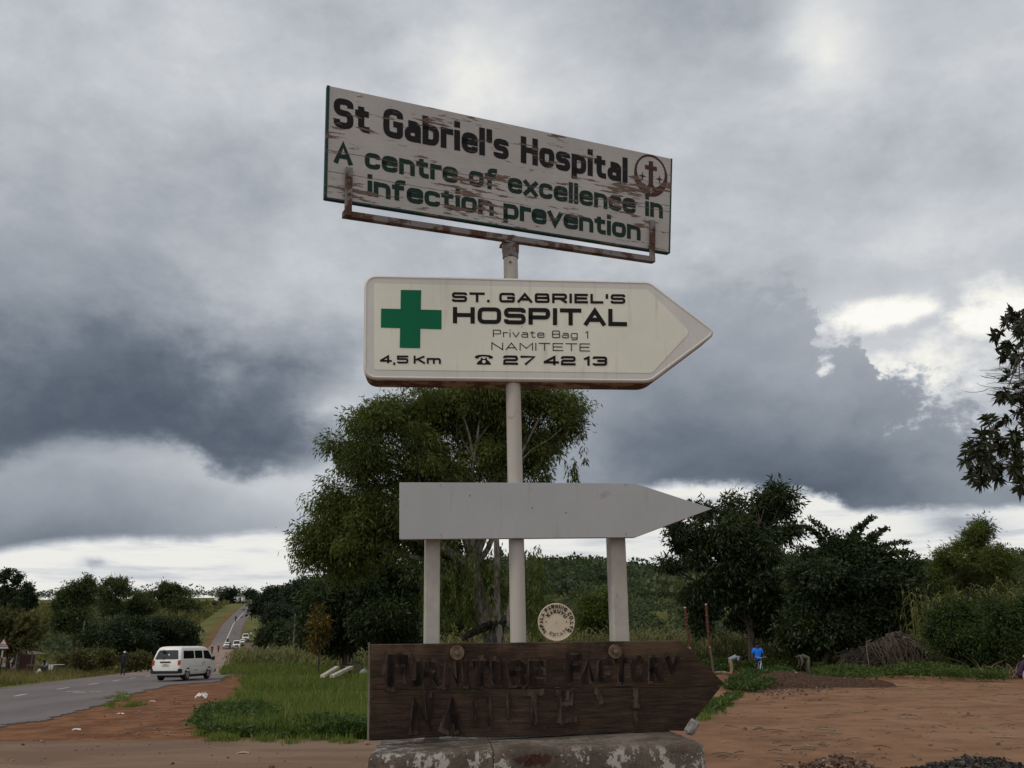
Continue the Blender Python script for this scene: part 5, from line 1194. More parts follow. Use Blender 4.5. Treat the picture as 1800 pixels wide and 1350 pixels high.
def van():
    Y = 55.5; x0 = PX(328, Y); L = 4.6; hd = R_(-7)
    e = empty('minibus', (x0, Y, tz(x0, Y)+.058), math.pi/2+hd, 'white minibus half off the road on to the red earth, dark windows, red tail lamps', 'minibus')
    xr, xf = -2.3, 2.3; e.scale = (1, 1, .95)
    lv = [(.33, xr+.04, xf-.10, .76, .10), (.40, xr, xf-.05, .81, .13), (.62, xr-.02, xf, .835, .15), (.95, xr-.01, xf, .84, .15), (1.12, xr+.01, xf-.06, .835, .16), (1.20, xr+.02, xf-.20, .825, .17), (1.45, xr+.09, xf-.52, .79, .18), (1.72, xr+.20, xf-.86, .735, .20), (1.86, xr+.28, xf-1.06, .68, .22), (1.93, xr+.42, xf-1.28, .58, .22), (1.955, xr+.7, xf-1.6, .40, .22)]
    stack_body(lv).build('body', M['van_white'], e, smooth=True)
    def side_w(z): return float(np.interp(z, [l[0] for l in lv], [l[3] for l in lv]))
    def rear_x(z): return float(np.interp(z, [l[0] for l in lv], [l[1] for l in lv]))
    def front_x(z): return float(np.interp(z, [l[0] for l in lv], [l[2] for l in lv]))
    def side_panel(pts, s_, name, mt, off=.006, par=None):
        b = MB(); z0, z1 = min(p_[1] for p_ in pts), max(p_[1] for p_ in pts); q = np.array(round_poly(pts, .06 if z1-z0 > .2 else 0., 4)); z0, z1 = q[:, 1].min(), q[:, 1].max(); rows = []
        for z in np.linspace(z0+(z1-z0)*.01, z1-(z1-z0)*.01, 11):
            xs = []
            for i in range(len(q)):
                (xa, za), (xb, zb) = q[i-1], q[i]
                if (za > z) != (zb > z): xs.append(xa+(xb-xa)*(z-za)/(zb-za))
            y = s_*(side_w(z)+off); rows.append([(min(xs), y, z), (max(xs), y, z)])
        b.quadgrid(np.array(rows)); return b.build(name, mt, par or e)
    for s_ in (-1, 1):
        for pts in ([(-1.95, 1.24), (-.62, 1.24), (-.62, 1.70), (-1.86, 1.70)], [(-.50, 1.24), (.45, 1.24), (.45, 1.70), (-.50, 1.70)], [(.62, 1.20), (1.72, 1.16), (1.62, 1.30), (1.28, 1.70), (.62, 1.70)]):
            side_panel(pts, s_, 'side_window', M['glass'])
        side_panel([(.56, .45), (1.30, .45), (1.30, .46), (.57, .46)], s_, 'door_gap', M['plastic'], .004)
        hb = MB(); hb.box((.70, s_*(side_w(1.02)+.012), 1.02), (.16, .03, .035), None, .006); hb.build('door_handle', M['plastic'], e)
        hb = MB(); hb.box((.50, s_*(side_w(.9)+.010), .92), (.035, .02, .16), None, .005); hb.build('door_handle', M['plastic'], e)
        # moulding line and the faded script low on the flank
        st = MB(); st.poly([(x, s_*(side_w(z)+.004), z) for x, z in ((-1.2, .80), (1.5, .80), (1.5, .815), (-1.2, .815))]); st.build('moulding', plain('grey_trim', (.35, .34, .32), .6), e)
        t = MB()
        for k in range(7): t.poly([(-.62+k*.075+u*.055, s_*(side_w(v_)+.005), v_) for u, v_ in ((0, .545), (1, .545), (1, .585+.015*(k % 2)), (0, .585))])
        t.build('flank_script', plain('grey_script', (.12, .12, .13), .6), e)
        for x in (-1.32, 1.36):
            a = MB(); A = np.linspace(-.35, math.pi+.35, 20); a.poly([(x+.40*math.cos(t_), s_*(side_w(max(.36, .33+.40*math.sin(t_)))+.003), max(.335, .33+.40*math.sin(t_))) for t_ in A][::1 if s_ > 0 else -1]); a.build('wheel_arch', M['black'], e)
            wheel(e, x, s_*.73)
        lm = MB(); lm.box((rear_x(.98)+.02, s_*.755, .98), (.10, .13, .17), None, .01); lm.build('tail_lamp', M['red_lamp'], e)
        lm = MB(); lm.box((rear_x(1.10)+.02, s_*.752, 1.115), (.10, .13, .10), None, .01); lm.build('indicator_lamp', M['amber_lamp'], e)
        hl = MB(); hl.box((front_x(.85)-.02, s_*.60, .86), (.10, .30, .15), None, .02); hl.build('headlight', M['headlamp'], e)
        mi = MB(); mi.box((1.60, s_*.96, 1.22), (.09, .17, .24), None, .03); mi.tube([(1.62, s_*.80, 1.18), (1.60, s_*.90, 1.2)], .018, 6); mi.build('mirror', M['plastic'], e)
    rw = MB(); P = round_poly([(-.68, 1.22), (.68, 1.22), (.60, 1.74), (-.60, 1.74)], .10, 4); rw.quadgrid(np.array([[(rear_x(z)-.010, y*(.70-.13*(z-1.2)/.5)*(1 if .03 < (z-1.22)/.52 < .97 else .93), z) for y in (-1, 1)] for z in np.linspace(1.22, 1.74, 14)])); o = rw.build('rear_window', M['glass'], e)
    dot = MB(); dot.poly([(rear_x(1.48+.045*math.sin(t))-.012, -.08+.045*math.cos(t), 1.48+.045*math.sin(t)) for t in np.linspace(0, 6.28, 12, endpoint=False)][::-1]); dot.build('sticker', M['cloth_white'], o)
    wp = MB(); wp.tube([(rear_x(1.2)-.03, .22, 1.20), (rear_x(1.35)-.03, .12, 1.38)], .012, 5); wp.build('wiper', M['plastic'], o)
    ms = MB(); ms.box((rear_x(1.66)-.12, .22, 1.66), (.06, .20, .13), None, .02); ms.tube([(rear_x(1.74)-.0, .30, 1.80), (rear_x(1.66)-.12, .26, 1.72)], .012, 5); ms.build('reversing_mirror', M['plastic'], e)
    ws = MB(); q = [(-.70, 1.18), (.70, 1.18), (.60, 1.70), (-.60, 1.70)]; ws.quadgrid(np.array([[(front_x(z)+.010, y*(.72-.12*(z-1.18)/.5), z) for y in (-1, 1)] for z in np.linspace(1.18, 1.72, 10)])); ws.build('windscreen', M['glass'], e)
    g = MB(); g.box((front_x(.85)+.005, 0, .86), (.03, .80, .13), None, .01); g.build('grille', M['plastic'], e)
    bp = MB(); bp.box((xr-.06, 0, .50), (.16, 1.66, .15), None, .03); bp.build('rear_bumper', M['plastic'], e)
    for s_ in (-1, 1):
        c = MB(); c.box((xr+.09, s_*.80, .56), (.42, .09, .26), None, .03); c.build('bumper_corner', M['plastic'], e)
    bf = MB(); bf.box((xf-.0, 0, .48), (.18, 1.64, .20), None, .04); bf.build('front_bumper', M['plastic'], e)
    bar = MB(); bar.box((rear_x(1.05)-.012, .05, 1.06), (.03, .62, .085), None, .01); bar.build('tailgate_handle', plain('dark_maroon_trim', (.06, .015, .014), .5), e)
    pl = MB(); pl.box((rear_x(.88)-.012, .03, .89), (.015, .42, .15), None, .003); po = pl.build('number_plate', M['plate'], e)
    tx = MB()
    for k, (u, v) in enumerate(((-.08, .925), (.0, .925), (.06, .925), (-.14, .865), (-.06, .865), (.03, .865), (.10, .865))): tx.box((rear_x(.88)-.0215, .03+u, v), (.003, .035, .042))
    tx.build('plate_characters', M['black'], po)
    un = MB(); un.box((0, 0, .27), (4.0, 1.3, .16), None, .04); un.build('underbody', M['black'], e)
    ex = MB(); ex.cyl((-1.9, -.35, .22), (-2.36, -.38, .22), .03, None, 8); ex.build('exhaust_pipe', M['steel_dark'], e)
van()
def small_car(name, label, px, py_base_Y, kind, heading, colour='van_white', group='vehicles waiting at the narrow bridge'):
    Y = py_base_Y; x0 = PX(px, Y); e = empty(name, (x0, Y, float(terr(rc(Y), Y))+.05), heading, label, 'car' if kind != 'pickup' else 'pickup', group)
    hi = 1.85 if kind in ('suv', 'van') else 1.45
    lv = [(.28, -2.05, 2.05, .78, .15), (.40, -2.15, 2.15, .84, .18), (.80, -2.12, 2.12, .85, .2), (.98, -2.05, 1.95, .82, .2)]
    b = stack_body(lv); b.build('body', M[colour], e, smooth=True)
    if kind == 'pickup': cab = [(.975, -.5, 1.25, .80, .12), (1.05, -.48, 1.15, .79, .12), (hi-.10, -.28, .62, .66, .12), (hi, -.15, .40, .58, .12)]
    elif kind == 'car': cab = [(.975, -1.65, 1.15, .79, .12), (hi-.08, -1.05, .35, .64, .14), (hi, -.85, .15, .55, .14)]
    else: cab = [(.975, -2.0, 1.15, .81, .14), (1.1, -2.0, 1.05, .80, .14), (hi-.12, -1.85, .62, .70, .16), (hi, -1.7, .45, .60, .16)]
    stack_body(cab).build('cabin', M[colour], e, smooth=True)
    iz = lambda z, k: float(np.interp(z, [l[0] for l in cab], [l[k] for l in cab])); z0, z1 = 1.04, hi-.14
    w = MB(); w.poly([(iz(z, 2)+.012, y*(iz(z, 3)-.09), z) for y, z in ((-1, z0), (1, z0), (1, z1), (-1, z1))]); w.build('windscreen', M['glass'], e)
    w = MB(); w.poly([(iz(z, 1)-.012, y*(iz(z, 3)-.10), z) for y, z in ((1, z0), (-1, z0), (-1, z1), (1, z1))]); w.build('rear_window', M['glass'], e)
    for s_ in (-1, 1):
        w = MB(); q = [(iz(z0, 1)+.15, z0), (iz(z0, 2)-.25, z0), (iz(z1, 2)-.12, z1), (iz(z1, 1)+.12, z1)]; w.poly([(x, s_*(iz(z, 3)+.008), z) for x, z in (q if s_ < 0 else q[::-1])]); w.build('side_window', M['glass'], e)
        h = MB(); h.box((2.12, s_*.60, .72), (.08, .28, .15), None, .02); h.build('headlight', M['headlamp'], e)
        for x in (-1.3, 1.35): wheel(e, x, s_*.76, .31)
    g = MB(); g.box((2.14, 0, .68), (.06, .80, .2), None, .02); g.build('grille', M['plastic'], e)
    g = MB(); g.box((2.16, 0, .42), (.10, 1.6, .16), None, .03); g.build('front_bumper', M['plastic'], e)
    return e
HB = -math.pi/2+.30
small_car('small_car', 'low white hatchback on the left at the bridge, apart from the row of three', 399, 226, 'car', HB)
small_car('off_road_car', 'boxy white off-road car with a black grille, nearest of the row crossing the bridge', 415.5, 226, 'suv', HB)
small_car('pickup', 'white pickup between the off-road car and the last van at the bridge', 426, 238, 'pickup', HB)
small_car('delivery_van', 'white van farthest back in the row at the bridge, partly behind the brick kiosk', 430.5, 252, 'van', HB)

# ------------------------------------------------------------------ people
def skin_mesh(name, joints, edges, rad, mt, parent, root, sub=1, smooth=True):
    """one continuous surface grown round a skeleton"""
    keys = list(joints); idx = {k: i for i, k in enumerate(keys)}
    me = bpy.data.meshes.new(name); me.from_pydata([tuple(joints[k]) for k in keys], [(idx[a], idx[b]) for a, b in edges], []); me.update()
    o = bpy.data.objects.new(name, me); SC.collection.objects.link(o); o.modifiers.new('s', 'SKIN')
    for k, v in zip(keys, me.skin_vertices[0].data):
        r = rad[k]; v.radius = (r, r) if not hasattr(r, '__len__') else r; v.use_root = (k == root)
    if sub: m_ = o.modifiers.new('d', 'SUBSURF'); m_.levels = sub; m_.render_levels = sub
    dg = bpy.context.evaluated_depsgraph_get(); me2 = bpy.data.meshes.new_from_object(o.evaluated_get(dg))
    me2.materials.clear(); me2.materials.append(mt); me2.name = name
    bpy.data.objects.remove(o); bpy.data.meshes.remove(me)
    if smooth: me2.polygons.foreach_set('use_smooth', np.ones(len(me2.polygons), bool))
    return link(bpy.data.objects.new(name, me2), parent)
STAND = dict(pelvis=(0, 0, .95), spine=(0, .01, 1.12), chest=(0, .0, 1.32), neck=(0, 0, 1.47), head=(0, .02, 1.57), crown=(0, .01, 1.68),
             shL=(-.19, 0, 1.41), elL=(-.25, 0, 1.13), wrL=(-.26, .06, .89), shR=(.19, 0, 1.41), elR=(.25, 0, 1.13), wrR=(.26, .06, .89),
             hipL=(-.10, 0, .90), knL=(-.11, .02, .50), anL=(-.11, -.01, .08), toL=(-.12, .16, .03), hipR=(.10, 0, .90), knR=(.11, .02, .50), anR=(.11, -.01, .08), toR=(.12, .16, .03))
RADII = dict(pelvis=(.13, .09), spine=(.12, .08), chest=(.125, .08), neck=.055, head=(.075, .09), crown=(.055, .07), shL=.06, elL=.042, wrL=.028, shR=.06, elR=.042, wrR=.028,
             hipL=.085, knL=.058, anL=.042, toL=.035, hipR=.085, knR=.058, anR=.042, toR=.035)
EDGES = [('pelvis', 'spine'), ('spine', 'chest'), ('chest', 'neck'), ('neck', 'head'), ('head', 'crown')]+[e_ for s_ in 'LR' for e_ in (('chest', 'sh'+s_), ('sh'+s_, 'el'+s_), ('el'+s_, 'wr'+s_), ('pelvis', 'hip'+s_), ('hip'+s_, 'kn'+s_), ('kn'+s_, 'an'+s_), ('an'+s_, 'to'+s_))]
def person(loc, rz, label, pose=None, shirt='cloth_dark', legs='cloth_dark', hair='hair', group=None, long_legs=True, hands=True, scale=1., cap=None, sleeve=.55):
    e = empty('person', loc, rz, label, 'person', group); e.scale = (scale,)*3
    J = {k: np.array(v, float) for k, v in STAND.items()}
    for k, v in (pose or {}).items():
        if k != 'face': J[k] = np.array(v, float)
    joints, rad, edges = dict(J), dict(RADII), list(EDGES)
    hd = unit(J['crown']-J['head']); fw = pose.get('face', (0, 1, 0)) if pose else (0, 1, 0); fw = unit(np.array(fw, float)); fw = unit(fw-hd*np.dot(fw, hd)); sd = np.cross(fw, hd)
    joints['nose'] = J['head']+fw*.105+hd*.0; rad['nose'] = .014; edges.append(('head', 'nose'))
    for s_, q in ((-1, 'earL'), (1, 'earR')): joints[q] = J['head']+sd*s_*.085; rad[q] = .018; edges.append(('head', q))
    if hands:
        for s_ in 'LR':
            w, el_ = J['wr'+s_], J['el'+s_]; d = unit(w-el_); sg = -1 if s_ == 'L' else 1
            side = unit(np.cross(d, [sg*1., .2, 0]) if abs(d[0]) < .9 else np.cross(d, [0, 0, 1.])); nrm = np.cross(d, side)
            pm = w+d*.065; joints['palm'+s_] = pm; rad['palm'+s_] = (.034, .020); edges.append(('wr'+s_, 'palm'+s_))
            for f_ in range(4):
                b0 = pm+d*.028+side*(f_-1.5)*.019; ln = (.072, .082, .078, .06)[f_]; k0, k1 = 'f%s%d' % (s_, f_), 'g%s%d' % (s_, f_)
                joints[k0] = b0+d*ln*.45+nrm*.006*sg; joints[k1] = b0+d*ln*.85+nrm*.03*sg; rad[k0] = .0095; rad[k1] = .0078; edges += [('palm'+s_, k0), (k0, k1)]
            joints['t'+s_] = w+d*.055-side*.042; rad['t'+s_] = .010; joints['u'+s_] = w+d*.095-side*.055; rad['u'+s_] = .009; edges += [('palm'+s_, 't'+s_), ('t'+s_, 'u'+s_)]
    skin_mesh('body', joints, edges, rad, M['skin'], e, 'pelvis')
    # clothes: own surfaces a little outside the body
    sj, sr, se = {}, {}, []
    for k in ('pelvis', 'spine', 'chest'): sj[k] = J[k]; sr[k] = {'pelvis': (.175, .135), 'spine': (.165, .130), 'chest': (.185, .135)}[k]
    sj['hem'] = J['pelvis']+(J['pelvis']-J['spine'])*.35; sr['hem'] = (.185, .14); sj['collar'] = J['chest']+(J['neck']-J['chest'])*.75; sr['collar'] = .075
    se += [('pelvis', 'spine'), ('spine', 'chest'), ('hem', 'pelvis'), ('chest', 'collar')]
    for s_ in 'LR':
        sj['sh'+s_] = J['sh'+s_]; sr['sh'+s_] = .082; sj['sl'+s_] = J['sh'+s_]+(J['el'+s_]-J['sh'+s_])*min(sleeve, 1.); sr['sl'+s_] = .072; se += [('chest', 'sh'+s_), ('sh'+s_, 'sl'+s_)]
        if sleeve > 1: sj['cu'+s_] = J['el'+s_]+(J['wr'+s_]-J['el'+s_])*.85; sr['cu'+s_] = .05; se.append(('sl'+s_, 'cu'+s_))
    skin_mesh('shirt', sj, se, sr, M[shirt], e, 'spine')
    tj, tr, te = {'pelvis': J['pelvis']-unit(J['spine']-J['pelvis'])*.01, 'waist': J['pelvis']+(J['spine']-J['pelvis'])*.3}, {'pelvis': (.165, .125), 'waist': (.155, .115)}, [('pelvis', 'waist')]
    for s_ in 'LR':
        tj['hip'+s_], tj['kn'+s_] = J['hip'+s_], J['kn'+s_]; tr['hip'+s_], tr['kn'+s_] = .108, .082; te += [('pelvis', 'hip'+s_), ('hip'+s_, 'kn'+s_)]
        if long_legs: tj['an'+s_] = J['kn'+s_]+(J['an'+s_]-J['kn'+s_])*.9; tr['an'+s_] = .066; te.append(('kn'+s_, 'an'+s_))
    skin_mesh('trousers', tj, te, tr, M[legs], e, 'pelvis')
    up = hd; C = J['head']+up*.055-fw*.012; hb = MB(); P = np.zeros((7, 14, 3))
    for i in range(7):
        t = math.pi*.56*(i+.02)/6
        for j in range(14): a = 2*math.pi*j/14; P[i, j] = C+(sd*math.cos(a)*.093+fw*math.sin(a)*.108)*math.sin(t)+up*.092*math.cos(t)
    hb.quadgrid(P, close_v=True); hb.build('cap' if cap else 'hair', M[cap or hair], e, smooth=True)
    ey = MB()
    for s_ in (-1, 1): ey.ball(J['head']+fw*.094+sd*s_*.032+hd*.022, (.013, .008, .008), 8, 5)
    ey.build('eyes', plain('eye_white', (.45, .43, .40), .3), e); mo = MB(); mo.box(J['head']+fw*.098-hd*.045, (.05, .012, .014), np.stack([sd, fw, hd], 1), .003); mo.build('mouth', plain('lips', (.07, .03, .025), .5), e)
    for s_ in 'LR':
        sh = MB(); d = unit(J['to'+s_]-J['an'+s_]); c = J['an'+s_]*.45+J['to'+s_]*.55; f2 = unit(np.array([d[0], d[1], 0])); sh.box((c[0], c[1], max(c[2]-.01, .04)), (.09, .26, .075), np.stack([np.cross(f2, [0, 0, 1]), f2, [0, 0, 1]], 1), .025); sh.build('shoe', M['black'], e)
    return e
YB = 48.8
def bent(d):        # bending over from the hips, arms hanging forward; d = +1 bends towards +x, -1 towards -x
    return dict(pelvis=(0, 0, .90), spine=(d*.16, 0, 1.02), chest=(d*.36, .0, 1.06), neck=(d*.50, 0, 1.02), head=(d*.60, 0, .98), crown=(d*.70, 0, .94), face=(d*.3, 0, -1),
                shL=(d*.40, -.19, 1.02), elL=(d*.34, -.21, .76), wrL=(d*.42, -.12, .52), shR=(d*.40, .19, 1.02), elR=(d*.38, .20, .75), wrR=(d*.50, .12, .54),
                hipL=(0, -.10, .86), knL=(d*.05, -.13, .46), anL=(-d*.04, -.14, .08), toL=(d*.12, -.15, .03), hipR=(0, .10, .86), knR=(d*.07, .13, .46), anR=(-d*.02, .14, .08), toR=(d*.14, .15, .03))
person(base(1330, YB), math.pi, 'man in a bright blue shirt standing behind a bicycle under the trees', dict(elR=(.30, .06, 1.12), wrR=(.36, .30, 1.0), elL=(-.29, .03, 1.13), wrL=(-.20, .30, 1.02), face=(.1, 1, -.05)), 'cloth_blue', 'cloth_dark', sleeve=.8)
person(base(1281, YB+.4), 0, 'person in a grey-blue top and khaki trousers bending down, left of the man in blue', bent(1), 'cloth_grey', 'cloth_khaki', sleeve=.7)
person(base(1417, YB+.6), 0, 'person in dark olive clothes bending forward over the long pole on the ground', bent(-1), 'cloth_olive', 'cloth_olive', sleeve=1.1)
SQ = dict(pelvis=(0, -.12, .30), spine=(0, -.05, .48), chest=(0, .06, .66), neck=(0, .13, .78), head=(0, .18, .87), crown=(0, .19, .98), face=(0, 1, -.1), shL=(-.19, .08, .74), elL=(-.24, .25, .52), wrL=(-.12, .42, .55), shR=(.19, .08, .74), elR=(.24, .25, .52), wrR=(.12, .42, .56),
          hipL=(-.10, -.10, .28), knL=(-.18, .28, .46), anL=(-.15, .08, .08), toL=(-.17, .25, .03), hipR=(.10, -.10, .28), knR=(.18, .28, .46), anR=(.15, .08, .08), toR=(.17, .25, .03))
b_ = base(1789, 39.5); person(b_, R_(-100), 'crouching person in dark clothes and a grey cap at the right edge of the yard', SQ, 'cloth_purple', 'cloth_dark', cap='cloth_grey', sleeve=1.1, scale=1.12)
def sack(name, loc, size, mt, label, cat, seed, neck=True):
    r = np.random.default_rng(seed); P = np.zeros((10, 16, 3))
    for i in range(10):
        t = i/9; rr = (math.sin(math.pi*min(t*1.05+.06, 1))**.6)*(1-.25*t) if t < .86 or not neck else .22+.25*(t-.86)/.14
        for j in range(16): a = 2*math.pi*j/16; k = rr*(1+r.normal(0, .05)); P[i, j] = (size[0]/2*k*math.cos(a), size[1]/2*k*math.sin(a), size[2]*t)
    b = MB(); b.quadgrid(P, close_v=True); b.F.append([9*16+j for j in range(16)]); o = b.build(name, mt, smooth=True); o.location = loc; return tag(o, label, cat)
q = base(1799.5, 39.0); sack('pink_bundle', q, (.62, .55, .72), M['cloth_pink'], 'pink-violet tied bundle standing in front of the crouching person', 'bundle', 3)
person(base(220, 70), R_(20), 'walker in dark clothes and a white cap on the left verge of the road', dict(knL=(-.11, .14, .52), anL=(-.11, .16, .09), toL=(-.12, .33, .04), anR=(.11, -.22, .12), toR=(.12, -.08, .03)), 'cloth_dark', 'cloth_dark', cap='cloth_white')
WALK = dict(knL=(-.11, .14, .52), anL=(-.11, .16, .09), toL=(-.12, .33, .04), anR=(.11, -.22, .12), toR=(.12, -.08, .03), elL=(-.25, -.10, 1.14), wrL=(-.25, -.12, .90), elR=(.25, .10, 1.14), wrR=(.25, .18, .92))
def far_person(px, Y, label, sh, lg, rz=0., first=[], cap=None, scale=1.):
    x = PX(px, Y); z = max(tz(x, Y), 0 if abs(x-rc(Y)) > 4 else float(terr(rc(Y), Y))+.05)
    return person((x, Y, z), rz, label, WALK, sh, lg, group='people walking by the far road', cap=cap, hands=True, scale=scale)
far_person(414.5, 150, 'walker in brown coming along the right edge of the road before the bridge', 'cloth_brown', 'cloth_dark', math.pi, scale=.9)
far_person(384, 210, 'walker in a red top and white cap on the red path, left of the bridge', 'cloth_red', 'cloth_dark', cap='cloth_white')
far_person(399, 240, 'walker in dark clothes just beyond the low white hatchback', 'cloth_dark', 'cloth_brown')
far_person(373, 205, 'walker in dark clothes and a white cap at the lower end of the red path', 'cloth_dark', 'cloth_dark', cap='cloth_white')
far_person(411, 330, 'lone dark walker on the left edge of the climbing road', 'cloth_dark', 'cloth_dark', scale=1.25)
far_person(443, 420, 'tiny walker near the top of the climbing road', 'cloth_brown', 'cloth_dark')
far_person(404, 222, 'walker in dark clothes between the low hatchback and the off-road car', 'cloth_dark', 'cloth_dark', math.pi)
far_person(440, 262, 'walker in a white shirt right of the vehicles, above the kiosk roof', 'cloth_white', 'cloth_dark')
# ------------------------------------------------------------------ bicycles, stalls, poles, heaps, litter
def bicycle(loc, rz, label, mt, group=None):
    e = empty('bicycle', loc, rz, label, 'bicycle', group); R = .33
    for x in (-.52, .52):
        w = MB(); A = np.linspace(0, 2*np.pi, 29); w.tube([(x+R*math.cos(a), 0, R+R*math.sin(a)) for a in A], .017, 6, False); o = w.build('wheel', M['rubber'], e)
        s_ = MB()
        for a in np.linspace(0, 2*np.pi, 12, endpoint=False): s_.tube([(x, .01, R), (x+R*.96*math.cos(a), 0, R+R*.96*math.sin(a))], .003, 3, False)
        s_.cyl((x, -.04, R), (x, .04, R), .02, None, 8); s_.build('spokes', M['rim'], o)
    f = MB(); bb, st, hd = (-.05, 0, .30), (-.20, 0, .80), (.36, 0, .82)
    for a, b, r in ((bb, st, .017), (bb, hd, .019), (st, hd, .017), (bb, (-.52, 0, R), .012), (st, (-.52, 0, R), .011), (hd, (.52, 0, R), .016)): f.cyl(a, b, r, None, 7)
    f.build('frame', mt, e)
    h = MB(); h.tube([(.36, 0, .82), (.34, 0, .98)], .014, 6); h.tube([(.22, -.30, 1.02), (.36, -.22, 1.03), (.34, 0, .99), (.36, .22, 1.03), (.22, .30, 1.02)], .014, 6); h.build('handlebar', M['rim'], e)
    s_ = MB(); s_.box((-.24, 0, .90), (.25, .15, .06), None, .025); s_.cyl((-.2, 0, .78), (-.22, 0, .88), .013, None, 6); s_.build('saddle', M['black'], e)
    p = MB(); p.lathe([(.09, -.004), (.09, .004)], (bb[0], .05, bb[2]), 'y', 12); p.tube([(bb[0], .07, bb[2]), (bb[0]+.14, .07, bb[2]-.1)], .01, 5); p.tube([(bb[0], -.07, bb[2]), (bb[0]-.14, -.07, bb[2]+.1)], .01, 5); p.build('pedals', M['steel_dark'], e)
    k = MB(); k.box((-.52, 0, .72), (.42, .16, .02)); k.cyl((-.68, 0, .71), (-.54, 0, R), .008, None, 5); k.build('carrier', M['steel_dark'], e)
    return e
q = base(1332, YB-.55); bicycle(q, R_(62), 'pale-framed bicycle held by the man in the blue shirt', plain('pale_blue_frame', (.42, .52, .60), .4, .4))
def bag(name, px, Y, size, mt, label, cat, seed): return sack(name, base(px, Y), size, mt, label, cat, seed, False)
bag('white_sack', 1322, YB-.9, (.42, .36, .34), M['cloth_white'], 'small white sack on the ground by the front wheel of the bicycle', 'sack', 5)
bag('pink_sack', 1297, YB-.2, (.80, .5, .34), plain('dusty_pink_sack', (.42, .27, .22), .9, .1), 'low dusty pink sack in front of the bending person in khaki trousers', 'sack', 6)
bag('red_basin', 1293, YB+.5, (.6, .5, .42), M['cloth_red'], 'red bundle behind the dusty pink sack', 'bundle', 7)

def striped_pole(px, Y, top_y, lab, seed):
    m, n = mat('red_white_flaking_pole'); tc = n.node('ShaderNodeTexCoord').outputs['Object']; s_ = n.node('ShaderNodeSeparateXYZ'); n.put(s_.inputs[0], tc)
    a = n.noise(tc, 5, 6, .7).outputs['Fac']; z = n.add(s_.outputs[2], n.mul(n.sub(a, .5), .25)); h = at(px, top_y, Y)[2]-base(px, Y)[2]
    c = n.ramp(n.lin(z, 0, h), [(0, (.10, .08, .06)), (.42, (.33, .28, .23)), (.44, (.105, .034, .023)), (.955, (.085, .028, .02)), (.965, (.42, .38, .35))], 'CONSTANT')
    c = n.cmix(n.ss(a, .56, .62), c, (.10, .06, .04)); out(n, pbsdf(n, c, .85, .15, 0, a, .4, .01))
    r = np.random.default_rng(seed); x, y, z0 = base(px, Y); e = empty('striped_pole', (x, y, z0), 0, lab, 'pole', 'flaking red and white poles')
    b = MB(); t = np.linspace(0, 1, 12); b.tube(np.stack([.05*np.sin(t*4+seed)-.10*t, r.normal(0, .008, 12), h*t-.05], 1), .058*(1+.12*r.normal(0, 1, 12)), 9); b.build('shaft', m, e, smooth=True)
    for k in (.83, .74, .62): w = MB(); w.lathe([(.082, -.02), (.086, 0), (.082, .02)], (.05*math.sin(k*4+seed)-.10*k, 0, h*k), 'z', 10); w.build('wire_binding', M['steel_dark'], e)
striped_pole(1213, 47, 1065, 'thinner flaking red and white pole, half hidden by the tip of the wooden arrow board', 1); striped_pole(1250, 46, 1059, 'thicker flaking red and white pole standing free, left of the bending people', 2)

def log(px0, py0, px1, py1, r0, r1, label, mt='wood_grey', name='log'):
    p, q = G(px0, py0), G(px1, py1); r = np.random.default_rng(int(px0)); t = np.linspace(0, 1, 9); c = (p+q)/2
    P = (p-c)*(1-t)[:, None]+(q-c)*t[:, None]+np.stack([0*t, 0*t, r0+.06*np.sin(t*np.pi)+r.normal(0, .01, 9)], 1); b = MB(); b.tube(P, np.linspace(r0, r1, 9)*(1+r.normal(0, .06, 9)), 9); o = b.build(name, M[mt], smooth=True); o.location = c
    return tag(o, label, 'log')
log(1345, 1187, 1398, 1187, .15, .13, 'thick pale log lying between the man in blue and the person in olive')
log(1388, 1189, 1510, 1183, .06, .04, 'long thin pole lying on the ground in front of the brush heap', name='long_pole')
log(1256, 1186, 1284, 1188, .09, .08, 'short pale log on the ground beside the foot of the thicker striped pole')

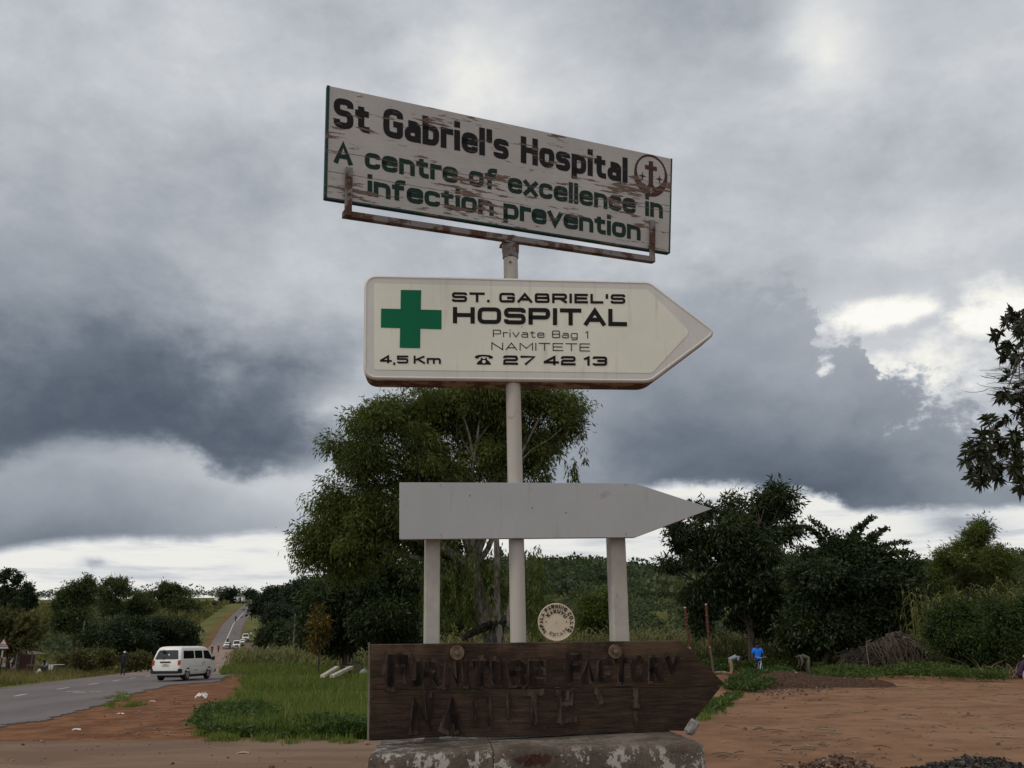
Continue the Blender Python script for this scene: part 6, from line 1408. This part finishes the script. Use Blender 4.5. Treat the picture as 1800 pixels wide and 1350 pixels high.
def brush_heap():
    Y = 48.2; x0, y0, z0 = base(1545, Y); e = empty('brush_heap', (x0, y0, z0), 0, 'collapsed heap of dry brush with a grey sheet on its right, under the thorny tree', 'heap')
    r = np.random.default_rng(9); s_ = Y/CAM_F
    prof = [(-74, 2), (-68, 32), (-42, 46), (-10, 56), (10, 68), (32, 72), (48, 52), (62, 26), (78, 2)]
    hx = lambda x: np.interp(x, [p[0]*s_ for p in prof], [p[1]*s_ for p in prof])
    xs = np.linspace(-70*s_, 76*s_, 40); ys = np.linspace(-1, 1, 14); P = np.zeros((40, 14, 3))
    for i, x in enumerate(xs):
        for j, y in enumerate(ys): P[i, j] = (x+r.normal(0, .04), y*1.5*(1+r.normal(0, .04)), max(0, hx(x)*(1-abs(y)**2.2)*.85*(1+.18*math.sin(i*1.9+j))+r.normal(0, .10))-.03)
    b = MB(); b.quadgrid(P); b.build('core', barkmat('dark_brush', (.012, .010, .008), (.05, .038, .028), 9), e)
    k = MB(); tint = []
    for _ in range(900):
        x = r.uniform(-66, 60)*s_; h = hx(x); y = -r.uniform(.2, 1.45); top = h*(1-abs(y/1.5)**2.2)*.95
        L = r.uniform(.3, 1.1); d = unit(np.array([r.normal(0, .8)+.25*np.sign(x), -r.uniform(.1, .7), r.normal(-.55, .6)])); p0 = np.array([x, y, top+.05]); p1 = p0+d*L*.5+[r.normal(0, .05), -.06, .05]; p2 = p0+d*L; p2[2] = max(p2[2], .02)
        n0 = len(k.F); w = r.uniform(.006, .020); k.tube([p0, p1, p2], [w, w*.9, w*.5], 4, False); tint += [r.random()*.7]*(len(k.F)-n0)
    for _ in range(70):
        x = r.normal(6, 20)*s_; h = hx(x); p0 = np.array([x, -.5+r.normal(0, .2), h+.06]); p2 = np.array([x+r.normal(.25, .25), -1.5-r.random()*.3, r.uniform(.05, .5)]); p1 = (p0+p2)/2+[r.normal(.05, .3), -.25, r.normal(.2, .2)]
        n0 = len(k.F); k.tube([p0, p1, p2], [.018, .016, .008], 4, False); tint += [.45+.5*r.random()]*(len(k.F)-n0)
    o = k.build('dry_stalks', M['straw_dark'], e, attrs={'tint': np.array(tint)}); o['kind'] = 'stuff'
    sh = MB(); A = np.linspace(0, 1, 16); Q = np.zeros((16, 7, 3))
    for i, t in enumerate(A):
        px = 28+t*50; h = 62*(1-t**1.25)+3
        for j in range(7): u = j/6-.5; Q[i, j] = (px*s_+r.normal(0, .015)+(.10-abs(u)*.1), -.55-t*.35+u*(.9+.3*t), h*s_*1.0+.06+.05*math.sin(i*1.3+j)+r.normal(0, .012)-abs(u)*.25)
    sh.quadgrid(Q); c0 = len(sh.V); sh.quadgrid(Q-[0.03, 0, .05]); sh.build('grey_sheet', plain('weathered_grey_sheet', (.27, .255, .235), .9, .1, var=.45, scale=4), e, smooth=True)
    st = MB(); st.tube([(-38*s_, -1.4, 0), (-40*s_, -1.42, 40*s_), (-39*s_, -1.4, 58*s_)], .022, 5); st.tube([(-39*s_, -1.4, 57*s_), (-30*s_, -1.4, 60*s_)], .018, 5); st.build('stake', M['wood_grey'], e)
brush_heap()

def warning_sign():
    Y = 51; x, y, z = base(4.5, Y); e = empty('warning_sign', (x, y, z), R_(14), 'red-bordered white triangular warning sign on a banded post by the road, at the left edge', 'sign')
    c = at(8.5, 1134.5, Y)[2]-z; s_ = .68
    tri = lambda k, dz=0: [(-s_/2*k, c-s_*.289*k+dz), (s_/2*k, c-s_*.289*k+dz), (0, c+s_*.577*k+dz)]
    b = MB(); b.prism(round_poly(tri(1.), .05, 3), -.02, 0); b.build('plate', plain('dull_red_sign_paint', (.22, .025, .035), .6), e)
    w = MB(); w.poly([(p[0], -.0225, p[1]) for p in round_poly(tri(.80), .03, 3)]); w.build('panel', plain('dirty_white_sign_paint', (.52, .47, .47), .6), e)
    t = MB(); r = np.random.default_rng(1)
    for row, (zz, hw) in enumerate(((c+.005, .13), (c-.085, .17))):
        xx = -hw
        while xx < hw: ww = r.uniform(.02, .04); t.poly([(xx, -.0245, zz), (xx+ww, -.0245, zz), (xx+ww, -.0245, zz+.055), (xx, -.0245, zz+.055)]); xx += ww+.012
    t.build('lettering', M['black'], e)
    for k in range(6):
        p = MB(); h = (c+.1)/6; p.cyl((0, .03, k*h), (0, .03, (k+1)*h), .038, None, 10); p.build('post_band', M['black'] if k not in (0, 4) else M['pole'], e)
warning_sign()

def roadside_stall():
    Y = 74; P = lambda px, py, dy=0: at(px, py, Y+dy)
    x, y, z = base(18, Y); e = empty('brick_shop', (x, y, z), R_(6), 'dark red brick shop with a flat roof and a pale signboard, behind the warning sign', 'building')
    s_ = Y/CAM_F; h = 2.2; b = MB(); b.box((-.6, 1.6, h/2), (2.9, 3.0, h)); b.build('wall', brick, e)
    rf = MB(); rf.box((-.6, 1.55, h+.05), (3.3, 3.5, .09), None, .01); rf.build('roof', M['steel_dark'], e)
    d = MB(); d.box((.45, .085, .95), (.75, .05, 1.9), None, .005); dd = d.build('door', plain('dark_door', (.03, .022, .02), .7), e); k = MB(); k.ball((.72, .05, .95), .03, 8, 5); k.build('handle', M['rim'], dd)
    sg = MB(); sg.prism([(-1.5, .66), (.18, .66+.0), (.32, 1.38), (-1.5, 1.38)], .02, .06); so = sg.build('signboard', plain('pale_signboard', (.30, .25, .19), .8, var=.3, scale=5), e)
    mk = MB()
    for xx, zz, ww, hh in ((-1.05, 1.15, .35, .06), (-1.1, 1.0, .5, .05), (-1.0, .85, .4, .05), (-.5, .8, .06, .5), (-.42, 1.2, .2, .06), (-.36, .95, .06, .25)): mk.poly([(xx, .0165, zz), (xx+ww, .0165, zz), (xx+ww, .0165, zz+hh), (xx, .0165, zz+hh)])
    mk.build('faded_paint', plain('faded_sign_marks', (.16, .11, .08), .9), so)
    # open lean-to
    x, y, z = base(66, Y-1); e = empty('lean_to', (x, y, z), 0, 'open lean-to with a sloping plank roof on poles beside the brick shop', 'shelter')
    r0, r1 = P(40, 1143)-[x, y, z], P(79, 1150)-[x, y, z]
    b = MB(); n_ = 9
    for k in range(n_): yy = -1.2+k*.32; b.tube([(r0[0], yy, r0[2]+.02*(k % 3)), ((r0[0]+r1[0])/2, yy, (r0[2]+r1[2])/2+.02), (r1[0]+.1*(k % 2), yy, r1[2])], .05, 6)
    b.build('roof', M['wood_grey'], e)
    for px_, yy in ((44, -1.1), (77, -1.1), (44, 1.2), (77, 1.2)):
        q = MB(); xx = PX(px_, Y-1)-x; zt = np.interp(xx, [r0[0], r1[0]], [r0[2], r1[2]]); q.cyl((xx, yy, -.05), (xx+.02, yy, zt), .045, .04, 7); q.build('pole', M['wood_grey'], e)
    t = MB(); t.box((.1, -.2, .78), (1.1, .6, .05), None, .01); t.build('counter', M['wood_grey'], e)
    for xx in (-.38, .58):
        for yy in (-.42, .02): l = MB(); l.cyl((xx, yy, 0), (xx, yy, .76), .03, None, 6); l.build('leg', M['wood_grey'], e)
    bag('goods_sack', 74, Y-2.4, (.42, .34, .62), M['cloth_white'], 'white sack standing under the right pole of the lean-to', 'sack', 11)
    bag('goods_sack', 67, Y-2.2, (.36, .30, .42), M['cloth_grey'], 'grey sack under the middle of the lean-to roof', 'sack', 12)
    person(base(27, Y-1.5), math.pi, 'seated person in a pink top against the front wall of the brick shop', dict(SQ), 'cloth_pink', 'cloth_dark', sleeve=.7)
    person(base(85, Y-2), math.pi-.5, 'person in a grey top sitting outside the right end of the lean-to', dict(SQ), 'cloth_grey', 'cloth_dark', sleeve=.7, scale=1.15)
    # white-topped table with a bag beside it
    x, y, z = base(103, Y-2); e = empty('market_table', (x, y, z), .2, 'small table under a white cloth, right of the lean-to', 'table')
    t = MB(); t.box((0, 0, .80), (1.0, .6, .04), None, .01); t.build('tabletop', M['cloth_white'], e)
    for xx in (-.42, .42):
        for yy in (-.22, .22): l = MB(); l.cyl((xx, yy, 0), (xx, yy, .79), .025, None, 6); l.build('leg', M['wood_grey'], e)
    c = MB(); Q = np.zeros((8, 5, 3)); r = np.random.default_rng(3)
    for i in range(8):
        for j in range(5): Q[i, j] = (-.5+i*.05, -.315+.03*math.sin(i*2), .825-j*.10)
    c.quadgrid(Q); c.build('cloth_drop', M['cloth_white'], e)
    bag('goods_sack', 95, Y-2.3, (.45, .35, .4), M['cloth_white'], 'white sack on the grass left of the small cloth-covered table', 'sack', 13)
def brickmat():
    m, n = mat('dark_brick'); tc = n.node('ShaderNodeTexCoord').outputs['Object']; t = n.node('ShaderNodeTexBrick'); s_ = n.node('ShaderNodeSeparateXYZ'); n.put(s_.inputs[0], tc)
    n.put(t.inputs['Vector'], n.vec(n.add(s_.outputs[0], s_.outputs[1]), s_.outputs[2], 0)); t.inputs['Scale'].default_value = 4.
    t.inputs['Color1'].default_value = (.085, .032, .026, 1); t.inputs['Color2'].default_value = (.055, .024, .022, 1); t.inputs['Mortar'].default_value = (.10, .07, .06, 1); t.inputs['Mortar Size'].default_value = .012
    out(n, pbsdf(n, t.outputs[0], .9, .1)); return m
brick = brickmat(); roadside_stall()

def poles_and_bridge():
    def lamp(px, Y, topy, army, lab):
        x, y, z = base(px, Y); h = at(px, topy, Y)[2]-z; ha = at(px, army, Y)[2]-z; e = empty('lamp_post', (x, y, z), 0, lab, 'lamp post', 'lamp posts by the stream')
        b = MB(); b.cyl((0, 0, -.2), (0, 0, h), .11, .07, 9); b.build('shaft', M['wood_grey'], e)
        a = MB(); a.tube([(0, 0, ha-.3), (.25, 0, ha), (.7, 0, ha+.1)], .035, 6); a.build('arm', M['rim'], e); l = MB(); l.box((.85, 0, ha+.10), (.45, .18, .10), None, .03); l.build('lamp_head', M['rim'], e)
    lamp(516, 112, 1078, 1111, 'taller grey lamp post with a short arm, left of the yellowing shrub'); lamp(482, 140, 1119, 1119, 'shorter lamp post beside the yellowish-topped tree, right of the kiosk')
    for px, Y, topy, lab in ((137, 72, 1152, 'dark wooden post at the back of the left verge'), (143, 98, 1092, 'tall thin grey utility pole among the trees left of the road')):
        x, y, z = base(px, Y); e = empty('wooden_post', (x, y, z), 0, lab, 'post'); b = MB(); h = at(px, topy, Y)[2]-z; b.tube([(0, 0, -.1), (.02, 0, h*.5), (0, 0, h)], [.09, .085, .075], 8); b.build('shaft', M['charred'] if Y < 80 else M['wood_grey'], e)
    x, y, z = base(75, 560); e = empty('radio_mast', (x, y, z), 0, 'thin lattice radio mast on the skyline at the far left', 'mast'); H = at(75, 1044, 560)[2]-z; b = MB()
    for a in range(3): b.cyl((1.0*math.cos(a*2.1), 1.0*math.sin(a*2.1), 0), (.2*math.cos(a*2.1), .2*math.sin(a*2.1), H), .14, None, 4)
    b.build('lattice', M['steel_dark'], e)
    c = MB()
    for k in range(8): t0 = k/8; c.cyl(((1-.8*t0), 0, H*t0), (-.5*(1-.8*t0), .8*(1-.8*t0), H*(t0+.125)), .08, None, 4)
    c.build('bracing', M['steel_dark'], e)
    # bridge parapet: pale rail on short posts along the right edge of the road
    x0, y0 = float(rc(178))+4.3, 178; e = empty('bridge_rail', (x0, y0, 0), 0, 'pale yellowish bridge railing along the right edge of the road before the waiting cars', 'railing'); r = MB(); pts = []
    for Y in np.linspace(158, 214, 12): pts.append((float(rc(Y))+4.3-x0, Y-y0, float(terr(rc(Y), Y))+1.0))
    r.tube(pts, .13, 6); r.build('rail', plain('pale_rail_paint', (.42, .36, .24), .8), e)
    for p in pts: q = MB(); q.cyl((p[0], p[1], p[2]-1.6), p, .14, None, 6); q.build('post', M['pole'], e)
    x, y, z = base(443, 205); z = -.1; e = empty('brick_kiosk', (x, y, z), R_(-18), 'tiny brick kiosk with a brown roof right of the bridge', 'building'); h = at(443, 1127, 205)[2]-z
    b = MB(); b.box((0, 0, h/2-.3), (2.2, 2.4, h+.6)); b.build('wall', plain('pale_brick', (.20, .155, .13), .9, var=.3), e); f = MB(); f.box((.1, 0, h+.06), (2.7, 2.9, .14), None, .02); f.build('roof', M['charred'], e); d = MB(); d.box((.3, -1.215, .75), (.9, .04, 1.5)); d.build('doorway', M['black'], e)
    x, y, z = base(442, 168); e = empty('culvert_wall', (x, y, -1.8), R_(-25), 'dark concrete wing wall below the kiosk at the stream', 'wall'); h = at(442, 1146, 168)[2]+1.8; b = MB(); b.prism([(-1.6, 0), (2.2, 0), (1.9, h*.55), (-1.2, h)], 0, .5); b.build('slab', plain('stained_concrete', (.075, .06, .045), .9, var=.4, scale=2), e)
    for px, Y, lab in ((381, 505, 'white-walled house on the skyline left of the crest tree'), (415, 505, 'white-walled house on the skyline between the crest trees')):
        x, y, z = base(px, Y); e = empty('far_house', (x, y, z), 0, lab, 'house', 'houses on the crest'); b = MB(); b.box((0, 0, 1.), (5.0, 4, 3.)); b.build('wall', M['van_white'], e); f = MB(); f.prism([(-2.9, 2.5), (2.9, 2.5), (0, 3.6)], -2.4, 2.4); f.build('roof', M['steel_dark'], e); d = MB(); d.box((1., -2.02, 1.), (1., .05, 2.)); d.build('door', M['black'], e)
poles_and_bridge()

def under_mango():
    m = M['beam'] = rusty('flaking_white_concrete', (.50, .47, .38), (.16, .13, .09), .55)
    for (a, b), lab in ((((566, 1205), (592, 1186)), 'white-painted concrete beam lying in the grass, the left one of two'), (((583, 1204), (617, 1184)), 'white-painted concrete beam lying in the grass, the right one nearer the wooden board')):
        p, q = at(*a, 50.5), at(*b, 55.5); p[2], q[2] = .28, .62; c = (p+q)/2; d = unit(q-p); u = unit(np.cross([0, 0, 1], d)); R = np.stack([d, u, np.cross(d, u)], 1)
        k = MB(); k.box((0, 0, 0), (np.linalg.norm(q-p), .24, .17), R, .02); o = k.build('concrete_beam', m); o.location = c; tag(o, lab, 'beam', 'white concrete beams in the grass')
    k = MB(); k.box((0, 0, .14), (.5, .35, .28), None, .05); o = k.build('concrete_block', m); o.location = base(595, 57.5); tag(o, 'small pale concrete block at the upper end of the two beams', 'block')
    def table(px, Y, w, h, name, lab, mt):
        e = empty(name, base(px, Y), R_(12), lab, 'table'); t = MB(); t.box((0, 0, h), (w, .7, .06), None, .01); t.build('tabletop', M[mt], e)
        for x in (-w*.44, w*.44):
            for y in (-.28, .28): l = MB(); l.cyl((x, y, 0), (x, y, h-.02), .035, None, 6); l.build('leg', M['charred'], e)
        s_ = MB(); s_.box((0, 0, h*.3), (w*.88, .56, .04)); s_.build('shelf', M['charred'], e)
    table(597, 62, .85, .55, 'low_table', 'low dark table standing left of the mango trunk', 'wood_grey')
    x, y, z = base(619, 61.5); e = empty('wooden_chair', (x, y, z+.30), R_(8), 'wooden chair frame with its legs in the air, right of the mango trunk', 'chair'); 
    s_ = MB(); s_.box((0, 0, .42), (.5, .45, .05), None, .01); s_.build('seat', M['wood_grey'], e)
    for xx in (-.22, .22):
        for yy in (-.19, .19): l = MB(); l.cyl((xx, yy, .44), (xx*1.1, yy, .95), .025, None, 6); l.build('leg', M['wood_grey'], e)
        bk = MB(); bk.cyl((xx, .2, .42), (xx*1.05, .24, -.25), .022, None, 6); bk.build('backrest_post', M['wood_grey'], e)
    bk = MB(); bk.box((0, .235, -.1), (.48, .03, .12)); bk.build('backrest', M['wood_grey'], e)
    x, y, z = base(627, 60); e = empty('handcart', (x, y, z), R_(20), 'dark handcart with a spoked wheel and tipped shafts under the mango tree', 'cart')
    w = MB(); A = np.linspace(0, 2*np.pi, 25); w.tube([(.42*math.cos(a), 0, .42+.42*math.sin(a)) for a in A], .03, 6, False); wo_ = w.build('wheel', M['charred'], e); sp_ = MB()
    for a in np.linspace(0, np.pi, 5)[:-1]: sp_.cyl((-.4*math.cos(a), 0, .42-.4*math.sin(a)), (.4*math.cos(a), 0, .42+.4*math.sin(a)), .015, None, 5)
    sp_.build('spokes', M['wood_grey'], wo_); b = MB(); b.box((0.0, .4, .55), (1.1, .7, .1)); b.build('bed', M['wood_grey'], e)
    for yy in (.1, .7): l = MB(); l.cyl((-.2, yy, .55), (1.3, yy, .15), .035, None, 6); l.build('shaft', M['wood_grey'], e)
    bag('rubbish_bag', 641, 60, (.6, .45, .5), plain('grey_green_plastic', (.20, .23, .19), .5), 'pale grey bag in the undergrowth beside the wooden arrow board', 'bag', 17)
under_mango()

def heaps():
    r = np.random.default_rng(41)
    def heap(name, c, rx, ry, h, dark, label, n_st, seed):
        r = np.random.default_rng(seed); e = empty(name, (c[0], c[1], tz(c[0], c[1])), 0, label, 'heap', None); nx, ny = 46, 26; P = np.zeros((nx, ny, 3))
        for i in range(nx):
            for j in range(ny):
                u, v = i/(nx-1)*2-1, j/(ny-1)*2-1; k = max(0, 1-(u*u+v*v)*(1+.45*math.sin(math.atan2(v, u)*3+seed*2)+.25*math.sin(math.atan2(v, u)*7+seed)+.2)); P[i, j] = (u*rx, v*ry, h*k**.8*(1+.22*math.sin(u*5+seed)+.12*math.sin(u*11+v*6))+r.normal(0, .018)*(k > .02)-.03)
        m = barkmat(name+'_soil', dark[0], dark[1], 12); b = MB(); b.quadgrid(P); b.build('soil', m, e)
        s_ = MB(); tint = []
        for _ in range(n_st):
            i, j = r.integers(3, nx-3), r.integers(3, ny-3); p = P[i, j]+[r.normal(0, .04), r.normal(0, .04), .005]; q = r.uniform(.005, .020)*(2.4 if r.random() < .07 else 1)
            k = MB(); k.box(p, (q*2*r.uniform(.5, 1.4), q*1.6*r.uniform(.5, 1.4), q*1.3*r.uniform(.5, 1.4)), np.array(Matrix.Rotation(r.random()*6, 3, (r.normal(), r.normal(), r.normal()))), q*.15); n0 = len(s_.V); s_.V += k.V; s_.F += [[a+n0 for a in f] for f in k.F]; tint += [r.random()**2]*len(k.F)
        o = s_.build('stones', stone[1 if dark[1][0] < .06 else 0], e, attrs={'tint': np.array(tint)}); o['kind'] = 'stuff'
    stone = [leafmat('brown_stones', (.075, .043, .029), (.25, .17, .125), 0., .9), leafmat('dark_rubble_bits', (.010, .009, .008), (.11, .092, .080), 0., .9)]
    p = G(1470, 1362); heap('gravel_heap', (p[0], p[1]), .80, .55, .20, ((.075, .038, .026), (.16, .085, .058)), 'heap of brown earth and gravel at the bottom edge, right of the plinth', 2600, 1)
    p = G(1735, 1366); heap('rubble_heap', (p[0], p[1]), 1.25, .6, .20, ((.012, .011, .010), (.045, .04, .036)), 'black heap of charred rubble at the bottom right corner', 3000, 2)
    p = G(1420, 1206); heap('earth_mound', (p[0]-.2, p[1]+.3), 3.1, 3.0, .50, ((.030, .017, .012), (.085, .048, .032)), 'low mound of dark dug earth across the yard, below the person in olive', 700, 3)
    # stones and clods on the dug mound
    s_ = MB(); tint = []
    for _ in range(420):
        px, py = r.normal(1385, 45), r.normal(1208, 10); q = G(px, py)
        if not (30 < q[1] < 60): continue
        z = r.uniform(.012, .05); k = MB(); k.box(q+[0, 0, z*.4], (z*2, z*1.5, z*1.4), np.array(Matrix.Rotation(r.random()*6, 3, (r.normal(), r.normal(), r.normal()))), z*.3); n0 = len(s_.V); s_.V += k.V; s_.F += [[a+n0 for a in f] for f in k.F]; tint += [r.random()**1.7]*len(k.F)
    s_.build('mound_stones', stone[0], None, attrs={'tint': np.array(tint)})['kind'] = 'stuff'
    # pebbles over the yard and the bare earth
    s_ = MB(); tint = []
    for px0, px1, py0, py1, n_, sz in ((1260, 1800, 1215, 1345, 380, .011), (60, 640, 1215, 1300, 420, .014), (0, 650, 1302, 1350, 90, .012)):
        for _ in range(n_):
            q = G(r.uniform(px0, px1), py0+(py1-py0)*r.random()**1.3)
            if in_poly(np.array([q[0]]), np.array([q[1]]), GRASS)[0] or (q[0] < np.interp(q[1], [p_[1] for p_ in RE], [p_[0] for p_ in RE])+.2 and q[1] > 20): continue
            z = sz*r.lognormal(0, .5); k = MB(); k.box(q+[0, 0, z*.3], (z*2, z*1.5, z*1.2), np.array(Matrix.Rotation(r.random()*6, 3, (r.normal(), r.normal(), r.normal()))), z*.3); n0 = len(s_.V); s_.V += k.V; s_.F += [[a+n0 for a in f] for f in k.F]; tint += [r.random()]*len(k.F)
    s_.build('pebbles', stone[0], None, attrs={'tint': np.array(tint)})['kind'] = 'stuff'
    # straws and sticks on the dirt
    s_ = MB(); tint = []
    for px0, px1, py0, py1, n_ in ((1270, 1800, 1205, 1340, 170), (1440, 1760, 1196, 1215, 90), (200, 420, 1225, 1298, 60)):
        for _ in range(n_):
            q = G(r.uniform(px0, px1), r.uniform(py0, py1)); a = r.random()*6.3; L = r.uniform(.10, .5)*(.6+q[1]/60)
            if q[0] < np.interp(q[1], [p_[1] for p_ in RE], [p_[0] for p_ in RE])+.3: continue
            d = np.array([math.cos(a), math.sin(a), 0])*L/2; n0 = len(s_.F); s_.tube([q-d+[0, 0, .012], q+[0, 0, .02+.02*r.random()], q+d+[0, 0, .012]], [.008, .010, .006], 4, False); tint += [r.random()]*(len(s_.F)-n0)
    s_.build('scattered_straw', M['straw'], None, attrs={'tint': np.array(tint)})['kind'] = 'stuff'
    # litter
    def crumple(px, py, size, mt, label, seed):
        r = np.random.default_rng(seed); Q = np.zeros((9, 9, 3))
        for i in range(9):
            for j in range(9): u, v = i/4-1, j/4-1; Q[i, j] = (u*size[0]/2+r.normal(0, size[0]*.05), v*size[1]/2+r.normal(0, size[1]*.05), max(0, size[2]*(1-.5*(u*u+v*v))*r.uniform(.35, 1.)))
        b = MB(); b.quadgrid(Q); o = b.build('litter', mt); o.location = G(px, py); tag(o, label, 'litter', 'litter on the bare earth')
    pw = plain('thin_white_plastic', (.62, .58, .58), .5, .3, var=.1)
    crumple(355, 1227, (.42, .34, .26), pw, 'crumpled white plastic bag on the red earth, below the front wheel of the minibus', 1)
    for k, (px, py, lab) in enumerate(((268, 1233, 'flat whitish scrap on the red earth near the ragged tar edge'), (424, 1225, 'tiny white scrap at the left border of the tall grass'), (212, 1255, 'small pale scrap near the tar edge, left of the other scraps'), (135, 1283, 'pale torn scrap at the left end of the red earth strip'), (428, 1324, 'yellowish scrap lying on the brown track at the bottom'))):
        crumple(px, py, (.20, .12, .04), pw if k != 4 else M['straw_flat'], lab, 10+k)
M['straw_flat'] = plain('yellowed_paper', (.38, .29, .20), .9)
heaps()
